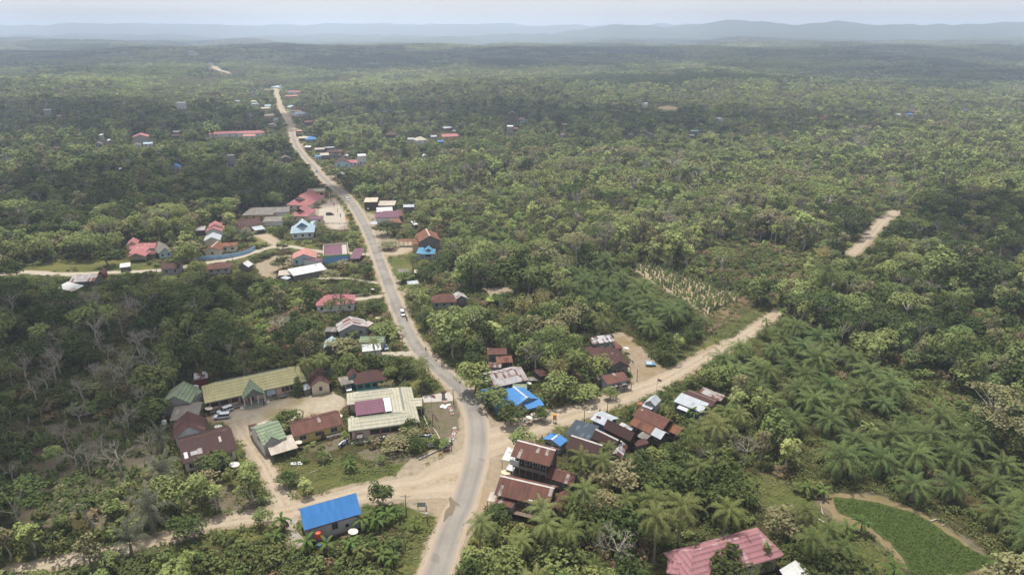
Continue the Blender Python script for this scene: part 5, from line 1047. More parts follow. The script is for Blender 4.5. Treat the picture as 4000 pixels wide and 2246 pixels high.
# people: one continuous skinned body each, clothing as a child
def person(loc, rz, label, shirt, trousers, pose='stand', scale=1.0, drink=None):
    root = bpy.data.objects.new('person', None); COL.objects.link(root); root.location = loc; root.rotation_euler = (0, 0, rz); tag(root, label, 'person')
    sit = pose == 'ride'; hz = .78 if sit else .93
    J = {'pel': (0,0,hz), 'wa': (0.02,0,hz+.18), 'ch': (.05 if sit else .01,0,hz+.40), 'nk': (.06 if sit else .01,0,hz+.56), 'hd': (.09 if sit else .03,0,hz+.68), 'tp': (.09 if sit else .02,0,hz+.80)}
    for s, n in ((1,'l'),(-1,'r')):
        J['sh'+n] = (J['ch'][0], s*.18, hz+.48)
        if sit: J['el'+n] = (.24, s*.24, hz+.28); J['wr'+n] = (.46, s*.27, hz+.24); J['ha'+n] = (.53, s*.27, hz+.24); J['kn'+n] = (.38, s*.17, hz-.10); J['an'+n] = (.16, s*.17, .32); J['to'+n] = (.34, s*.17, .26)
        else: J['el'+n] = (-.02, s*.25, hz+.22); J['wr'+n] = (.06, s*.27, hz-.02); J['ha'+n] = (.09, s*.26, hz-.1); st = s*.14; J['kn'+n] = (.05+st*.6, s*.10, .50); J['an'+n] = (-.02+st, s*.10, .09); J['to'+n] = (.16+st, s*.11, .04)
        J['hi'+n] = (0, s*.10, hz-.03)
    Rr = dict(pel=.13, wa=.12, ch=.145, nk=.055, hd=.095, tp=.075, sh=.062, el=.045, wr=.032, ha=.034, hi=.095, kn=.062, an=.042, to=.04)
    E = [('pel','wa'),('wa','ch'),('ch','nk'),('nk','hd'),('hd','tp')]+[e for n in 'lr' for e in (('ch','sh'+n),('sh'+n,'el'+n),('el'+n,'wr'+n),('wr'+n,'ha'+n),('pel','hi'+n),('hi'+n,'kn'+n),('kn'+n,'an'+n),('an'+n,'to'+n))]
    def skin(nm, keys, edges, mat, grow, parent):
        ks = list(keys); me = bpy.data.meshes.new(nm); me.from_pydata([J[k] for k in ks], [(ks.index(a), ks.index(b)) for a, b in edges], [])
        o = bpy.data.objects.new(nm, me); COL.objects.link(o); o.parent = parent; me.materials.append(mat)
        bm = bmesh.new(); bm.from_mesh(me); bm.verts.layers.skin.verify(); bm.to_mesh(me); bm.free(); o.modifiers.new('skin', 'SKIN')
        for i, k in enumerate(ks): q = Rr.get(k, Rr.get(k[:2], .05))+grow; me.skin_vertices[0].data[i].radius = (q, q)
        me.skin_vertices[0].data[0].use_root = True; o.modifiers.new('sub', 'SUBSURF').levels = 1; return o
    body = skin('body', J.keys(), E, simple('skin', '8a6248', .6, .1), 0, root)
    ks = ['pel','wa','ch','shl','shr','ell','elr']; skin('shirt', ks, [('pel','wa'),('wa','ch'),('ch','shl'),('ch','shr'),('shl','ell'),('shr','elr')], shirt, .018, root)
    ks = ['pel','hil','hir','knl','knr','anl','anr']; skin('trousers', ks, [('pel','hil'),('pel','hir'),('hil','knl'),('hir','knr'),('knl','anl'),('knr','anr')], trousers, .016, root)
    m = MB(); c = Vector(J['hd'])+Vector((-.02,0,.05)); m.disc(c, (0,0,1), .12, [(1,-.05),(1.02,.0),(.9,.06),(.55,.1),(0,.115)], 10); m.build('hair', simple('black_hair', '1d1a18', .6), root)
    m = MB(); m.tube([Vector(J['hd'])+Vector((.085,0,.0)), Vector(J['hd'])+Vector((.125,0,-.03))], [.012,.02], 5); m.build('nose', simple('skin', '8a6248'), body)
    for k, n in enumerate('lr'):
        h0 = Vector(J['ha'+n]); d = (h0-Vector(J['wr'+n])).normalized(); sdv = d.cross(EY).normalized()
        for f in range(4): m = MB(); b = h0+EY*((f-1.5)*.018); m.tube([b, b+d*.045, b+d*.07+Vector((0,0,-.02))], [.009,.008,.006], 5); m.build('finger', simple('skin', '8a6248'), body)
        m = MB(); b = h0-d*.02+EY*(.035 if n == 'r' else -.035); m.tube([b, b+d*.03+Vector((0,0,-.02))], [.01,.008], 5); m.build('thumb', simple('skin', '8a6248'), body)
    return root
C_ = lambda n, c: simple('cloth_'+n, c, .9, .1, 6)
def motorbike(loc, rz, label, col):
    root = empty('motorcycle', loc, rz, label=label, cat='motorcycle')
    for x in (-.62,.62): m = MB(); m.disc((x,-.05,.29), (0,1,0), .29, [(.72,0),(1,.02),(1,.08),(.72,.1),(.72,0)], 14); m.build('wheel', M_tyre, root)
    m = MB(); m.tube([(.62,0,.3),(.48,0,.75),(.42,0,.98)], [.04,.06,.04], 6); m.tube([(.42,0,.8),(.1,0,.42),(-.3,0,.5),(-.75,0,.68)], [.08,.13,.14,.07], 7); m.build('body', paint(label[:6].strip(), col), root)
    m = MB(); m.tube([(.4,-.3,1.0),(.45,0,.97),(.4,.3,1.0)], [.02,.02,.02], 5); m.build('handlebar', M_tyre, root)
    m = MB(); m.tube([(.02,0,.7),(-.3,0,.72),(-.7,0,.78)], [.09,.12,.07], 6); m.build('seat', M_tyre, root)
for v, x, y, lb, cl, sh, pl in (('j',2113,512,'motorcycle beside the silver minivan, its rider in white','8e2a2a','c9c9c4','person in white shirt riding the motorcycle next to the minivan'), ('j',2131,552,'second motorcycle just ahead of the minivan, its rider in black','2a2d33','2b2b30','person in black riding the motorcycle ahead of the minivan'),
                            ('l',571,641,'motorcycle with dark rider far along the village road','2b2b30','2c3140','person in dark jacket riding far along the village road'), ('l',495,456,'farthest motorcycle on the dusty village road','6e2a24','7c5a4a','person riding the farthest motorcycle on the village road')):
    p = ground_at(v, x, y); hd = heading('j', (2100,480), (2160,580)) if v == 'j' else heading('l', (500,440), (590,560)); p.z += .09*(1+max(0, p.y-350)/60)*(.7 if v=='l' else 1)
    motorbike(p, hd, lb, cl); person(p+Vector((math.cos(hd), math.sin(hd), 0))*-.25, hd, pl, C_(lb[:8], sh), C_('dark', '2c2e36'), 'ride')
for v, x, y, hd, lb, sh, tr in (('j',2400,985,-2.0,'person in red shirt walking at the right edge of the road','a33226','2c2e36'), ('c',1955,822,-.6,'person in light blue clothes by the bushes near the shop','7f93b0','6c7c97'),
                           ('c',1745,1005,2.4,'person in black and white at the edge of the dirt road','d0d0cc','26272b'), ('n',2222,610,.5,'person in pale shirt at the edge of the pepper field','c5cad0','4a4f58'), ('a',1708,585,.3,'person in dark red standing by the school porch','5d2a2a','2c2e36')):
    person(ground_at(v, x, y), hd, lb, C_(lb[10:16], sh), C_('tr'+lb[10:14], tr))
motorbike(ground_at('e',372,862), 1.2, 'motorcycle parked on the concrete beside the grey workshop', '7a2c3a')
# ---------------------------------------------------------------- dishes, tanks, poles, signs
def dish(v, x, y, label, dia=2.1, tone='b9b7b0', hgt=1.9, tilt=.12):
    p = at(v, x, y, hgt); p.z = Tf(p.x, p.y); root = empty('satellite_dish', p, 0, label=label, cat='satellite dish', group='satellite dishes beside the houses')
    ax = Vector((tilt, tilt*.6, 1)).normalized(); m = MB(); r = dia/2
    m.disc((0,0,hgt-.12), ax, r, [(0,0),(.35,.02),(.7,.1),(1,.22),(1.01,.19),(.7,.07),(.35,-.02),(0,-.03)], 24); d = m.build('bowl', simple('dish_'+tone, tone, .6, .08, 2), root)
    m = MB(); m.tube([(0,0,0),(0,0,hgt-.15)], [.06,.05], 6); m.build('mast', M_post, root)
    m = MB(); f = Vector((0,0,hgt-.12))+ax*(r*.95)
    for k in range(3): a = 2.09*k; q = Vector((0,0,hgt-.12))+ax.orthogonal().normalized()*0+Vector((math.cos(a)*r*.95, math.sin(a)*r*.95, .14)); m.tube([q, f], [.018,.018], 4)
    m.build('feed_arm', M_post, d); m = MB(); m.tube([f-ax*.12, f+ax*.05], [.07,.07], 8); m.build('receiver', M_rim, d)
for a in (('a',842,352,'white satellite dish by the red outhouse behind the school end'), ('a',840,555,'white satellite dish between the mossy roof and the school'), ('a',1015,628,'rust-speckled satellite dish beside the parked off-roaders',2.1,'c5b8a8'),
          ('a',1133,856,'white satellite dish in front of the maroon side wing'), ('a',1335,1333,'large white satellite dish at the corner of the low maroon house',2.5), ('a',2140,1053,'satellite dish with brown stains next to the rusty white canopy',1.9,'bfb3a4'),
          ('b',395,722,'white satellite dish behind the yellow house'), ('c',855,635,'satellite dish at the end of the white-rust longhouse',1.7), ('c',920,1030,'cream satellite dish in front of the blue roofs',2.1,'b8b2a0'), ('c',853,1063,'spotted satellite dish left of the cream one by the blue roofs',2.1,'b9bdb4'),
          ('c',2075,192,'satellite dish on the sandy yard by the striped roof'), ('o',855,540,'rusty brown satellite dish beside the small zinc house',2.0,'8a4f3e'), ('o',1082,1135,'cream satellite dish hanging over the gully among tin roofs',2.2,'b8b29c'), ('d',498,557,'tan satellite dish below the white awning of the two-storey house',2.3,'c4b699'),
          ('e',1218,900,'large white satellite dish behind the blue-roofed workshop',2.2), ('h',1098,960,'satellite dish squeezed beside the blue-walled shop',1.7), ('j',1645,108,'small pale satellite dish raised beside the road wall',1.6), ('j',1720,515,'satellite dish in bushes beside the rust striped cottage',1.9,'b7a98c'), ('i',185,243,'satellite dish at the foot of the tan roofed barn',1.5), ('o',50,905,'cream satellite dish behind the black roof',1.7)): dish(*a)
def tank(v, x, y, label, c, r=.62, hgt=1.3, stand=1.4):
    p = at(v, x, y, stand+hgt*.5); p.z = Tf(p.x, p.y); root = empty('water_tank', p, 0, label=label, cat='water tank', group='water tanks on stands'); m = MB(); prof = [(0,0),(.95,0),(1,.05)]
    for k in range(5): z = .08+k*(hgt-.3)/5; prof += [(1.0,z+.02),(.96,z+.09),(1.0,z+.16)]
    prof += [(1,hgt-.16),(.8,hgt-.05),(.35,hgt),(.35,hgt+.08),(0,hgt+.08)]; m.disc((0,0,stand), (0,0,1), r, prof, 18); m.build('barrel', simple('plastic_'+c, c, .45, .1, 2), root)
    for a in (-1,1):
        for b in (-1,1): m = MB(); m.abox(a*r*.75, b*r*.75, stand/2, .1, .1, stand); m.build('leg', M_post, root)
    m = MB(); m.abox(0,0,stand-.05,r*2.1,r*2.1,.09); m.build('platform', M_wood, root)
for a in (('a',455,800,'white water tank beside the maroon gabled house','cfcfcb'), ('a',447,742,'brown-red water tank behind the white tank','6d3a36',.6,1.2,1.2), ('e',780,940,'orange-red water tank above blue drums behind the workshop','c4492e',.62,1.5,1.6), ('c',1180,1045,'orange-yellow water tank at the dirt road corner','d18a1e',.5,1.5,1.4), ('a',1108,925,'tan-orange water tank behind the low maroon roof','c08a4a',.6,1.2,1.5), ('o',1210,1290,'small orange water drum under the tin roof houses','9c4a28',.45,1.1,.6)): tank(*a)
for k, (x, y) in enumerate(((790,1040), (888,1000), (800,1078))):
    p = at('e', x, y, .5); m = MB(); m.disc((p.x,p.y,0), (0,0,1), .42, [(0,0),(1,.02),(1,.3),(.97,.33),(1,.36),(1,.62),(.97,.65),(1,.68),(1,.95),(.93,.95),(.93,.8),(0,.8)], 14)
    m.build('water_drum', simple('drum_blue', '2a62a8', .5, .1), label=['blue drum under the orange-red tank', 'blue drum right of the orange-red tank', 'blue drum set lowest below the orange-red tank'][k], cat='drum', group='blue drums behind the workshop')
def pole(v, x, y0, y1, label, cross=False, box=False, mat=None, lamp=False, r=.11):
    """y0 the foot, y1 the top in the view"""
    b = at(v, x, y0); u0, v0 = px(v, x, y0); u1, v1 = px(v, x, y1); _, _, d = proj(b.x, b.y, b.z)
    rx, ry, rz = ray(u1, v1); hgt = max(4.5, min(11, H+rz*(b.y/ry)-b.z)); root = empty('lamp_post' if lamp else 'utility_pole', b, 0, label=label, cat='street lamp' if lamp else 'utility pole', group=None if lamp else 'utility poles by the roads')
    m = MB(); m.tube([(0,0,0),(0,0,hgt*.5),(0,0,hgt)], [r,r*.9,r*.7], 7); m.build('shaft', mat or simple('pole_brown', '5b463a', .9, .2), root)
    if cross:
        m = MB(); m.abox(0,0,hgt-.35,2.2,.12,.12); m.build('crossarm', M_rim, root)
        for dx in (-1,0,1): m = MB(); m.disc((dx,0,hgt-.29+(0 if dx else .35)), (0,0,1), .08, [(0,0),(1,0),(.6,.1),(1,.14),(.5,.26),(0,.26)], 8); m.build('insulator', M_lamp, root)
    if box: m = MB(); m.abox(0,-.2,2.6,.5,.3,.7); m.build('meter_box', M_lamp, root)
    if lamp: m = MB(); m.tube([(0,0,hgt-.1),(.5,-.1,hgt+.1)], [.04,.04], 5); m.build('arm', M_rim, root); m = MB(); m.abox(.65,-.12,hgt+.1,.5,.22,.12); m.build('lamp_head', M_lamp, root)
    return b, hgt
PB = [pole('e',1890,705,440,'brown utility pole with crossarm on the grassy bend beside the lane',True), pole('e',2152,790,565,'short utility pole with meter box beside the billboard',False,True), pole('b',1838,585,385,'utility pole at the office gate beside the main road',True), pole('b',1812,1165,980,'utility pole among the striped tyres at the curve',True),
      pole('j',1975,770,628,'utility pole left of the road above the pale lane'), pole('j',1800,372,205,'utility pole beside the red roof driveway'), pole('h',1565,645,528,'utility pole opposite the shops beside the apron',True), pole('h',1694,965,848,'utility pole by the purple-roofed porch'), pole('i',240,1120,955,'leaning utility pole above the bare bank'),
      pole('c',1712,822,585,'tall rusty utility pole in the bushes left of the roadside shop'), pole('c',1838,1002,925,'thin utility pole halfway along the dirt road'), pole('c',1548,1142,1045,'thin utility pole in front of the zinc hall'), pole('c',2210,610,505,'utility pole on the sandy yard beside the shop'), pole('g',1640,1055,935,'brown utility pole in front of the blue wall'), pole('b',1440,560,350,'thin green utility pole beside the office driveway'), pole('b',1580,870,690,'wooden utility pole inside the office forecourt'),
      pole('h',1390,375,285,'utility pole beside the flags of the clinic yard')]
pole('b',1452,278,215,'white-headed lamp post on the lawn behind the office', lamp=True, mat=M_rim, r=.07); pole('f',1805,1085,880,'grey lamp post standing behind the red tiled hall', lamp=True, mat=M_rim, r=.09)
def wire(a, b, label):
    (p, hp), (q, hq) = a, b
    m = MB(); pts = [Vector((p.x+(q.x-p.x)*t, p.y+(q.y-p.y)*t, (p.z+hp-.2)*(1-t)+(q.z+hq-.2)*t-1.3*4*t*(1-t))) for t in [k/12 for k in range(13)]]; m.tube(pts, [.012]*13, 3); m.build('power_line', simple('cable', '2b2b2b'), label=label, cat='power line')
wire(PB[0], PB[1], 'power line from the crossarm pole to the billboard pole'); wire(PB[0], PB[3], 'power line crossing the lane mouth to the curve'); wire(PB[3], PB[2], 'power line along the office forecourt')
wire(PB[4], PB[5], 'power line along the left roadside above the pale lane'); wire(PB[6], PB[7], 'power line between the two poles at the purple shop')
def board(v, x, y, w, hh, z0, label, cols, rz=0, posts=True, name='sign_board'):
    p = at(v, x, y, 0); root = empty(name, p, rz, label=label, cat='sign'); m = MB(); m.abox(0,0,z0+hh/2,w,.06,hh); m.build('panel', simple('sign_'+cols[0], cols[0], .6, .12, 3), root)
    for k, (c, x0, z1, ww, h2) in enumerate(cols[1:]): q = MB(); q.abox(x0*w, -.04, z0+z1*hh, ww*w, .02, h2*hh); q.build('sign_band', simple('sign_'+c, c, .6, .1, 3), root)
    if posts:
        for s in (-1,1): q = MB(); q.abox(s*w*.46, .09, (z0+hh)/2, .09, .09, z0+hh); q.build('post', M_post, root)
board('e', 2080, 625, 1.9, 1.1, .9, 'dark-framed billboard with pale picture at the lane mouth', ['3a3a3c', ('a9b4b6',0,.5,.86,.76), ('6e8290',-.1,.72,.5,.12), ('7d9a6c',.05,.3,.7,.16)], .1, name='billboard')
board('b', 1557, 1125, 1.8, 1.2, .4, 'white information board on the slope below the office forecourt', ['c6c8c8', ('9fa3a6',0,.72,.8,.07), ('a8abad',0,.5,.7,.06)], .35)
board('b', 1678, 1245, 1.4, 1.3, .4, 'yellow sign board beside the low kerb wall at the curve', ['c9b878', ('b06a4a',0,.6,.5,.2)], .6)
board('b', 1745, 1190, 2.0, .9, .3, 'dark maroon board next to the yellow sign at the curve', ['5f3b3b'], .5)
board('b', 1512, 1340, 1.0, .7, .3, 'small faded yellow sign in the verge grass', ['c7b183'], .3)
# walls, kerbs
def wall_line(name, label, v, pts, hgt, th, mat, cat='wall', zb=0):
    P = [at(v, *p) for p in pts]; m = MB()
    for a, b in zip(P, P[1:]):
        d = Vector((b.x-a.x, b.y-a.y, 0)); L = d.length; d.normalize(); c = (a+b)/2; m.box((c.x, c.y, Tf(c.x, c.y)+hgt/2), d, Vector((-d.y,d.x,0)), EZ, L+.02, th, hgt)
    if name == 'blue_wall':
        for a, b in zip(P, P[1:]): KEEP.append(hull([proj(q.x, q.y, z)[:2] for q in (a, b) for z in (.3, hgt)]))
    o = m.build(name, mat, label=label, cat=cat); return o
N_ = NT('speckled_stone', .9, .1); v_ = N_.n('ShaderNodeTexVoronoi'); v_.inputs['Scale'].default_value = 2.6; N_.l(N_.n('ShaderNodeTexCoord').outputs['Object'], v_.inputs['Vector']); sc_ = N_.n('ShaderNodeSeparateColor'); N_.l(v_.outputs['Color'], sc_.inputs[0])
N_.col(N_.mix(N_.math('GREATER_THAN', sc_.outputs[0], .5), lin('2d3036'), lin('c3c5c8'))); M_speck = N_.m
wall_line('retaining_wall', 'black and white stone retaining wall below the office flower beds', 'b', [(920,1030),(1080,1015),(1240,1020),(1400,1010),(1560,1000)], 1.2, .4, M_speck)
wall_line('stone_wall', 'black and white stone wall stub below the yellow house corner', 'b', [(400,1140),(455,1090),(512,1060)], 1.4, .4, M_speck)
wall_line('kerb_wall', 'black and white painted stone wall end at the road curve', 'b', [(1690,1150),(1750,1105),(1825,1070)], 1.2, .4, M_speck)
wall_line('low_wall', 'low concrete kerb wall around the slope at the road curve', 'b', [(1400,1275),(1520,1220),(1640,1160),(1700,1130)], .45, .3, M_conc)
wall_line('garden_wall', 'pale low wall on the office forecourt beside the path', 'b', [(1460,730),(1520,870),(1560,980)], .5, .3, M_conc)
wall_line('forecourt_wall', 'second low wall running down the office forecourt', 'b', [(1580,880),(1630,950),(1665,1020)], .4, .3, M_conc)
wall_line('blue_wall', 'long light blue painted wall along the pale lane', 'g', [(1205,1015),(1350,1012),(1500,1000),(1640,980),(1760,955),(1850,925),(1925,880)], 1.9, .18, simple('blue_wall_paint', '8fb2d4', .8, .12, .5))
wall_line('path_wall', 'dark low wall beside the red roof driveway', 'j', [(1395,215),(1500,205),(1625,195)], .9, .25, M_conc)
def fence(name, label, v, pts, hgt, mat, step=2.2, slats=2, cat='fence'):
    P = [at(v, *p) for p in pts]; root = empty(name, P[0], 0, label=label, cat=cat); o0 = P[0]
    for a, b in zip(P, P[1:]):
        L = (b-a).length; n = max(1, int(L/step)); d = (b-a).normalized(); nn = Vector((-d.y,d.x,0))
        for k in range(n+1): q = a.lerp(b, k/n)-o0; m = MB(); m.abox(q.x,q.y,hgt/2,.12,.12,hgt); m.build('fence_post', mat, root)
        for s in range(slats): c = (a+b)/2-o0; m = MB(); m.box((c.x,c.y,hgt*(.45+.42*s)), d, nn, EZ, L, .05, .12); m.build('rail', mat, root)
bluef = simple('blue_fence_paint', '3f6796', .7, .15)
fence('blue_fence', 'blue railing along the lower edge of the clinic yard', 'h', [(1180,572),(1280,570),(1370,572),(1500,570)], 1.2, bluef)
fence('roadside_fence', 'blue railing leading down from the clinic gate beside the palm', 'h', [(1435,600),(1445,680),(1470,740),(1490,800),(1400,825)], 1.2, bluef)
fence('plank_fence', 'grey plank fence left of the roadside shop', 'c', [(1600,545),(1660,600),(1720,660),(1760,700)], 1.5, M_post, 1.2, 3)
fence('timber_bridge', 'old timber rail across the office garden ditch', 'b', [(1590,715),(1640,800),(1660,885)], .8, M_post, 1.2, 2, 'railing')
# tyres painted as planters
for k, (x, y) in enumerate(((1738,555),(1780,590),(1790,630),(1808,658),(1820,700),(1850,882),(1855,922),(1840,953),(1835,986),(1822,1018))):
    p = at('b', x, y); m = MB(); m.disc((p.x,p.y,.0), (0,0,1), .55, [(.55,0),(.95,0),(1,.1),(1,.26),(.9,.34),(.6,.34),(.55,.28),(.55,0)], 16)
    m.build('tyre_planter', simple('tyre_white' if k % 2 else 'tyre_pink', 'c9c5bd' if k % 2 else 'b98f86', .8, .25, 4), label='painted tyre planter lying in the row along the office curve', cat='tyre', group='painted tyres along the curve')
for k, (x, y) in enumerate(((540,752),(545,790),(560,745))):
    p = at('b', x, y); m = MB(); m.disc((p.x,p.y,.0), (0,0,1), .6, [(.5,0),(.95,0),(1,.1),(1,.26),(.9,.34),(.55,.34),(.5,0)], 16)
    m.build('tyre_planter', simple('tyre_white', 'c9c5bd'), label='white tyre on the small lawn at the courtyard mouth', cat='tyre', group='white tyres on the courtyard lawn')
def flag(v, x, y0, hgt, label):
    p = at(v, x, y0); root = empty('flagpole', p, 0, label=label, cat='flagpole'); m = MB(); m.tube([(0,0,0),(0,0,hgt)], [.05,.035], 6); m.build('shaft', M_rim, root)
    for k, c in enumerate(('b0292c', 'd4d2ce')):
        m = MB(); n = 6
        for a in range(n): x0, x1 = .06+a*.2, .06+(a+1)*.2; z = hgt-.1-k*.45; f = lambda x: math.sin(x*5)*.07; m.prism([(x0,f(x0),z-.45-x0*.25),(x1,f(x1),z-.45-x1*.25),(x1,f(x1),z-x1*.25),(x0,f(x0),z-x0*.25)], .012, d=Vector((0,1,0)))
        m.build('flag_stripe', simple('flag_'+c, c, .8, .05), root)
flag('c',1690,1290,6.5,'red and white flag on a pole above the black roof'); flag('c',2452,790,6,'red and white flag on a pole by the small zinc house'); flag('b',1567,720,7,'red and white flag hanging on the office flagpole')
for k, (x, y) in enumerate(((1213,240),(1240,265),(1262,330),(1285,330),(1300,375),(1345,455),(1380,520))):
    p = at('h', x, y); c = ['b0292c','d4d2ce','4a6f9c','c4a63a'][k % 4]; root = empty('banner_pole', p, 0, label='slim coloured banner on a bamboo pole along the clinic roadside', cat='banner', group='banners along the clinic yard edge')
    m = MB(); m.tube([(0,0,0),(.1,0,3),(.5,0,4.6)], [.04,.035,.02], 5); m.build('pole', M_post, root); m = MB(); m.abox(.35,0,3.2,.5,.03,2.2); m.build('banner', simple('banner_'+c, c, .8, .1), root)
# goal frame, laundry, odds and ends
p = at('b', 757, 400); root = empty('goal_frame', p, heading('b', (675,405), (840,375)), label='white pipe goal frame between the teal house and the office', cat='goal'); m = MB(); m.tube([(-2.6,0,0),(-2.6,0,2)], [.06,.06], 6); m.build('goal_post', M_wpost, root); m = MB(); m.tube([(2.6,0,0),(2.6,0,2)], [.06,.06], 6); m.build('goal_post', M_wpost, root); m = MB(); m.tube([(-2.6,0,2),(2.6,0,2)], [.06,.06], 6); m.build('crossbar', M_wpost, root)
def laundry(v, a, b, label, cols):
    p, q = at(v, *a), at(v, *b); root = empty('clothes_line', p, heading(v, a, b), label=label, cat='clothes line'); L = (q-p).length
    for x in (0, L): m = MB(); m.abox(x,0,.85,.08,.08,1.7); m.build('post', M_post, root)
    m = MB(); m.tube([(0,0,1.6),(L/2,0,1.52),(L,0,1.6)], [.012]*3, 3); m.build('cord', M_post, root)
    for k in range(int(L/.7)): c = cols[k % len(cols)]; m = MB(); m.abox(.45+k*.7,0,1.15,.5,.04,.8); m.build('garment', simple('cloth_'+c, c, .9, .1), root)
laundry('c', (735,1170), (870,1125), 'clothes line with blue and violet washing under the mango tree', ['5a5f9a','8f9cc0','6a4f84','a9b4c4']); laundry('o', (820,655), (885,640), 'short clothes line with pink and blue washing by the small zinc house', ['c08aa0','6f95c4','a9b4c4']); laundry('c', (2090,350), (2165,410), 'clothes line with white washing beside the maroon house porch', ['c6c8cc','6d7ea6','a05050'])
for v, x, y, w, d, c, nm, lb in (('b',1718,605,2.2,2.0,'c9c9c5','tarpaulin','crumpled white tarpaulin on the office forecourt'), ('b',1770,590,1.3,1.0,'c9c9c5','tarpaulin','small white tarpaulin heap beside the larger one'), ('a',2118,1320,3.0,1.3,'c9cccd','metal_sheet','flat white metal sheet lying on the grass slope'), ('c',1618,995,1.6,.8,'b3aca0','concrete_slab','loose concrete block at the verge of the dirt road')):
    p = at(v, x, y); m = MB(); pts = []
    for k in range(10): a = k*.628; q = (1+.25*math.sin(k*2.7)) if nm == 'tarpaulin' else 1; pts.append((p.x+math.copysign(min(abs(math.cos(a)*1.3),1), math.cos(a))*w/2*q, p.y+math.copysign(min(abs(math.sin(a)*1.3),1), math.sin(a))*d/2*q))
    top = [(a, b, .18+(.2*math.sin(i*2.1) if nm == 'tarpaulin' else 0)) for i, (a, b) in enumerate(pts)]
    m.face([(p.x,p.y,.5 if nm == 'tarpaulin' else .18)]+[top[0], top[1]]); 
    for i in range(10): j = (i+1) % 10; m.face([(p.x,p.y,.45 if nm == 'tarpaulin' else .18), top[i], top[j]]); m.face([(pts[i][0],pts[i][1],.0), (pts[j][0],pts[j][1],.0), top[j], top[i]])
    m.build(nm, simple('sheet_'+c, c, .7, .15, 2), label=lb, cat=nm.replace('_', ' '))
h = House('solar_panel_stand', 'blue-white panels on a low stand on the sandy yard', 'stand'); h.vol(Rect('c', (2325,395), (2400,400), (2405,370), .9), .9, .4, 'ltblue', 'plank', 'shed', open_=True, posts=2, ov=.1); h.vol(Rect('c', (2395,405), (2450,400), (2445,382), .7), .7, .3, 'btile', 'plank', 'shed', open_=True, posts=2, ov=.1)
h = House('pump_scaffold', 'small wooden scaffold holding a drum below the office windows', 'scaffold'); h.vol(Rect('b', (620,1000), (692,995), (690,935), 2.2), 2.2, .1, 'grey', 'plank', 'shed', open_=True, posts=2, ov=.1)
def gate(v, x, y): 
    p = at(v, x, y); root = empty('gate_post', p, .1, label='cream gatehouse pillar with maroon cap on the concrete apron', cat='gate pillar'); m = MB(); m.abox(0,0,1.1,1.0,.8,2.2); m.build('pillar', WALLS['grey'], root); m = MB(); m.abox(0,0,2.35,1.7,1.1,.3); m.build('pillar_cap', M_maroon, root)
gate('b', 1712, 505)
ALB = 1.0
# ---------------------------------------------------------------- plants
def leafm(name, a, b, rv=.3, trans=.25, hue=.03, st_=.2):
    """foliage: base colour between a and b by plant, leaf to leaf variation by mesh island"""
    N = NT(name, .75, .12); oi = N.n('ShaderNodeObjectInfo'); g = N.n('ShaderNodeNewGeometry'); rp = g.outputs['Random Per Island']
    st = N.ramp(N.noise(oi.outputs['Location'], .016, 2), .36, .64); c = N.mix(N.math('ADD', N.math('MULTIPLY', oi.outputs['Random'], .55), N.math('MULTIPLY', st, .45)), lin(a), lin(b))
    a2 = lin(b); c = N.mix(N.math('MULTIPLY', N.ramp(N.noise(oi.outputs['Location'], .007, 3), .5, .68), st_), c, (min(1, a2[0]*1.22), min(1, a2[1]*1.2), a2[2]*1.0, 1))
    h_ = N.n('ShaderNodeHueSaturation'); N.l(c, h_.inputs['Color'])
    r2 = N.math('FRACT', N.math('MULTIPLY', oi.outputs['Random'], 17.3)); N.l(N.math('ADD', .5-hue/2, N.math('MULTIPLY', r2, hue)), h_.inputs['Hue'])
    N.l(N.math('MULTIPLY', N.math('ADD', 1-rv/2, N.math('MULTIPLY', rp, rv)), N.math('ADD', .86, N.math('MULTIPLY', N.math('FRACT', N.math('MULTIPLY', oi.outputs['Random'], 7.7)), .28))), h_.inputs['Value'])
    N.l(h_.outputs[0], N.b.inputs['Base Color'])
    t = N.n('ShaderNodeBsdfTranslucent'); mx = N.n('ShaderNodeMixShader'); mx.inputs[0].default_value = trans; N.l(h_.outputs[0], t.inputs[0])
    N.l(N.b.outputs[0], mx.inputs[1]); N.l(t.outputs[0], mx.inputs[2]); N.l(mx.outputs[0], N.t.nodes['Material Output'].inputs[0]); return N.m
LF = dict(dark=leafm('dark_leaves', '3b4522', '4c572e'), mid=leafm('mid_leaves', '5e6b3b', '787e4c'), light=leafm('light_leaves', '7f8c50', '979c63', trans=.3), olive=leafm('olive_leaves', '676646', '7b7555'),
          bright=leafm('bright_leaves', '6e8044', '869454', trans=.35), brown=leafm('brownish_leaves', '716347', '7f6f56'), palm=leafm('oil_palm_leaves', '434f2d', '5b673b', trans=.18, st_=.15), coco=leafm('coconut_leaves', '4e582e', '6d7044', trans=.18, st_=.1),
          banana=leafm('banana_leaves', '47592b', '61703a', trans=.4), bamboo=leafm('bamboo_leaves', '7e7b4a', '8b8253', trans=.35), shrub=leafm('shrub_leaves', '46522a', '676b3e', hue=.05), grass=leafm('grass_blades', '4e5830', '736f48', trans=.3), grey=leafm('dry_palm_leaves', '636653', '797866'))
for n_ in ('oil_palm_leaves', 'coconut_leaves'): bpy.data.materials[n_].node_tree.nodes['Principled BSDF'].inputs['Roughness'].default_value = .75; bpy.data.materials[n_].node_tree.nodes['Principled BSDF'].inputs['Specular IOR Level'].default_value = .1
BARK = simple('pale_bark', '9a938a', .9, .25, 1.5); DBARK = simple('dark_bark', '5c5044', .95, .3, 1.5); PBARK = simple('palm_bark', '7d7466', .95, .3, 2)
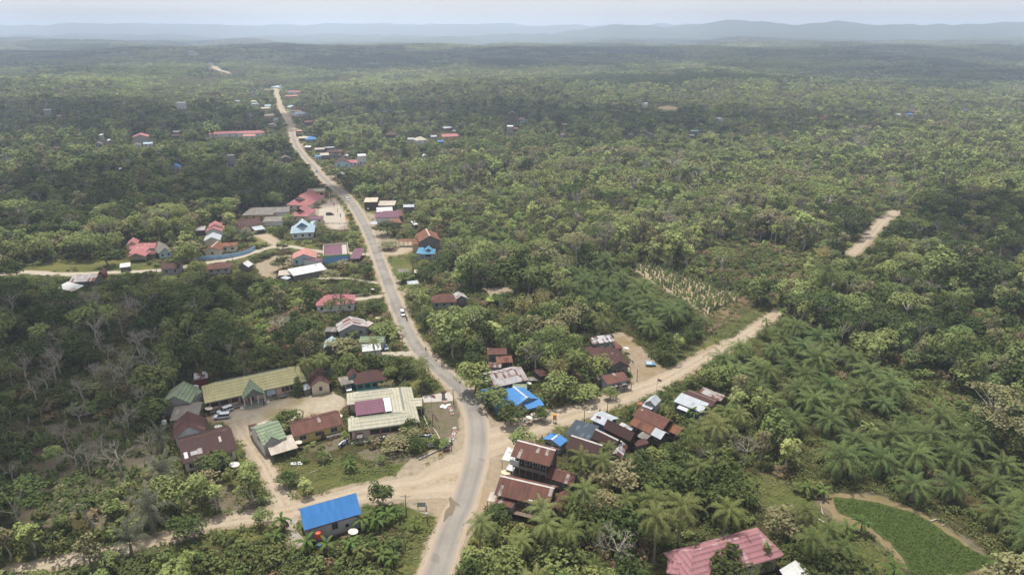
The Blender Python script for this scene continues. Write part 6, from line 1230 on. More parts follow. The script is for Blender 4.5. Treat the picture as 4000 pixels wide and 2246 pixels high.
def qmesh(name, V, mat):
    """V (n,4,3) quads -> mesh"""
    V = np.asarray(V, np.float32); n = len(V); me = bpy.data.meshes.new(name); me.vertices.add(n*4); me.vertices.foreach_set('co', V.ravel())
    me.loops.add(n*4); me.loops.foreach_set('vertex_index', np.arange(n*4, dtype=np.int32)); me.polygons.add(n)
    me.polygons.foreach_set('loop_start', np.arange(0, n*4, 4, dtype=np.int32)); me.polygons.foreach_set('loop_total', np.full(n, 4, np.int32)); me.update(calc_edges=True)
    me.materials.append(mat); return me
def unit(a): return a/np.maximum(np.linalg.norm(a, axis=-1, keepdims=True), 1e-6)
def leaves(C, Nn, s, rs, asp=.75, jit=.42):
    """quads at C facing about Nn"""
    n = len(C); Nn = unit(Nn+rs.normal(0, jit, (n, 3))); t = unit(np.cross(Nn, rs.normal(0, 1, (n, 3)))); b = np.cross(Nn, t)
    s = (s*rs.uniform(.6, 1.35, n))[:, None]; k = rs.uniform(.75, 1.1, (n, 4, 1))
    Q = np.stack([-t*s-b*s*asp*.6, t*s*.6-b*s*asp, t*s+b*s*asp*.7, -t*s*.5+b*s*asp], 1)*k*.5
    Q[:, 2] -= Nn*s*.12; Q[:, 0] -= Nn*s*.12
    return C[:, None]+Q
def lobes(rs, n, rx, rz, z0, r, flat=False):
    out = []
    for k in range(n):
        a = rs.uniform(0, 6.283); q = math.sqrt(rs.uniform(0, 1)); d = rx*q*(1-.0)
        z = z0+rz*(rs.uniform(.1, 1)*math.sqrt(max(0, 1-q*q*.85)) if not flat else rs.uniform(.75, 1)*(1-.35*q*q)); out.append((d*math.cos(a), d*math.sin(a), z, r*rs.uniform(.65, 1.25)))
    return out
def crown_quads(rs, L, n, s, squash=.8, low=-.35):
    V = []; tot = sum(l[3]**2 for l in L)
    for x, y, z, r in L:
        m = max(4, int(n*r*r/tot)); d = unit(rs.normal(0, 1, (m, 3))); d = d[d[:, 2] > low]; rr = r*(1-np.abs(rs.normal(0, .13, (len(d), 1))))
        C = np.array([x, y, z])+d*rr*np.array([1, 1, squash]); V.append(leaves(C, d+np.array([0, 0, .5]), s, rs))
    return np.concatenate(V)
def branch(m, rs, p, q, r0, r1, bend=.15, n=3):
    p, q = Vector(p), Vector(q); L = (q-p).length; pts = [p.lerp(q, k/n)+Vector(rs.normal(0, bend*L*.12, 3))*(0 if k in (0, n) else 1) for k in range(n+1)]
    m.tube(pts, [r0+(r1-r0)*k/n for k in range(n+1)], 5, False); return pts
PROTO = {}     # kind -> list of (crown mesh, trunk mesh, nominal height, nominal radius)
def tree_kind(kind, rs, h, R_, n, s, leaf, nl, lobe, bark, style, lod=''):
    m = MB()
    if style == 'round': L = lobes(rs, nl, R_*.68, h*.42, h*.42, lobe); zt = h*.55
    elif style == 'oval': L = lobes(rs, nl, R_*.55, h*.55, h*.38, lobe); zt = h*.6
    elif style == 'umbrella': L = lobes(rs, nl, R_*.85, h*.22, h*.72, lobe, True); zt = h*.62
    elif style == 'low': L = lobes(rs, nl, R_*.7, h*.5, h*.15, lobe); zt = h*.3
    elif style == 'column': L = [(rs.normal(0,.15), rs.normal(0,.15), h*(.12+.82*k/nl), lobe*(1.15-.95*k/nl)) for k in range(nl)]; zt = h*.5
    V = crown_quads(rs, L, n, s, .55 if style == 'umbrella' else .85, -.15 if style == 'umbrella' else -.4)
    th = max(.12, h*.017); top = (rs.normal(0,.3), rs.normal(0,.3), zt)
    branch(m, rs, (0,0,-.4), top, th*1.3, th*.7, .3)
    for x, y, z, r in L[:: 1 if style == 'umbrella' else 2][:14]:
        if style != 'column': branch(m, rs, (top[0]*.8, top[1]*.8, zt*rs.uniform(.7, 1)), (x*.9, y*.9, z-r*.2), th*.5, th*.12)
    PROTO.setdefault(kind+lod, []).append((qmesh(kind+'_crown', V, LF[leaf]), m.mesh(kind+'_trunk', bark), h, R_))
def npal(a, b, k): return a+(b-a)*k
rs = np.random.default_rng(11)
for k, lf in enumerate(('dark','dark','mid','mid','olive')):
    tree_kind('broadleaf_tree', rs, 10, 4.2, 1150, .62, lf, 15, 1.7, DBARK, 'round'); tree_kind('broadleaf_tree', rs, 10, 4.2, 260, 1.25, lf, 12, 1.8, DBARK, 'round', '_far')
for k, lf in enumerate(('light','olive','light','mid')):
    tree_kind('slender_tree', rs, 12, 3.2, 850, .55, lf, 13, 1.25, BARK, 'oval'); tree_kind('slender_tree', rs, 12, 3.2, 200, 1.15, lf, 10, 1.4, BARK, 'oval', '_far')
for k, lf in enumerate(('mid','olive','mid','dark')):
    tree_kind('spreading_tree', rs, 13, 6.5, 1300, .6, lf, 26, 1.5, BARK, 'umbrella'); tree_kind('spreading_tree', rs, 13, 6.5, 330, 1.2, lf, 20, 1.6, BARK, 'umbrella', '_far')
for lf in ('shrub','mid','bright','shrub','brown'):
    tree_kind('shrub', rs, 2.2, 1.7, 210, .42, lf, 7, .75, DBARK, 'low')
tree_kind('column_tree', rs, 9, 1.1, 700, .42, 'dark', 16, 1.05, DBARK, 'column'); tree_kind('column_tree', rs, 9, 1.1, 700, .42, 'mid', 16, 1.05, DBARK, 'column')
for k in range(3):      # bamboo: many thin culms arching out of one clump
    m = MB(); V = []
    for c in range(34):
        a = rs.uniform(0, 6.283); o = rs.uniform(.8, 3.4); hh = rs.uniform(7.5, 11); pts = [(math.cos(a)*o*t**2, math.sin(a)*o*t**2, hh*(t-.25*t**3*(o/3.4))) for t in (0,.25,.5,.75,1)]; m.tube([Vector(q)+Vector((math.cos(a)*.4, math.sin(a)*.4, 0)) for q in pts], [.06,.05,.04,.03,.015], 4, False)
        T_ = rs.uniform(.3, 1.02, 26); C = np.stack([np.cos(a)*(o*T_**2+.4), np.sin(a)*(o*T_**2+.4), hh*(T_-.25*T_**3*(o/3.4))], 1)+rs.normal(0, .42, (26, 3)); V.append(leaves(C, np.array([[math.cos(a), math.sin(a), .8]]*26), .7, rs, .35, .8))
    PROTO.setdefault('bamboo_clump', []).append((qmesh('bamboo_foliage', np.concatenate(V), LF['bamboo']), m.mesh('bamboo_culms', BARK), 10, 3.6))
for k in range(4):      # leafless trees: forking limbs and fine twigs
    m = MB(); tw = MB(); top = Vector((rs.normal(0,.4), rs.normal(0,.4), 5.0)); branch(m, rs, (0,0,-.3), top, .26, .19)
    def fork(p, d, L, r, dep):
        q = p+d*L; (m if dep < 2 else tw).tube([p, p.lerp(q,.5)+Vector(rs.normal(0,.08*L,3)), q], [r, r*.8, r*.6], 5 if dep < 2 else 3, False)
        if dep < 4:
            for _ in range(4 if dep < 2 else 4):
                dd = (d+Vector(rs.normal(0,.55,3))+Vector((0,0,.12))).normalized(); fork(p.lerp(q, rs.uniform(.55,1)), dd, L*rs.uniform(.55,.8), r*.55, dep+1)
    for j in range(4): a = 6.283*j/4+rs.uniform(0,1); fork(top*rs.uniform(.8,1), Vector((math.cos(a)*.75, math.sin(a)*.75, .75)).normalized(), 2.6, .12, 1)
    PROTO.setdefault('bare_tree', []).append((tw.mesh('bare_tree_twigs', simple('pale_twigs', '8f887c', .9, .2, 1)), m.mesh('bare_tree_trunk', BARK), 10, 4))
def palm_kind(kind, rs, h, nf, fl, droop, leaf, trunk_r, ll, nleaf, up=1.0, lod='', curve=.5):
    V = []; m = MB(); tx, ty = rs.normal(0, h*.05*curve, 2); base = np.array([tx, ty, h])
    m.tube([(0,0,-.3), (tx*.3,ty*.3,h*.5), (tx,ty,h)], [trunk_r*1.25, trunk_r, trunk_r*.9], 8, False)
    for f in range(nf):
        a = f*2.39996+rs.normal(0,.12); q = f/(nf-1); el = up*(1.35-1.55*q)+rs.normal(0,.07); L = fl*(.72+.34*math.sin(min(1, q*1.4+.25)*1.5708))*rs.uniform(.9,1.08)
        P = [base.copy()]; e = el; n = 9
        for k in range(n): e -= droop*(.10+.16*k/n)*(1+.5*q); P.append(P[-1]+L/n*np.array([math.cos(e)*math.cos(a), math.cos(e)*math.sin(a), math.sin(e)]))
        P = np.array(P); side = np.array([-math.sin(a), math.cos(a), 0]); 
        for k in range(n):
            d = P[k+1]-P[k]; w = .045*(1-k/n)+.015; V.append([P[k]-side*w, P[k]+side*w, P[k+1]+side*w*.8, P[k+1]-side*w*.8])
        T_ = np.linspace(.12, .99, nleaf); 
        for t in T_:
            i = min(int(t*n), n-1); fr = t*n-i; c = P[i]*(1-fr)+P[i+1]*fr; d = P[i+1]-P[i]; d = d/np.linalg.norm(d); upv = np.cross(side, d) if True else None
            if upv[2] < 0: upv = -upv
            ln = ll*(math.sin(min(1, t*1.15+.12)*math.pi*.92)*.8+.25)*rs.uniform(.85,1.1)
            for s_ in (-1, 1):
                v = side*s_*.85+d*.5-upv*rs.uniform(-.25,.5)-np.array([0,0,.25+.35*t]); v = v/np.linalg.norm(v)*ln; wv = d*(fl/nleaf*.62); V.append([c-wv*.4, c+wv*.6, c+v+wv*.45, c+v*.98-wv*.05])
    PROTO.setdefault(kind+lod, []).append((qmesh(kind+'_fronds', np.array(V), LF[leaf]), m.mesh(kind+'_trunk', PBARK), h+1.5, fl))
for k in range(4): palm_kind('oil_palm', rs, 2.8+.5*k, 27, 4.9, 1.05, 'palm', .36, .75, 26, 1.05); palm_kind('oil_palm', rs, 2.8+.5*k, 22, 4.9, 1.05, 'palm', .36, 1.0, 9, 1.05, '_far')
for k in range(3): palm_kind('coconut_palm', rs, 8.0+k, 20, 4.8, 1.2, 'coco', .17, .75, 26, 1.0, '', 1.2); palm_kind('coconut_palm', rs, 8.0+k, 16, 4.8, 1.2, 'coco', .17, 1.0, 9, 1.0, '_far', 1.2)
for k in range(2): palm_kind('sago_palm', rs, 2.6, 22, 6.5, .75, 'grey', .4, 1.2, 26, 1.15)
for k in range(3):      # banana: broad torn blades
    V = []; m = MB(); m.tube([(0,0,-.2),(0,0,1.2),(0,0,2.3)], [.17,.14,.1], 7, False)
    for f in range(9):
        a = f*2.4+rs.normal(0,.2); e = 1.15-.14*f+rs.normal(0,.1); p = np.array([0,0,2.1]); side = np.array([-math.sin(a), math.cos(a), 0])
        for i in range(7):
            e -= .16+.03*i; q = p+.36*np.array([math.cos(e)*math.cos(a), math.cos(e)*math.sin(a), math.sin(e)]); w0, w1 = [.3*math.sin(math.pi*min(1,(i+j+.4)/7.6)) for j in (0,1)]; dz = np.array([0,0,-.08])
            V.append([p, q, q+side*w1+dz, p+side*w0+dz]); V.append([p-side*w0+dz, q-side*w1+dz, q, p]); p = q
    PROTO.setdefault('banana_plant', []).append((qmesh('banana_leaves', np.array(V), LF['banana']), m.mesh('banana_stem', simple('banana_stem', '7d7f4a', .8)), 3.2, 1.7))
for k in range(3):      # pepper vine on its stake
    hh = 1.9+.4*k; m = MB(); m.tube([(0,0,-.1),(0,0,hh+.5)], [.05,.04], 5, False); L = [(0,0,hh*(.15+.75*j/6),.42-.045*j) for j in range(7)]
    PROTO.setdefault('pepper_vine', []).append((qmesh('vine_leaves', crown_quads(rs, L, 130, .24, 1, -1), LF['bright' if k else 'mid']), m.mesh('stake', BARK), hh, .5))
def low_kind(kind, n, R_, hh, s, leaf, k=1):
    for _ in range(k):
        C = np.stack([rs.normal(0, R_*.5, n), rs.normal(0, R_*.5, n), np.abs(rs.normal(0, hh*.45, n))], 1); V = leaves(C, np.tile([0,0,1.], (n,1)), s, rs, .5, 1.0); PROTO.setdefault(kind, []).append((qmesh(kind, V, LF[leaf]), None, hh, R_))
low_kind('grass_tuft', 26, .7, .45, .32, 'grass', 3); low_kind('weed', 34, .9, .8, .4, 'shrub', 3); low_kind('rice_tuft', 1, .3, .3, .3, 'grass', 1)
COUNT = {}
PART = {'crown': dict(oil_palm='fronds', coconut_palm='fronds', sago_palm='fronds', banana_plant='leaves', pepper_vine='leaves', bare_tree='twigs', bamboo_clump='foliage'), 'trunk': dict(bare_tree='trunk', bamboo_clump='culms', banana_plant='stem', pepper_vine='stake', shrub='stem')}
CAT = dict(broadleaf_tree='broadleaf tree', slender_tree='slender tree', spreading_tree='spreading tree', column_tree='column tree', bare_tree='bare tree', bamboo_clump='bamboo', sago_palm='sago palm', pepper_vine='pepper vine')
def plant(kind, x, y, h, label, group=None, rz=None, var=None, rad=None, lod=''):
    ps = PROTO[kind+lod] if kind+lod in PROTO else PROTO[kind]; i = random.randrange(len(ps)) if var is None else var; cr, tr, h0, r0 = ps[i]; s = h/h0; sr = s if rad is None else rad/r0
    root = bpy.data.objects.new(kind, None); COL.objects.link(root); root.empty_display_size = .5; root.location = (x, y, Tf(x, y)); root.rotation_euler = (0, 0, random.uniform(0, 6.28) if rz is None else rz); root.scale = (sr, sr, s)
    tag(root, label, CAT.get(kind, kind.replace('_', ' ')), group)
    for nm, me in ((PART['crown'].get(kind, 'crown'), cr), (PART['trunk'].get(kind, 'trunk'), tr)):
        if me: o = bpy.data.objects.new(nm, me); COL.objects.link(o); o.parent = root
    COUNT[kind] = COUNT.get(kind, 0)+1; return root
HERO = []
def hero(kind, v, x, y, h, rad, label, cf=.62, var=None, base=False, group=None):
    """crown centre (or the foot, base=True) seen at this spot of the photograph"""
    rad = rad*{'coconut_palm': 1.25, 'broadleaf_tree': 1.25, 'slender_tree': 1.15}.get(kind, 1); h *= 1.1 if kind == 'broadleaf_tree' else 1; p = at(v, x, y, 0 if base else h*cf); plant(kind, p.x, p.y, h, label, group, var=var, rad=rad); HERO.append((p.x, p.y, rad))
B, SL, SP, CO, OP, BA, BR, CL, BM, SG = 'broadleaf_tree', 'slender_tree', 'spreading_tree', 'coconut_palm', 'oil_palm', 'banana_plant', 'bare_tree', 'column_tree', 'bamboo_clump', 'sago_palm'
for a in [
 (B,'b',2090,190,10.5,4.9,'big round tree beside the road bend by the old plank houses',.6,2), (B,'c',430,770,7,4.4,'light spreading tree overhanging the blue sheet roofs',.7,3), (B,'c',640,985,7,3.9,'dark mango tree in front of the blue roofs at the bend',.55,0),
 (B,'c',1010,995,4.2,2.4,'low dark tree beside the cream satellite dish',.55,1), (B,'c',290,690,5,2.4,'small dark tree at the left end of the blue roofs',.55,1), (B,'c',1240,640,9,4.6,'round yellow-green tree standing alone between the tin roofs',.58,3), (B,'c',1755,400,8.5,3.9,'yellow-green tree beside the long maroon porch house',.6,3),
 (B,'c',770,1300,6,3.2,'small leafy tree at the junction next to the two-storey house',.6,2), (B,'c',1560,760,5,4.0,'broad bushy tree left of the roadside shop',.5,2), (B,'c',1880,750,4,2.2,'bushy tree in front of the roadside shop',.5,2), (B,'c',1450,230,9,4.2,'dark tree behind the coconut palm of the woods',.6,1), (B,'c',720,110,10,4.4,'dark tree behind the old plank houses',.6,0),
 (B,'a',2000,765,6.5,4.3,'round dark tree between the green kiosk house and the yellow house',.55,0), (CL,'a',2130,320,7.5,1.9,'pointed conifer-like tree at the right end of the school roof',.5,0), (B,'a',1060,1290,6,4.2,'dark bushy tree in front of the low maroon house',.55,0), (B,'a',290,640,8,5.2,'broad dark tree left of the mossy roofed house',.55,0),
 (B,'a',900,610,3.6,1.8,'small tree beside the school end between dishes',.5,2), (B,'b',1030,180,6,2.3,'round tree at the right end of the teal house',.55,2), (B,'b',290,220,5.5,2.3,'dark tree between the cream cottage and the teal house',.55,0), (B,'b',1290,830,5.5,2.2,'dark tree in front of the office corner',.6,0), (B,'b',1280,960,4.5,3.2,'olive bush tree below the office corner',.5,4),
 (B,'b',1120,1080,3.6,3.6,'scrubby dark tree on the slope below the office',.5,4), (B,'b',980,330,3.2,2.3,'grey-green shrub tree in front of the teal house',.5,4), (B,'b',1270,130,5,2.4,'small tree on the lawn near the coconut palm by the road',.55,1), (B,'b',1620,1070,2.8,1.1,'clipped dark shrub beside the white information board',.5,0),
 (B,'b',1720,1070,2.6,1.6,'bright green shrub near the kerb wall end',.5,2), (B,'b',770,40,9,4.0,'large dark tree behind the teal house',.6,0), (B,'b',1130,60,7.5,3.5,'dark tree above the lawn behind the office',.6,1),
 (B,'e',1540,340,7,3.0,'leafy tree with bare pale trunk beside the lane, right of the workshop',.7,1), (B,'e',80,700,4.6,2.0,'slim leafy shrub tree at the left end of the lane by the workshop',.55,2), (SL,'e',620,330,6,2.0,'thin twiggy bush tree on the roadside lawn',.5,2), (B,'e',400,230,4,2.6,'dark bush on the lawn right of the yard track',.5,0),
 (B,'f',1130,1290,8,5.4,'large round mango tree in front of the red tiled hall',.6,0), (CL,'f',705,1190,10,1.25,'tall narrow column tree before the red hall, left',.5,0), (CL,'f',1355,1160,7,.8,'small column tree before the red hall, between mango and cypress',.5,0), (CL,'f',1570,1170,8.5,1.7,'wider column tree before the red hall, right',.5,1),
 (B,'f',1830,750,8,4.3,'pale green round tree right of the red hall ridge',.6,4), (B,'f',1950,1200,6.5,3.3,'dark round tree at the right end of the red hall',.55,0), (B,'p',830,1400,8.5,5.8,'broad dark round tree by the pale roof corner',.6,0), (B,'f',1150,180,10,5.6,'tall dark tree at the edge of the sunlit meadow',.62,0), (B,'f',860,260,10,4.6,'dark tree left of the one at the meadow edge',.6,0),
 (B,'f',430,300,10,4.6,'dense dark tree among coconut palms, second from the meadow',.6,0), (B,'f',700,330,9,4.5,'dense dark tree between the meadow and the palms',.6,0), (B,'f',250,230,9,4.4,'dense dark tree behind the coconut palms',.6,1),
 (B,'d',1780,560,9,4.8,'dark tree with pale limbs between the palms and the tin cluster',.6,4), (B,'d',2050,480,9,4.6,'round dark tree below the tin roof cluster',.6,0), (B,'d',2330,560,8,4.2,'dark green tree on the gully side',.6,1), (B,'d',2250,760,8.5,4.8,'grey-green round tree in the grove, upper',.6,0), (B,'d',1300,1010,8.5,4.6,'grey-green round tree behind the large rusty house',.6,0),
 (B,'d',1880,1130,9,5.2,'large grey-green round tree in the middle of the grove',.6,0), (B,'d',1620,880,6,3.2,'brownish tree among the palms of the grove',.6,4), (B,'d',1120,1390,7,4.4,'yellow-green tree at the lower edge of the grove',.6,2), (B,'d',380,1030,5,3.2,'bushy dark tree on the bank beside the road',.5,1), (B,'d',1700,1060,8,4.0,'dark tree beside the tall coconut palms',.6,0),
 (SP,'m',545,900,14,9.0,'great umbrella tree with long pale trunk, left of the dry palms',.8,3), (SP,'m',70,930,13,7.5,'umbrella tree with forked pale trunk at the frame edge',.8,3), (BR,'m',540,180,11,4.2,'white leafless tree with curving branches on the slope',.6,0), (BR,'m',490,640,7.5,4.0,'bushy leafless tree above the umbrella tree',.6,1), (BR,'m',790,640,10,4.2,'tall leafless tree right of the umbrella tree',.6,2),
 (BR,'m',835,380,9,3.4,'leafless tree beside the mossy roofed house woods',.6,3), (BR,'m',830,80,11,4.2,'leafless tree high on the left slope',.6,1), (BR,'m',340,40,12,3.6,'twin-trunked leafless tree at the top of the slope',.6,0), (SG,'m',1090,800,7,5.8,'large feathery palm below the maroon houses',.5,0), (SG,'m',1000,1060,7,5.8,'greyish dry palm clump beside the lane',.5,1), (SG,'m',870,1260,5.5,4.8,'drooping dry palm at the lane edge',.5,0), (SG,'m',1070,560,5.5,3.6,'small feathery palm beside the maroon roof',.5,1),
 (B,'m',1230,1120,5.5,3.6,'dark tree where the lane disappears',.5,0), (B,'m',1000,1380,6.5,5.0,'bushy dark tree below the lane in the corner woods',.55,1),
 (SP,'k',600,480,11,7.0,'flat-topped spreading tree beside the pale lane house',.8,0), (BR,'k',1330,930,13,4.6,'pale many-stemmed leafless tree in the left woods',.6,1), (SP,'k',1500,870,14,7.0,'tall spreading tree with twin grey trunks in the left woods',.8,1), (SL,'k',480,1100,12,5.0,'sunlit light-green tree in the left woods',.6,0), (B,'k',1330,120,11,5.6,'dark dome-shaped tree left of the red pavilion',.55,0),
 (B,'g',1050,850,11,6.5,'olive spreading tree covering the grey gabled house',.6,4), (B,'g',780,1290,8,5.2,'round green tree below the maroon and white house',.55,2), (B,'h',1285,740,6.5,4.8,'round dark tree right of the pale blue house',.55,0), (B,'h',650,1040,7.5,4.4,'dark tree left of the salmon roofed house',.55,0), (B,'h',1400,1060,5,3.8,'olive tree in front of the blue-walled shop',.55,4), (B,'h',1260,1200,6,4.2,'brown-leaved tree below the white roofed shed',.55,4),
 (SL,'h',665,810,6,4.0,'light tree beside the track junction',.55,3), (B,'h',200,700,5.5,4.2,'bushy tree below the cream gabled house',.5,1), (B,'h',730,495,6,3.6,'pale green tree between the red clinic and blue roof house',.55,3), (CL,'h',945,140,11,1.0,'tall dark column tree behind the clinic',.5,0), (B,'h',545,240,11,4.8,'light green tree left of the red office roof',.6,3), (B,'h',1100,315,3.6,2.2,'clipped round tree in the clinic forecourt',.55,1),
 (SP,'i',770,1290,9.5,7.2,'layered spreading tree leaning over the road with the parked minivan',.75,0), (B,'i',420,470,8,6.0,'dark tree mass beside the purple shop',.55,0), (B,'i',960,1020,8,5.6,'dark tree behind the roadside shacks',.55,1), (B,'i',1190,860,8,5.5,'dark tree right of the blue tiled house',.55,0), (B,'i',640,1090,5,3.6,'leafy tree between the roadside shacks',.5,2), (B,'i',440,700,4,5.0,'low brownish bushes on the verge mound',.4,4),
 (SL,'i',1420,200,14,5.0,'tall light tree with white trunk in the right woods',.6,0), (SL,'i',1090,170,14,4.6,'tall tree with pale trunk behind the rusty barn',.6,2), (SP,'i',1100,60,14,7.0,'bright flat-topped tree behind the rusty barn',.8,1), (B,'i',1330,480,8,4.6,'pale leafed tree right of the rusty barn',.6,3), (SP,'i',1540,640,9,6.0,'feathery green tree in the sunlit woods',.75,0),
 (SP,'j',1180,130,12,6.6,'dark spreading tree overhanging the red hipped roof',.75,3), (SP,'j',1160,370,10,6.0,'dark tree in front of the red hipped roof',.7,3), (SL,'j',290,150,13,4.0,'light-leaved tree with white trunk in the left woods by the road',.7,1), (B,'j',1650,340,6,3.6,'bushy tree beside the driveway and pole',.5,1), (B,'j',1250,900,7,5.0,'olive tree beside the blue tarp hut',.55,4), (B,'j',1700,1130,6.5,5.2,'dark tree in front of the green striped house',.5,1), (B,'j',1930,1140,6,2.6,'dark tree right of the teal house garden',.55,0), (B,'j',1830,680,5.5,5.0,'bush tree left of the main road pole',.5,2), (B,'j',700,620,9,5.2,'round dark green tree in the woods above the coconut palms',.6,1), (BR,'j',330,600,9,4.5,'grey leafless tree in the left woods by the road',.6,2),
 (B,'n',690,850,10,4.8,'brownish green tree below the bamboo',.6,4), (B,'n',1000,1000,7,3.2,'dark tree left of the striped roof house',.5,0), (BM,'n',380,640,11,6.5,'tall feathery bamboo clump above the plank houses',.55,0), (BM,'n',560,540,9,4.2,'smaller bamboo clump right of the tall one',.55,1), (BM,'n',230,760,9,4.5,'bamboo clump left of the tall one',.55,2), (B,'n',330,1000,8,4.4,'sunlit tree below the bamboo',.6,3), (SL,'n',80,560,5,5.0,'pale creeper-covered tree mound left of the bamboo',.5,0), (SL,'n',60,850,5,4.6,'pale creeper-covered tree by the roadside woods',.5,2),
 (SP,'q',1790,370,15,8.0,'giant dark tree with pale fluted trunk on the right',.72,3), (BR,'q',1480,150,15,3.2,'tall pale leafless tree at the end of the visible dirt road',.6,1), (BR,'q',2240,880,11,4.8,'grey bushy leafless tree in the dark right woods',.6,2), (BR,'q',1240,920,9,3.8,'crooked leafless tree in the right woods',.6,3), (BR,'q',2230,690,12,3.0,'white leafless tree behind the grey bushy one',.6,0), (BR,'q',1690,880,8,5.0,'twiggy leafless crown in the right woods',.6,1),
 (SP,'q',1030,1170,14,5.6,'dark tree on a tall pale trunk beside the brown slope',.75,3), (SP,'q',1650,1180,12,7.0,'round spreading dark tree with fine trunks in the right woods',.72,3),(BM,'r',1900,990,10,6,'bamboo clump in the distant woods',.55,1),
]: hero(a[0], a[1], a[2], a[3], a[4], a[5], a[6], a[7] if len(a) > 7 else .62, a[8] if len(a) > 8 else None)
for v, x, y, h_, lb in [('c',1410,280,9.5,'coconut palm standing in front of the long maroon house'), ('n',780,400,10,'slim coconut palm at the left edge of the oil palms'), ('n',1145,780,10,'coconut palm at the near edge of the oil palms'), ('b',1430,90,8.5,'coconut palm on the lawn beside the main road'),
 ('j',2340,1130,8.5,''), ('j',930,1090,9,'coconut palm behind the school roof, right of the pair'), ('j',730,1150,9,'coconut palm behind the school roof, left of the pair'), ('j',1680,850,8,'feather palm beside the green striped roof'), ('h',1130,590,9,'royal palm between the pale blue house and the yard railing'), ('h',1550,1220,5,'short palm by the foot path at the road'), ('h',1550,1080,4.5,'short palm below the purple porch'), ('i',885,240,11,'coconut palm behind the ribbed store'), ('i',740,850,7.5,'feather palm left of the blue tiled house'),
 ('d',1350,390,9,'coconut palm in front of the white ridge roof'), ('d',1560,420,9,'coconut palm below the striped gable roof'), ('d',1390,770,10,'coconut palm right of the large rusty house'), ('d',880,950,10,'coconut palm touching the large rusty roof'), ('d',950,1110,9.5,'coconut palm in front of the large rusty house porch'), ('d',1230,1160,9.5,'coconut palm between round trees, right of the rusty house'), ('d',200,1130,9,'coconut palm nearest the main road'), ('d',2130,880,11,'coconut palm deep in the round tree grove'), ('d',2200,1080,12,'tall coconut palm with leaning pale trunk, left of the tallest'), ('d',2470,920,12,'tallest coconut palm above the red hall'), ('d',660,1340,6,'young coconut palm on the bank below the rusty house'), ('d',1850,870,8,'coconut palm with yellowish fronds in the grove'), ('d',1230,840,8,'coconut palm pressed against the rusty annexe'),
 ('f',700,90,9,'coconut palm crown rising over the dark trees'), ('f',1070,620,11,'coconut palm directly above the red hall roof'), ('f',2080,650,9,'coconut palm at the meadow edge above the fallen log'), ('f',2210,1020,10,'large coconut palm right of the red hall'), ('p',860,1250,7.5,'young coconut palm at the meadow bananas'), ('o',1860,900,9,'coconut palm with yellow-green fronds right of the rust cluster'), ('o',2050,730,8.5,'coconut palm in front of the maroon barn'), ('o',2350,660,9,'coconut palm at the end of the patched roof house'), ('o',2540,740,9,'coconut palm beside the oil palm edge'), ('o',320,1290,7,'coconut palm tip between the dark roofs and striped gable'),
 ('c',1225,1215,4.2,'tiny palm with drooping fronds behind the blue kiosk'), ('l',980,790,11,'coconut palm right of the blue hipped roof'), ('l',1085,480,12,'coconut palm over the far grove'), ('l',1750,1200,12,'coconut palm in the woods right of the village bend'), ('l',1800,900,11,'coconut palm above the woods hamlet path'), ('r',210,650,11,'coconut palm left of the white roofs in the grove'), ('r',490,650,11,'coconut palm nearest the white roofs in the grove'), ('r',1020,760,11,'coconut palm in the grove right of the white roofs'), ('r',130,920,12,'coconut palm above the ribbed store woods'), ('r',490,1040,11,'coconut palm behind the roadside shops woods'), ('r',2470,820,11,'coconut palm in the far right woods'),
 ('f',2400,900,8,'coconut palm beyond the fallen log') ]:
    hero(CO, v, x, y, h_*1.12, h_*.44 if h_ > 6 else h_*.6, lb or 'coconut palm between the lawn and the road bend', .86)
for k, (v, x, y, h_) in enumerate([('e',310,740,3.6),('e',625,1010,4.2),('e',1335,730,4.2),('e',885,1040,3.6),('e',1190,1030,3.8),('e',1525,745,4),('e',1495,640,3.8),('e',1650,670,3.8),('e',240,930,3.2),('e',1800,640,3),('e',1590,1180,3.4),('e',1700,1230,3.4),('e',1990,780,3),('e',640,330,2.6),('a',1510,1340,3.8),('a',1440,1400,3),('p',975,1090,4.2),('p',872,1125,3.8),('p',768,1125,3.6),('p',1190,1400,4.2),('p',615,850,3.6),('p',712,870,3.4),('p',1880,1340,4),('p',240,940,3.2),('o',1690,640,3.4),('o',1860,620,3.6),('o',1780,680,3.2),('c',1005,790,3.6),('b',200,1200,3.2),('b',530,1270,3.2),('e',1180,50,3.2),('m',290,520,3.6),('m',250,1110,3.6),('p',360,460,4),('p',420,420,3.8),('p',470,470,3.8),('p',380,520,3.6),('n',1330,130,4.5),('q',620,960,4),('q',700,920,4),('q',530,1060,4),('q',400,1140,3.4),('j',1370,730,3.6),('j',340,980,4),('j',280,950,4),('b',930,1240,2.4)]):
    hero(BA, v, x, y, h_, h_*.55, 'banana plant with broad drooping leaves %s' % {'e':'around the blue-roofed workshop','a':'by the low maroon house and yard track','p':'beside the paddy and meadow','o':'in front of the zinc and maroon roofs','c':'behind the blue roofs','b':'on the garden slope below the offices','m':'on the brown plantation slope','n':'above the pepper field','q':'along the hidden part of the dirt road','j':'in the woods behind the school'}[v], .7, None, False, 'banana plants '+v.replace('e','by the workshop').replace('a','y') if False else 'banana plants '+{'e':'round the workshop','a':'by the yard track','p':'beside the paddy','o':'by the zinc roofs','c':'behind the blue roofs','b':'on the garden slope','m':'on the plantation slope','n':'above the pepper field','q':'along the dirt road','j':'behind the school'}[v])
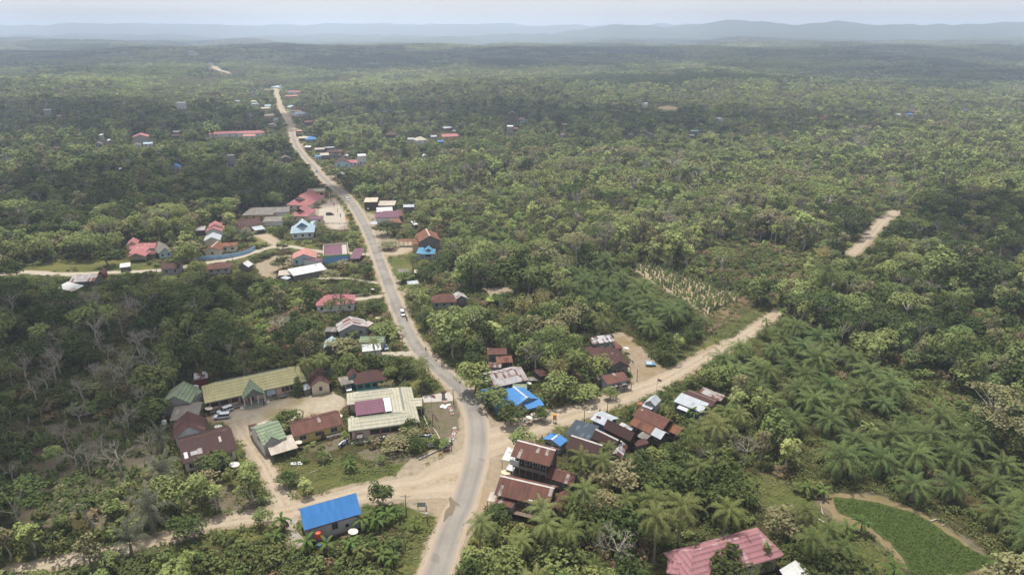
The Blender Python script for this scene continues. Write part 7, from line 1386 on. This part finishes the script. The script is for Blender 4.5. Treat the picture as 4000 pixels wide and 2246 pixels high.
# fallen and dead trunks
def log(v, a, b, r, label, up=0):
    p, q = at(v, *a, r), at(v, *b, r+up); m = MB(); d = q-p; m.tube([p+Vector((0,0,r)), p.lerp(q,.5)+Vector((0,0,r+.1)), q+Vector((0,0,r+up))], [r, r*.8, r*.45], 7); m.build('fallen_log', BARK, label=label, cat='log')
log('p', (838,1172), (680,1070), .3, 'long pale fallen trunk on the meadow beside the bananas'); log('p', (710,1040), (697,975), .14, 'short white branch near the paddy corner', 1.0); log('p', (1425,1085), (1490,1068), .16, 'weathered log on the paddy bank'); log('p', (1500,1115), (1545,1100), .12, 'second smaller log on the paddy bank'); log('i', (1790,1170), (1620,980), .2, 'pale fallen trunk leaning among the palms', 3); log('k', (1010,1410), (930,1350), .25, 'fallen trunk on the left slope'); log('e', (690,160), (770,130), .1, 'cut bamboo poles lying on the roadside lawn'); log('b', (300,1230), (240,1160), .08, 'bamboo poles heap in the garden soil')
# ---------------------------------------------------------------- woods: where each kind grows
gw, gh = 1000, 562; MASK = np.zeros((gh, gw), bool); GX, GY = np.meshgrid((np.arange(gw)+.5)*4, (np.arange(gh)+.5)*4)
def burn(poly, grow=0):
    xs = [p[0] for p in poly]; ys = [p[1] for p in poly]; x0, x1, y0, y1 = [int(max(0, min(lim, q))) for q, lim in ((min(xs)/4-1, gw), (max(xs)/4+2, gw), (min(ys)/4-1, gh), (max(ys)/4+2, gh))]
    if x1 > x0 and y1 > y0: MASK[y0:y1, x0:x1] |= inside(GX[y0:y1, x0:x1], GY[y0:y1, x0:x1], poly)
for p in KEEP:
    if len(p) > 2: burn(p)
def burn_line(line, ext=0, z=0):
    for i in range(0, len(line)-1, 2):
        a, b = line[i], line[min(i+2, len(line)-1)]; d = Vector((b[0]-a[0], b[1]-a[1])).normalized(); w = a[2]/2+ext; q = [(a[0]-d.y*w, a[1]+d.x*w), (a[0]+d.y*w, a[1]-d.x*w), (b[0]+d.y*w, b[1]-d.x*w), (b[0]-d.y*w, b[1]+d.x*w)]
        u, v, _ = proj([p[0] for p in q], [p[1] for p in q], T([p[0] for p in q], [p[1] for p in q])); burn(list(zip(u, v)))
for l_ in (mainw, sidew, side2w, tracks[0], tracks[1], tracks[2]): burn_line(l_, .4)
burn_line(main2w, -1.2)
for l_ in conc[1:]: burn_line(l_, 0)
burn_line(conc[0][:int(len(conc[0])*.27)], 0); burn_line(conc[0][int(len(conc[0])*.55):], 0)
for l_ in FARR: burn_line(l_, 6)
burn_line(leftw[:int(len(leftw)*.70)], .3); burn_line(leftw[int(len(leftw)*.8):], .3)
CLEAR = ['school_yard','sandy_yard','office_forecourt','clinic_yard','house_yard','junction_apron','shop_forecourt','pepper_field','burnt_plot','paddy_bank','kiosk_yard','red_bank','cleared_glade','cleared_glade_two','dry_strip']
for k in CLEAR: burn([(x*1.5534, y*1.5534) for x, y in SOIL[k]])
OPENG = ['verge_grass','roadside_lawn','meadow','lawn','track_verge','roadbank','yellow_field']
for k in OPENG: burn([(x*1.5534, y*1.5534) for x, y in GRASS[k]])
burn([(x*1.5534, y*1.5534) for x, y in PADDY])
for k in ('garden_soil',): burn([(x*1.5534, y*1.5534) for x, y in SOIL[k]])
burn([(x*1.5534, y*1.5534) for x, y in [(505,1230),(720,1300),(760,1380),(1000,1330),(960,1240),(700,1300)]])
def masked(u, v):
    i = (np.asarray(u)/4).astype(int); j = (np.asarray(v)/4).astype(int); ok = (i >= 0) & (i < gw) & (j >= 0) & (j < gh)
    return ok & MASK[np.clip(j, 0, gh-1), np.clip(i, 0, gw-1)]
ROADW = [(mainw, 1.4), (sidew, .6), (side2w, .6), (leftw, .4), (main2w, 1.0)]+[(t_, .5) for t_ in tracks]+[(t_, .4) for t_ in conc]+[(t_, 2) for t_ in FARR]
def blocked(x, y, m):
    """places inside roads, buildings, paddy or yards, plus margin m"""
    x = np.asarray(x); y = np.asarray(y); b = np.zeros(x.shape, bool)
    for line, e in ROADW:
        pts = line[::4]+[line[-1]]; xs = [p[0] for p in pts]; ys = [p[1] for p in pts]; k = (x > min(xs)-15) & (x < max(xs)+15) & (y > min(ys)-15) & (y < max(ys)+15)
        if k.any():
            d = np.full(k.sum(), 99.)
            for i in range(len(pts)-1): d = np.minimum(d, segdist(x[k], y[k], [pts[i][:2], pts[i+1][:2]])-max(pts[i][2], pts[i+1][2])/2)
            b[k] |= d < e+(m[k] if hasattr(m, '__len__') else m)
    for P in FOOT+[soilw[k] for k in CLEAR if k not in ('burnt_plot',)]+[paddyw]:
        cx = sum(p[0] for p in P)/len(P); cy_ = sum(p[1] for p in P)/len(P); r = max(math.hypot(p[0]-cx, p[1]-cy_) for p in P)+8; k = np.hypot(x-cx, y-cy_) < r
        if k.any(): b[k] |= (inside(x[k], y[k], P) | (segdist(x[k], y[k], P, True) < (m[k] if hasattr(m, '__len__') else m)))
    return b
def zone(pts): return [at('w', *p)[:2] for p in pts]
Z_OIL = [zone(z) for z in ([(1412,690),(1480,668),(1560,668),(1640,728),(1740,785),(1778,815),(1720,880),(1650,900),(1600,850),(1530,800),(1430,770)], [(1725,925),(1830,868),(1960,832),(2030,850),(2200,950),(2300,1000),(2450,1130),(2575,1190),(2700,1300),(2700,1500),(2520,1446),(2420,1365),(2320,1285),(2200,1235),(2090,1232),(2000,1195),(1985,1110),(1900,1010),(1780,960)], [(430,380),(700,350),(720,375),(500,395)])]
Z_LIGHT = [zone(z) for z in ([(900,420),(1300,440),(1700,380),(2575,330),(2575,480),(2300,520),(2100,560),(2050,700),(1900,760),(1600,650),(1400,660),(1180,720),(1130,560),(1000,520)], [(1300,190),(2575,190),(2575,330),(1900,380),(1700,260),(1500,240)], [(0,215),(650,195),(650,260),(300,300),(0,320)])]  # paler leaves here: yellow-green regrowth, with sunlight also put into the colour
Z_SHRUB = [zone(z) for z in ([(1150,735),(1260,735),(1260,830),(1150,800)], [(2190,955),(2300,935),(2420,1000),(2575,1100),(2440,1090),(2280,1010)], [(960,1270),(1080,1290),(1060,1446),(1040,1800),(480,1800),(480,1340),(720,1340),(860,1350)], [(1860,600),(2050,640),(2000,760),(1850,730),(1700,660)])]
Z_BARE = [zone(z) for z in ([(0,780),(420,780),(430,1040),(0,1060)],)]
Z_PEP = [zone([(0,1060),(300,1050),(440,1130),(480,1250),(330,1320),(0,1340)])]
Z_DARK = [zone(z) for z in ([(0,700),(700,700),(950,760),(1000,860),(820,960),(400,960),(430,1040),(0,1060)], [(2060,560),(2575,520),(2575,1100),(2420,1000),(2100,880),(2030,830)], [(0,260),(700,300),(800,400),(780,560),(500,560),(0,640)], [(900,280),(1750,280),(1700,380),(1000,430)])]+[zone([(1180,1290),(1420,1300),(1700,1120),(1880,1200),(2000,1446),(2000,1800),(1130,1800)])]  # darker leaves here: dark woods, with cloud shade also put into the colour
Z_COCO = [zone(z) for z in ([(1000,300),(1800,290),(1750,400),(1000,390)], [(1180,1290),(1420,1300),(1700,1120),(1880,1200),(2000,1446),(2000,1800),(1130,1800)])]
def inz(x, y, Zs):
    b = np.zeros(x.shape, bool)
    for P in Zs: b |= inside(x, y, P)
    return b
def grid(step, y0, y1, jit=.42, wide=.82):
    ys = np.arange(y0, y1, step*.87); X = []; Y = []
    for i, y in enumerate(ys):
        hw = wide*y+95; xs = np.arange(-hw, hw, step)+(step/2 if i % 2 else 0); X.append(xs); Y.append(np.full(xs.shape, y))
    X = np.concatenate(X); Y = np.concatenate(Y); return X+rng.uniform(-jit, jit, X.shape)*step, Y+rng.uniform(-jit, jit, X.shape)*step
def hides(x, y, h, r, z=None):
    """does a plant here cover something that stays open to view"""
    z = T(x, y) if z is None else z; b = np.zeros(x.shape, bool)
    for fz, fx in ((.15,0), (.45,0), (.7,0), (.98,0), (.6,-.85), (.6,.85), (.75,-.6), (.75,.6), (.85,-.35), (.85,.35)):
        u, v, _ = proj(x+r*fx, y, z+h*fz); b |= masked(u, v)
    return b
HX = np.array([h_[0] for h_ in HERO]); HY = np.array([h_[1] for h_ in HERO]); HR = np.array([h_[2] for h_ in HERO])
def near_hero(x, y, r):
    b = np.zeros(x.shape, bool)
    for a, c, q in zip(HX, HY, HR): b |= np.hypot(x-a, y-c) < q*.75+r*.35
    return b
ALL = []      # (kind index, x, y, h, r)
KN = ['broadleaf_tree','slender_tree','spreading_tree','oil_palm','coconut_palm','bare_tree','bamboo_clump','shrub','banana_plant','pepper_vine','column_tree']
KI = {k: i for i, k in enumerate(KN)}
def woods(step, y0, y1, lod):
    X, Y = grid(step, y0, y1); n = len(X); sp_ = fbm(X/38, Y/38, 81); q = rng.random(n)
    kind = np.where(q < .56, 0, np.where(q < .84, 1, np.where(q < .93, 2, np.where(q < .955, 5, np.where(q < .985, 4, 6)))))
    lz = inz(X, Y, Z_LIGHT); kind = np.where(lz & (q < .56) & (sp_ > .44), 1, kind); kind = np.where(lz & (q > .9) & (sp_ > .5), 2, kind)
    cz = inz(X, Y, Z_COCO); kind = np.where(cz & (rng.random(n) < .22), 4, kind); bz = inz(X, Y, Z_BARE); kind = np.where(bz & (rng.random(n) < .4), 5, kind)
    kind = np.where((kind == 1) & cz & (Y < 300), 0, kind)
    oil = inz(X, Y, Z_OIL); sh = inz(X, Y, Z_SHRUB); pep = inz(X, Y, Z_PEP)
    h0 = np.array([11, 12, 13, 6, 11, 10, 9.5, 2.4, 3.4, 2, 9])[kind]*rng.uniform(.6, 1.25, n)*(0.8+.45*sp_)
    bare = (rng.random(n) < .05) & lz; kind = np.where(bare, 5, kind); pt = fbm(X/48+7, Y/70, 83); low = (pt > np.where(lz, .5, .58)) & (Y > 190); kind = np.where(low & (rng.random(n) < .75), 7, kind)
    h0 = np.where(kind == 7, rng.uniform(2.6, 5.0, n), h0); tall = (rng.random(n) < .05) & (kind != 7); h0 = np.where(tall, h0*1.45, h0); rad = h0*np.array([.43, .28, .5, .75, .4, .38, .36, .75, .55, .25, .13])[kind]*rng.uniform(.85, 1.2, n)
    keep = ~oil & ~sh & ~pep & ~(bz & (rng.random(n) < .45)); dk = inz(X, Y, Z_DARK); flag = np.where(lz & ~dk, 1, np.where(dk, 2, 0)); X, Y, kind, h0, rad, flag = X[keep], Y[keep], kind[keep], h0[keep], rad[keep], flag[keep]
    z = T(X, Y); done = np.zeros(len(X), bool)
    for f in (1.0, .68, .45):
        hh, rr_ = h0*f, rad*f**.8; ok = ~done & ~hides(X, Y, hh, rr_, z); idx = np.nonzero(ok)[0]
        if not len(idx): continue
        g = ~blocked(X[idx], Y[idx], rr_[idx]*.35) & ~near_hero(X[idx], Y[idx], rr_[idx]); idx = idx[g]
        for i in idx: ALL.append((int(kind[i]), X[i], Y[i], hh[i], rr_[i], flag[i]))
        done[idx] = True
woods(6.0, 95, 430, 0); woods(6.9, 430, 760, 1); woods(8.2, 760, 1300, 2)
# oil palms in rows
X, Y = grid(10.4, 100, 1300, .16); k = inz(X, Y, Z_OIL) & (rng.random(len(X)) < np.where(Y < 420, .94, .8)); X, Y = X[k], Y[k]; hh = rng.uniform(4.8, 7.9, len(X)); k = ~hides(X, Y, hh*.8, hh*.55) & ~blocked(X, Y, 1.5)
for x, y, h_ in zip(X[k], Y[k], hh[k]): ALL.append((3, x, y, h_, h_*1.12, 0))
k2 = ~k; hs_ = hh[k2]*.6; Xs, Ys = X[k2], Y[k2]; k3 = ~hides(Xs, Ys, hs_*.8, hs_*.6) & ~blocked(Xs, Ys, 1.5)
for x, y, h_ in zip(Xs[k3], Ys[k3], hs_[k3]): ALL.append((3, x, y, h_, h_*1.12, 0))
# pepper vines on stakes: the pale field and the brown slope
for zs, step, dens in (([soilw['pepper_field']], 2.3, .93), (Z_PEP, 3.6, .55)):
    X, Y = grid(step, 110, 420, .16); k = inz(X, Y, zs) & (rng.random(len(X)) < dens) & ~near_hero(X, Y, -3)
    bl = np.zeros(X.shape, bool)
    for P in FOOT: bl |= inside(X, Y, P)
    k &= ~bl
    if zs is Z_PEP: k &= ~blocked(X, Y, 1)
    for x, y in zip(X[k], Y[k]): h_ = rng.uniform(1.4, 3.2); ALL.append((9, x, y, h_, h_*.33, 0))
# leafless and small trees thinly over the brown slope
X, Y = grid(13, 110, 300); k = inz(X, Y, Z_PEP) & ~blocked(X, Y, 2); k[k] = ~hides(X[k], Y[k], np.full(k.sum(), 8.), np.full(k.sum(), 3.))
for x, y in zip(X[k], Y[k]): q = rng.random(); ALL.append((5 if q < .5 else (1 if q < .75 else 8), x, y, rng.uniform(5, 9) if q < .75 else 3.4, 3. if q < .75 else 1.8, 0))
# scrub: shrubs under and between the trees, and over the scrub zones
def scrub(step, y0, y1, hmin, hmax, thin):
    X, Y = grid(step, y0, y1); n = len(X); h_ = rng.uniform(hmin, hmax, n)*(.6+.9*fbm(X/14, Y/14, 90)); r = h_*.85; open_ = np.zeros(n, bool)
    for nm in OPENG: open_ |= inside(X, Y, grassw[nm])
    for nm in ('hill_plantation','garden_soil','rubbish_yard','brown_slope'): open_ |= inside(X, Y, soilw[nm]) & (rng.random(n) < .72)
    oil = inz(X, Y, Z_OIL); k = (~open_ | (rng.random(n) < .05)) & (rng.random(n) < thin); k &= ~(oil & (rng.random(n) < .8))
    X, Y, h_, r = X[k], Y[k], h_[k], r[k]; z = T(X, Y); hid = hides(X, Y, h_, r, z); h_ = np.where(hid, h_*.4, h_); r = np.where(hid, r*.5, r); k = ~blocked(X, Y, r*.5)
    return X[k], Y[k], h_[k], r[k]
for x, y, h_, r in zip(*scrub(3.3, 95, 330, 1.2, 3.4, .85)): ALL.append((7, x, y, h_, r, 0))
A_ = np.array(ALL); order = np.argsort(A_[:, 2]**2+A_[:, 1]**2); A_ = A_[order]
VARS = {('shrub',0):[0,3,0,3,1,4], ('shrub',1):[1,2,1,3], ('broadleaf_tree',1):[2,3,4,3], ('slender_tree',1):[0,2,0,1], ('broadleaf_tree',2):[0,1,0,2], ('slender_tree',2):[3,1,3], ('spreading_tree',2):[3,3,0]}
def variant(nm, fl, n, x=0, y=0):
    o = VARS.get((nm, int(fl)), range(n)); q = float(vnoise(x/26+len(nm), y/40, 97))*3.7
    return o[int((q % 1)*len(o)) % len(o)] if random.random() < .72 else random.choice(o)
# largest in the photograph: in frame and near the camera
u_, v_, d_ = proj(A_[:, 1], A_[:, 2], T(A_[:, 1], A_[:, 2])+A_[:, 3]*.7); FR = (u_ > -40) & (u_ < 4040) & (v_ > 0) & (v_ < 2290); SIZE = A_[:, 3]*A_[:, 4]/d_**2
SPOTS_ = [q for q in SPOTS if 'distant' not in q[2]]
TONE = dict(broadleaf_tree=['dark green','deep green','mid green','fresh green','olive'], slender_tree=['pale green','olive','pale green','mid green'], spreading_tree=['mid green','olive','mid green','dark green'], shrub=['dark','mid green','bright','dark','brownish'])
def region(x, y):
    d, nm = min((math.hypot(x-a, y-b), c) for a, b, c in SPOTS_)
    if d < (22 if y < 300 else 32): return 'near the '+nm
    u, v, _ = proj(x, y, 0); u, v = float(u)/1.5534, float(v)/1.5534; rx = float(np.interp(v, [480,560,700,870,960,1100,1446], [860,915,970,1050,1140,1200,1090]))
    if v > 1180: return 'below the dirt lane in the corner woods' if u < 700 else ('around the blue-roofed workshop' if u < rx else ('in the palm grove below the rusty stilt houses' if u < 1880 else 'beside the rice paddy'))
    if v > 880: return ('on the brown plantation slope' if u < 430 else ('around the school compound' if u < rx else ('between the bend and the tin roof cluster' if u < 1650 else 'on the oil palm slope beyond the dirt road')))
    if v > 640: return ('in the dim woods below the pale lane' if u < 760 else ('on the left roadside by the red hipped roof' if u < rx else ('in the bamboo and palm belt right of the main road' if u < 1500 else ('beside the pepper field' if u < 2050 else 'in the dark woods beyond the side road'))))
    if v > 480: return ('behind the red pavilion house' if u < 650 else ('around the clinic yard' if u < rx else ('in the sunlit woods behind the roadside shops' if u < 1700 else 'around the far stretch of dirt road')))
    return 'in the distant woods left of the village road' if u < 800 else ('near the woods hamlet' if u < 1500 else 'in the distant woods on the right')
ADJ = dict(broadleaf_tree='round-crowned broadleaf tree', slender_tree='upright light-crowned tree', spreading_tree='flat-topped spreading tree', oil_palm='bushy oil palm', coconut_palm='coconut palm', bare_tree='pale leafless tree', bamboo_clump='feathery bamboo clump', shrub='leafy green shrub', banana_plant='banana plant', pepper_vine='young pepper vine on its stake', column_tree='narrow column tree')
LIM = dict(broadleaf_tree=185, slender_tree=210, spreading_tree=150, oil_palm=295, coconut_palm=150, bare_tree=80, bamboo_clump=60, shrub=280, banana_plant=40, pepper_vine=290, column_tree=10)
HB = {nm: float(np.quantile(A_[A_[:, 0] == ki][:, 3], .75)) if (A_[:, 0] == ki).any() else 99 for ki, nm in enumerate(KN)}
rest = {k: [] for k in KN}; single = 0
for ki, nm in enumerate(KN):
    sel = np.nonzero(A_[:, 0] == ki)[0]; sel = sel[np.argsort(-np.where(FR[sel], SIZE[sel], 0))]
    lim = LIM[nm]; inf = [i for i in sel if FR[i]][:lim]; pick = set(inf)
    for i in inf:
        _, x, y, h_, r, fl = A_[i]; rg = region(x, y); va = variant(nm, fl, len(PROTO[nm]), x, y); tn = (TONE[nm][va]+' ' if nm in TONE else '')+('tall ' if h_ > HB[nm] else '') ; tn = tn if len((tn+ADJ[nm]+' '+rg).split()) <= 15 else ''; p = plant(nm, x, y, h_, tn+ADJ[nm]+' '+rg, tn+ADJ[nm]+'s '+rg, rad=r, var=va); single += 1
    rest[nm] = [A_[i] for i in sel if i not in pick]
# ---------------------------------------------------------------- masses: one object per kind, instances of the same plants
def mass(name, protos, P, kind='stuff', label=None):
    """P rows: x, y, z, rotation, radius scale, height scale, index"""
    if not len(P): return
    P = np.array(P, np.float32); me = bpy.data.meshes.new(name); n = len(P); me.vertices.add(n); me.vertices.foreach_set('co', P[:, :3].ravel())
    rot = me.attributes.new('rot', 'FLOAT_VECTOR', 'POINT'); rot.data.foreach_set('vector', np.stack([np.zeros(n), np.zeros(n), P[:, 3]], 1).astype(np.float32).ravel())
    sc = me.attributes.new('scl', 'FLOAT_VECTOR', 'POINT'); sc.data.foreach_set('vector', np.stack([P[:, 4], P[:, 4], P[:, 5]], 1).astype(np.float32).ravel())
    ix = me.attributes.new('idx', 'INT', 'POINT'); ix.data.foreach_set('value', P[:, 6].astype(np.int32)); me.update()
    c = bpy.data.collections.new(name+'_kinds')
    for i, (cr, tr) in enumerate(protos):
        # one joined mesh per kind
        bm = bmesh.new(); bm.from_mesh(cr); nf = len(bm.faces)
        if tr is not None: bm.from_mesh(tr); bm.faces.ensure_lookup_table(); [setattr(f, 'material_index', 1) for f in bm.faces[nf:]]
        m2 = bpy.data.meshes.new('%s_kind' % name); bm.to_mesh(m2); bm.free(); m2.materials.append(cr.materials[0])
        if tr is not None: m2.materials.append(tr.materials[0])
        c.objects.link(bpy.data.objects.new('%s_%02d' % (name, i), m2))
    o = bpy.data.objects.new(name, me); COL.objects.link(o); tag(o, label, kind=kind)
    g = bpy.data.node_groups.new(name, 'GeometryNodeTree'); g.interface.new_socket('Geometry', in_out='INPUT', socket_type='NodeSocketGeometry'); g.interface.new_socket('Geometry', in_out='OUTPUT', socket_type='NodeSocketGeometry')
    N = g.nodes; gi = N.new('NodeGroupInput'); go = N.new('NodeGroupOutput'); iop = N.new('GeometryNodeInstanceOnPoints'); ci = N.new('GeometryNodeCollectionInfo'); ci.inputs[0].default_value = c; ci.inputs[1].default_value = True; ci.inputs[2].default_value = True
    def attr(nm, t): a = N.new('GeometryNodeInputNamedAttribute'); a.data_type = t; a.inputs[0].default_value = nm; return a.outputs[0]
    g.links.new(gi.outputs[0], iop.inputs['Points']); g.links.new(ci.outputs[0], iop.inputs['Instance']); iop.inputs['Pick Instance'].default_value = True
    g.links.new(attr('idx', 'INT'), iop.inputs['Instance Index']); g.links.new(attr('rot', 'FLOAT_VECTOR'), iop.inputs['Rotation']); g.links.new(attr('scl', 'FLOAT_VECTOR'), iop.inputs['Scale']); g.links.new(iop.outputs[0], go.inputs[0])
    md = o.modifiers.new('plants', 'NODES'); md.node_group = g; return o
for nm in KN:
    L = rest[nm]
    if not len(L): continue
    nearp, farp = PROTO[nm], PROTO.get(nm+'_far', PROTO[nm]); k = len(nearp); pr = [(a[0], a[1]) for a in nearp]+[(a[0], a[1]) for a in farp]; P = []
    for _, x, y, h_, r, fl in L:
        j = variant(nm, fl, k, x, y); src = nearp if y < 430 else farp; j2 = j % len(src); P.append((x, y, Tf(x, y)-.1, random.uniform(0, 6.28), r/src[j2][3], h_/src[j2][2], j2 if y < 430 else k+j2))
    mass({'broadleaf_tree':'broadleaf_woods','slender_tree':'light_woods','spreading_tree':'spreading_woods','oil_palm':'oil_palm_stand','coconut_palm':'coconut_grove','bare_tree':'leafless_woods','bamboo_clump':'bamboo_thicket','shrub':'scrub','banana_plant':'banana_thicket','pepper_vine':'pepper_rows','column_tree':'column_woods'}[nm], pr, P)
# scrub farther off, weeds and grass near by
X, Y, h_, r = scrub(4.2, 330, 720, 1.2, 3.2, .6); P = [(x, y, Tf(x, y)-.1, random.uniform(0, 6.28), rr_/1.7, hh/2.2, random.randrange(5)) for x, y, hh, rr_ in zip(X, Y, h_, r)]
mass('undergrowth', [(a[0], a[1]) for a in PROTO['shrub']], P)
X, Y = grid(1.25, 100, 290, .5); n = len(X); inside_f = np.zeros(n, bool)
for Pp in FOOT: inside_f |= inside(X, Y, Pp)
bl = blocked(X, Y, -.25); op = np.zeros(n, bool)
for nm in OPENG: op |= inside(X, Y, grassw[nm])
soil_ = np.zeros(n, bool)
for nm in ('hill_plantation','garden_soil','rubbish_yard','brown_slope'): soil_ |= inside(X, Y, soilw[nm])
pn = fbm(X/5, Y/5, 95); k = ~bl & ~inside_f & ((op & (pn > .36)) | (~op & ~soil_ & (pn > .42) & (rng.random(n) < .75)) | (soil_ & (pn > .56) & (rng.random(n) < .5)))
Xk, Yk, ok_ = X[k], Y[k], op[k]; w = rng.random(len(Xk)); low = hides(Xk, Yk, np.full(len(Xk), .8), np.full(len(Xk), .5))
mass('grass', [(a[0], None) for a in PROTO['grass_tuft']], [(x, y, 0, q*6.28, .9+q, (.5 if l_ else 1)*(.6+q*.8), int(q*977) % 3) for x, y, q, o_, l_ in zip(Xk, Yk, w, ok_, low) if o_ or q < .45])
mass('weeds', [(a[0], None) for a in PROTO['weed']], [(x, y, 0, q*6.28, .8+q*.9, (.5 if l_ else 1)*(.5+q), int(q*977) % 3) for x, y, q, o_, l_ in zip(Xk, Yk, w, ok_, low) if (not o_ and q >= .45) or (o_ and q > .93)])
# rice standing in the paddy
X, Y = grid(.8, 100, 190, .4); k = inside(X, Y, paddyw) & (segdist(X, Y, paddyw, True) > .5)
low_kind('rice_plant', 30, .5, .45, .26, 'bright', 3)
PROTO['rice_plant'] = PROTO['rice_plant'][-3:]
for a in PROTO['rice_plant']: a[0].materials[0] = leafm('rice_leaves', '4c5e2c', '62713c', .25, .3, .01) if 'rice_leaves' not in bpy.data.materials else bpy.data.materials['rice_leaves']
mass('rice', [(a[0], None) for a in PROTO['rice_plant']], [(x, y, .02, random.uniform(0, 6.28), 1, 1, random.randrange(3)) for x, y in zip(X[k], Y[k])])
# ---------------------------------------------------------------- far woods: groups of trees out to the hills
rs = np.random.default_rng(5); fp = []
for v in range(6):
    V = []; lf = ['mid','dark','olive','light','mid','dark'][v]; size = 46
    for k in range(42):
        x, y = rs.uniform(-size/2, size/2, 2); hh = rs.uniform(6, 12)*(1.35 if rs.random() < .1 else 1); r = hh*rs.uniform(.28, .45)
        m = 26; d = unit(rs.normal(0, 1, (m, 3))); d[:, 2] = np.abs(d[:, 2])-.25; d = unit(d); C = np.array([x, y, hh-r*.9])+d*np.array([r, r, r*.9]); V.append(leaves(C, d, 2.3, rs, .8, .45))
    fp.append((qmesh('far_group', np.concatenate(V), LF[lf]), None))
P = []; y = 1290.
while y < 5600:
    st = 34*(1+(y-1290)/5200); hw = .85*y+140; xs = np.arange(-hw, hw, st)+rs.uniform(0, st); ys = np.full(xs.shape, y)+rs.uniform(-st*.4, st*.4, xs.shape); xs = xs+rs.uniform(-st*.4, st*.4, xs.shape)
    z = T(xs, ys); sc_ = st/34; g = fbm(xs/260, ys/420, 131); bad = blocked(xs, ys, 22.)
    for ox, oz in ((0,4), (-18,7), (18,7), (0,10), (0,0)): uu, vv, _ = proj(xs+ox, ys, z+oz); bad |= masked(uu, vv)
    for a, b, c, gg, bb in zip(xs, ys, z, g, bad):
        if bb: continue
        i = int(np.clip((gg-.28)*12+rs.normal(0, 1.1), 0, 5)); i = [1, 5, 0, 4, 2, 3][i]; P.append((a, b, c-1, rs.uniform(0, 6.28), sc_, 1+.25*(sc_-1), i))
    y += st*.85
mass('far_woods', fp, P)
# ---------------------------------------------------------------- clouds above the land (out of the picture, they shade it) and the hazy air
CM = []
for k_ in (0, 1):
    N_ = NT('cloud_vapour', 1, 0); t_ = N_.n('ShaderNodeBsdfTransparent'); d_ = N_.n('ShaderNodeBsdfTranslucent'); mx = N_.n('ShaderNodeMixShader'); mx.inputs[0].default_value = CLOUD_T[k_]; N_.l(t_.outputs[0], mx.inputs[1]); N_.l(d_.outputs[0], mx.inputs[2]); N_.l(mx.outputs[0], N_.t.nodes['Material Output'].inputs[0]); d_.inputs[0].default_value = (.85,.85,.87,1); CM.append(N_.m)
def cloud(cx, cy_, rx, ry, alt, thick):
    """a flat cumulus whose shadow falls on (cx, cy_)"""
    o = Vector((cx, cy_, 0))+SUNV*(alt/SUNV.z); bm = bmesh.new(); n = 30
    for k in range(n):
        a = rng.uniform(0, 6.283); q = math.sqrt(rng.random())*.82; s = rng.uniform(.2, .4)*(1.1-.5*q); M_ = Matrix.Translation((math.cos(a)*q*rx, math.sin(a)*q*ry, rng.uniform(0, 20))) @ Matrix.Diagonal((s*rx, s*ry, min(60, s*min(rx, ry)*.5), 1))
        bmesh.ops.create_icosphere(bm, subdivisions=3, radius=1, matrix=M_)
    for v in bm.verts: q = float(fbm(v.co.x/(rx*.22)+50, v.co.y/(ry*.22)+50, 140)); v.co.x *= .9+.25*q; v.co.y *= .9+.25*q; v.co.z = max(v.co.z, -12+8*q)
    me = bpy.data.meshes.new('cloud'); bm.to_mesh(me); bm.free(); me.materials.append(CM[thick]); me.shade_smooth(); ob = bpy.data.objects.new('cloud', me); COL.objects.link(ob); ob.location = o; tag(ob, kind='structure')
for c in CLOUDS: cloud(*c)
N_ = NT('hazy_air'); nt_ = N_.t; nt_.nodes.remove(N_.b); pv = N_.n('ShaderNodeVolumePrincipled'); pv.inputs['Color'].default_value = HAZE_C; pv.inputs['Density'].default_value = HAZE; pv.inputs['Anisotropy'].default_value = .3; N_.l(pv.outputs[0], nt_.nodes['Material Output'].inputs['Volume'])
bm = bmesh.new(); bmesh.ops.create_cube(bm, size=1, matrix=Matrix.Translation((0, 5600, (250-26)/2)) @ Matrix.Diagonal((26000, 13600, 250+26, 1))); me = bpy.data.meshes.new('haze'); bm.to_mesh(me); bm.free(); me.materials.append(N_.m); o = bpy.data.objects.new('haze', me); COL.objects.link(o); tag(o, kind='stuff')
print('PLANTS', COUNT, 'single', single, {k: len(v) for k, v in rest.items()}, 'far', len(P))
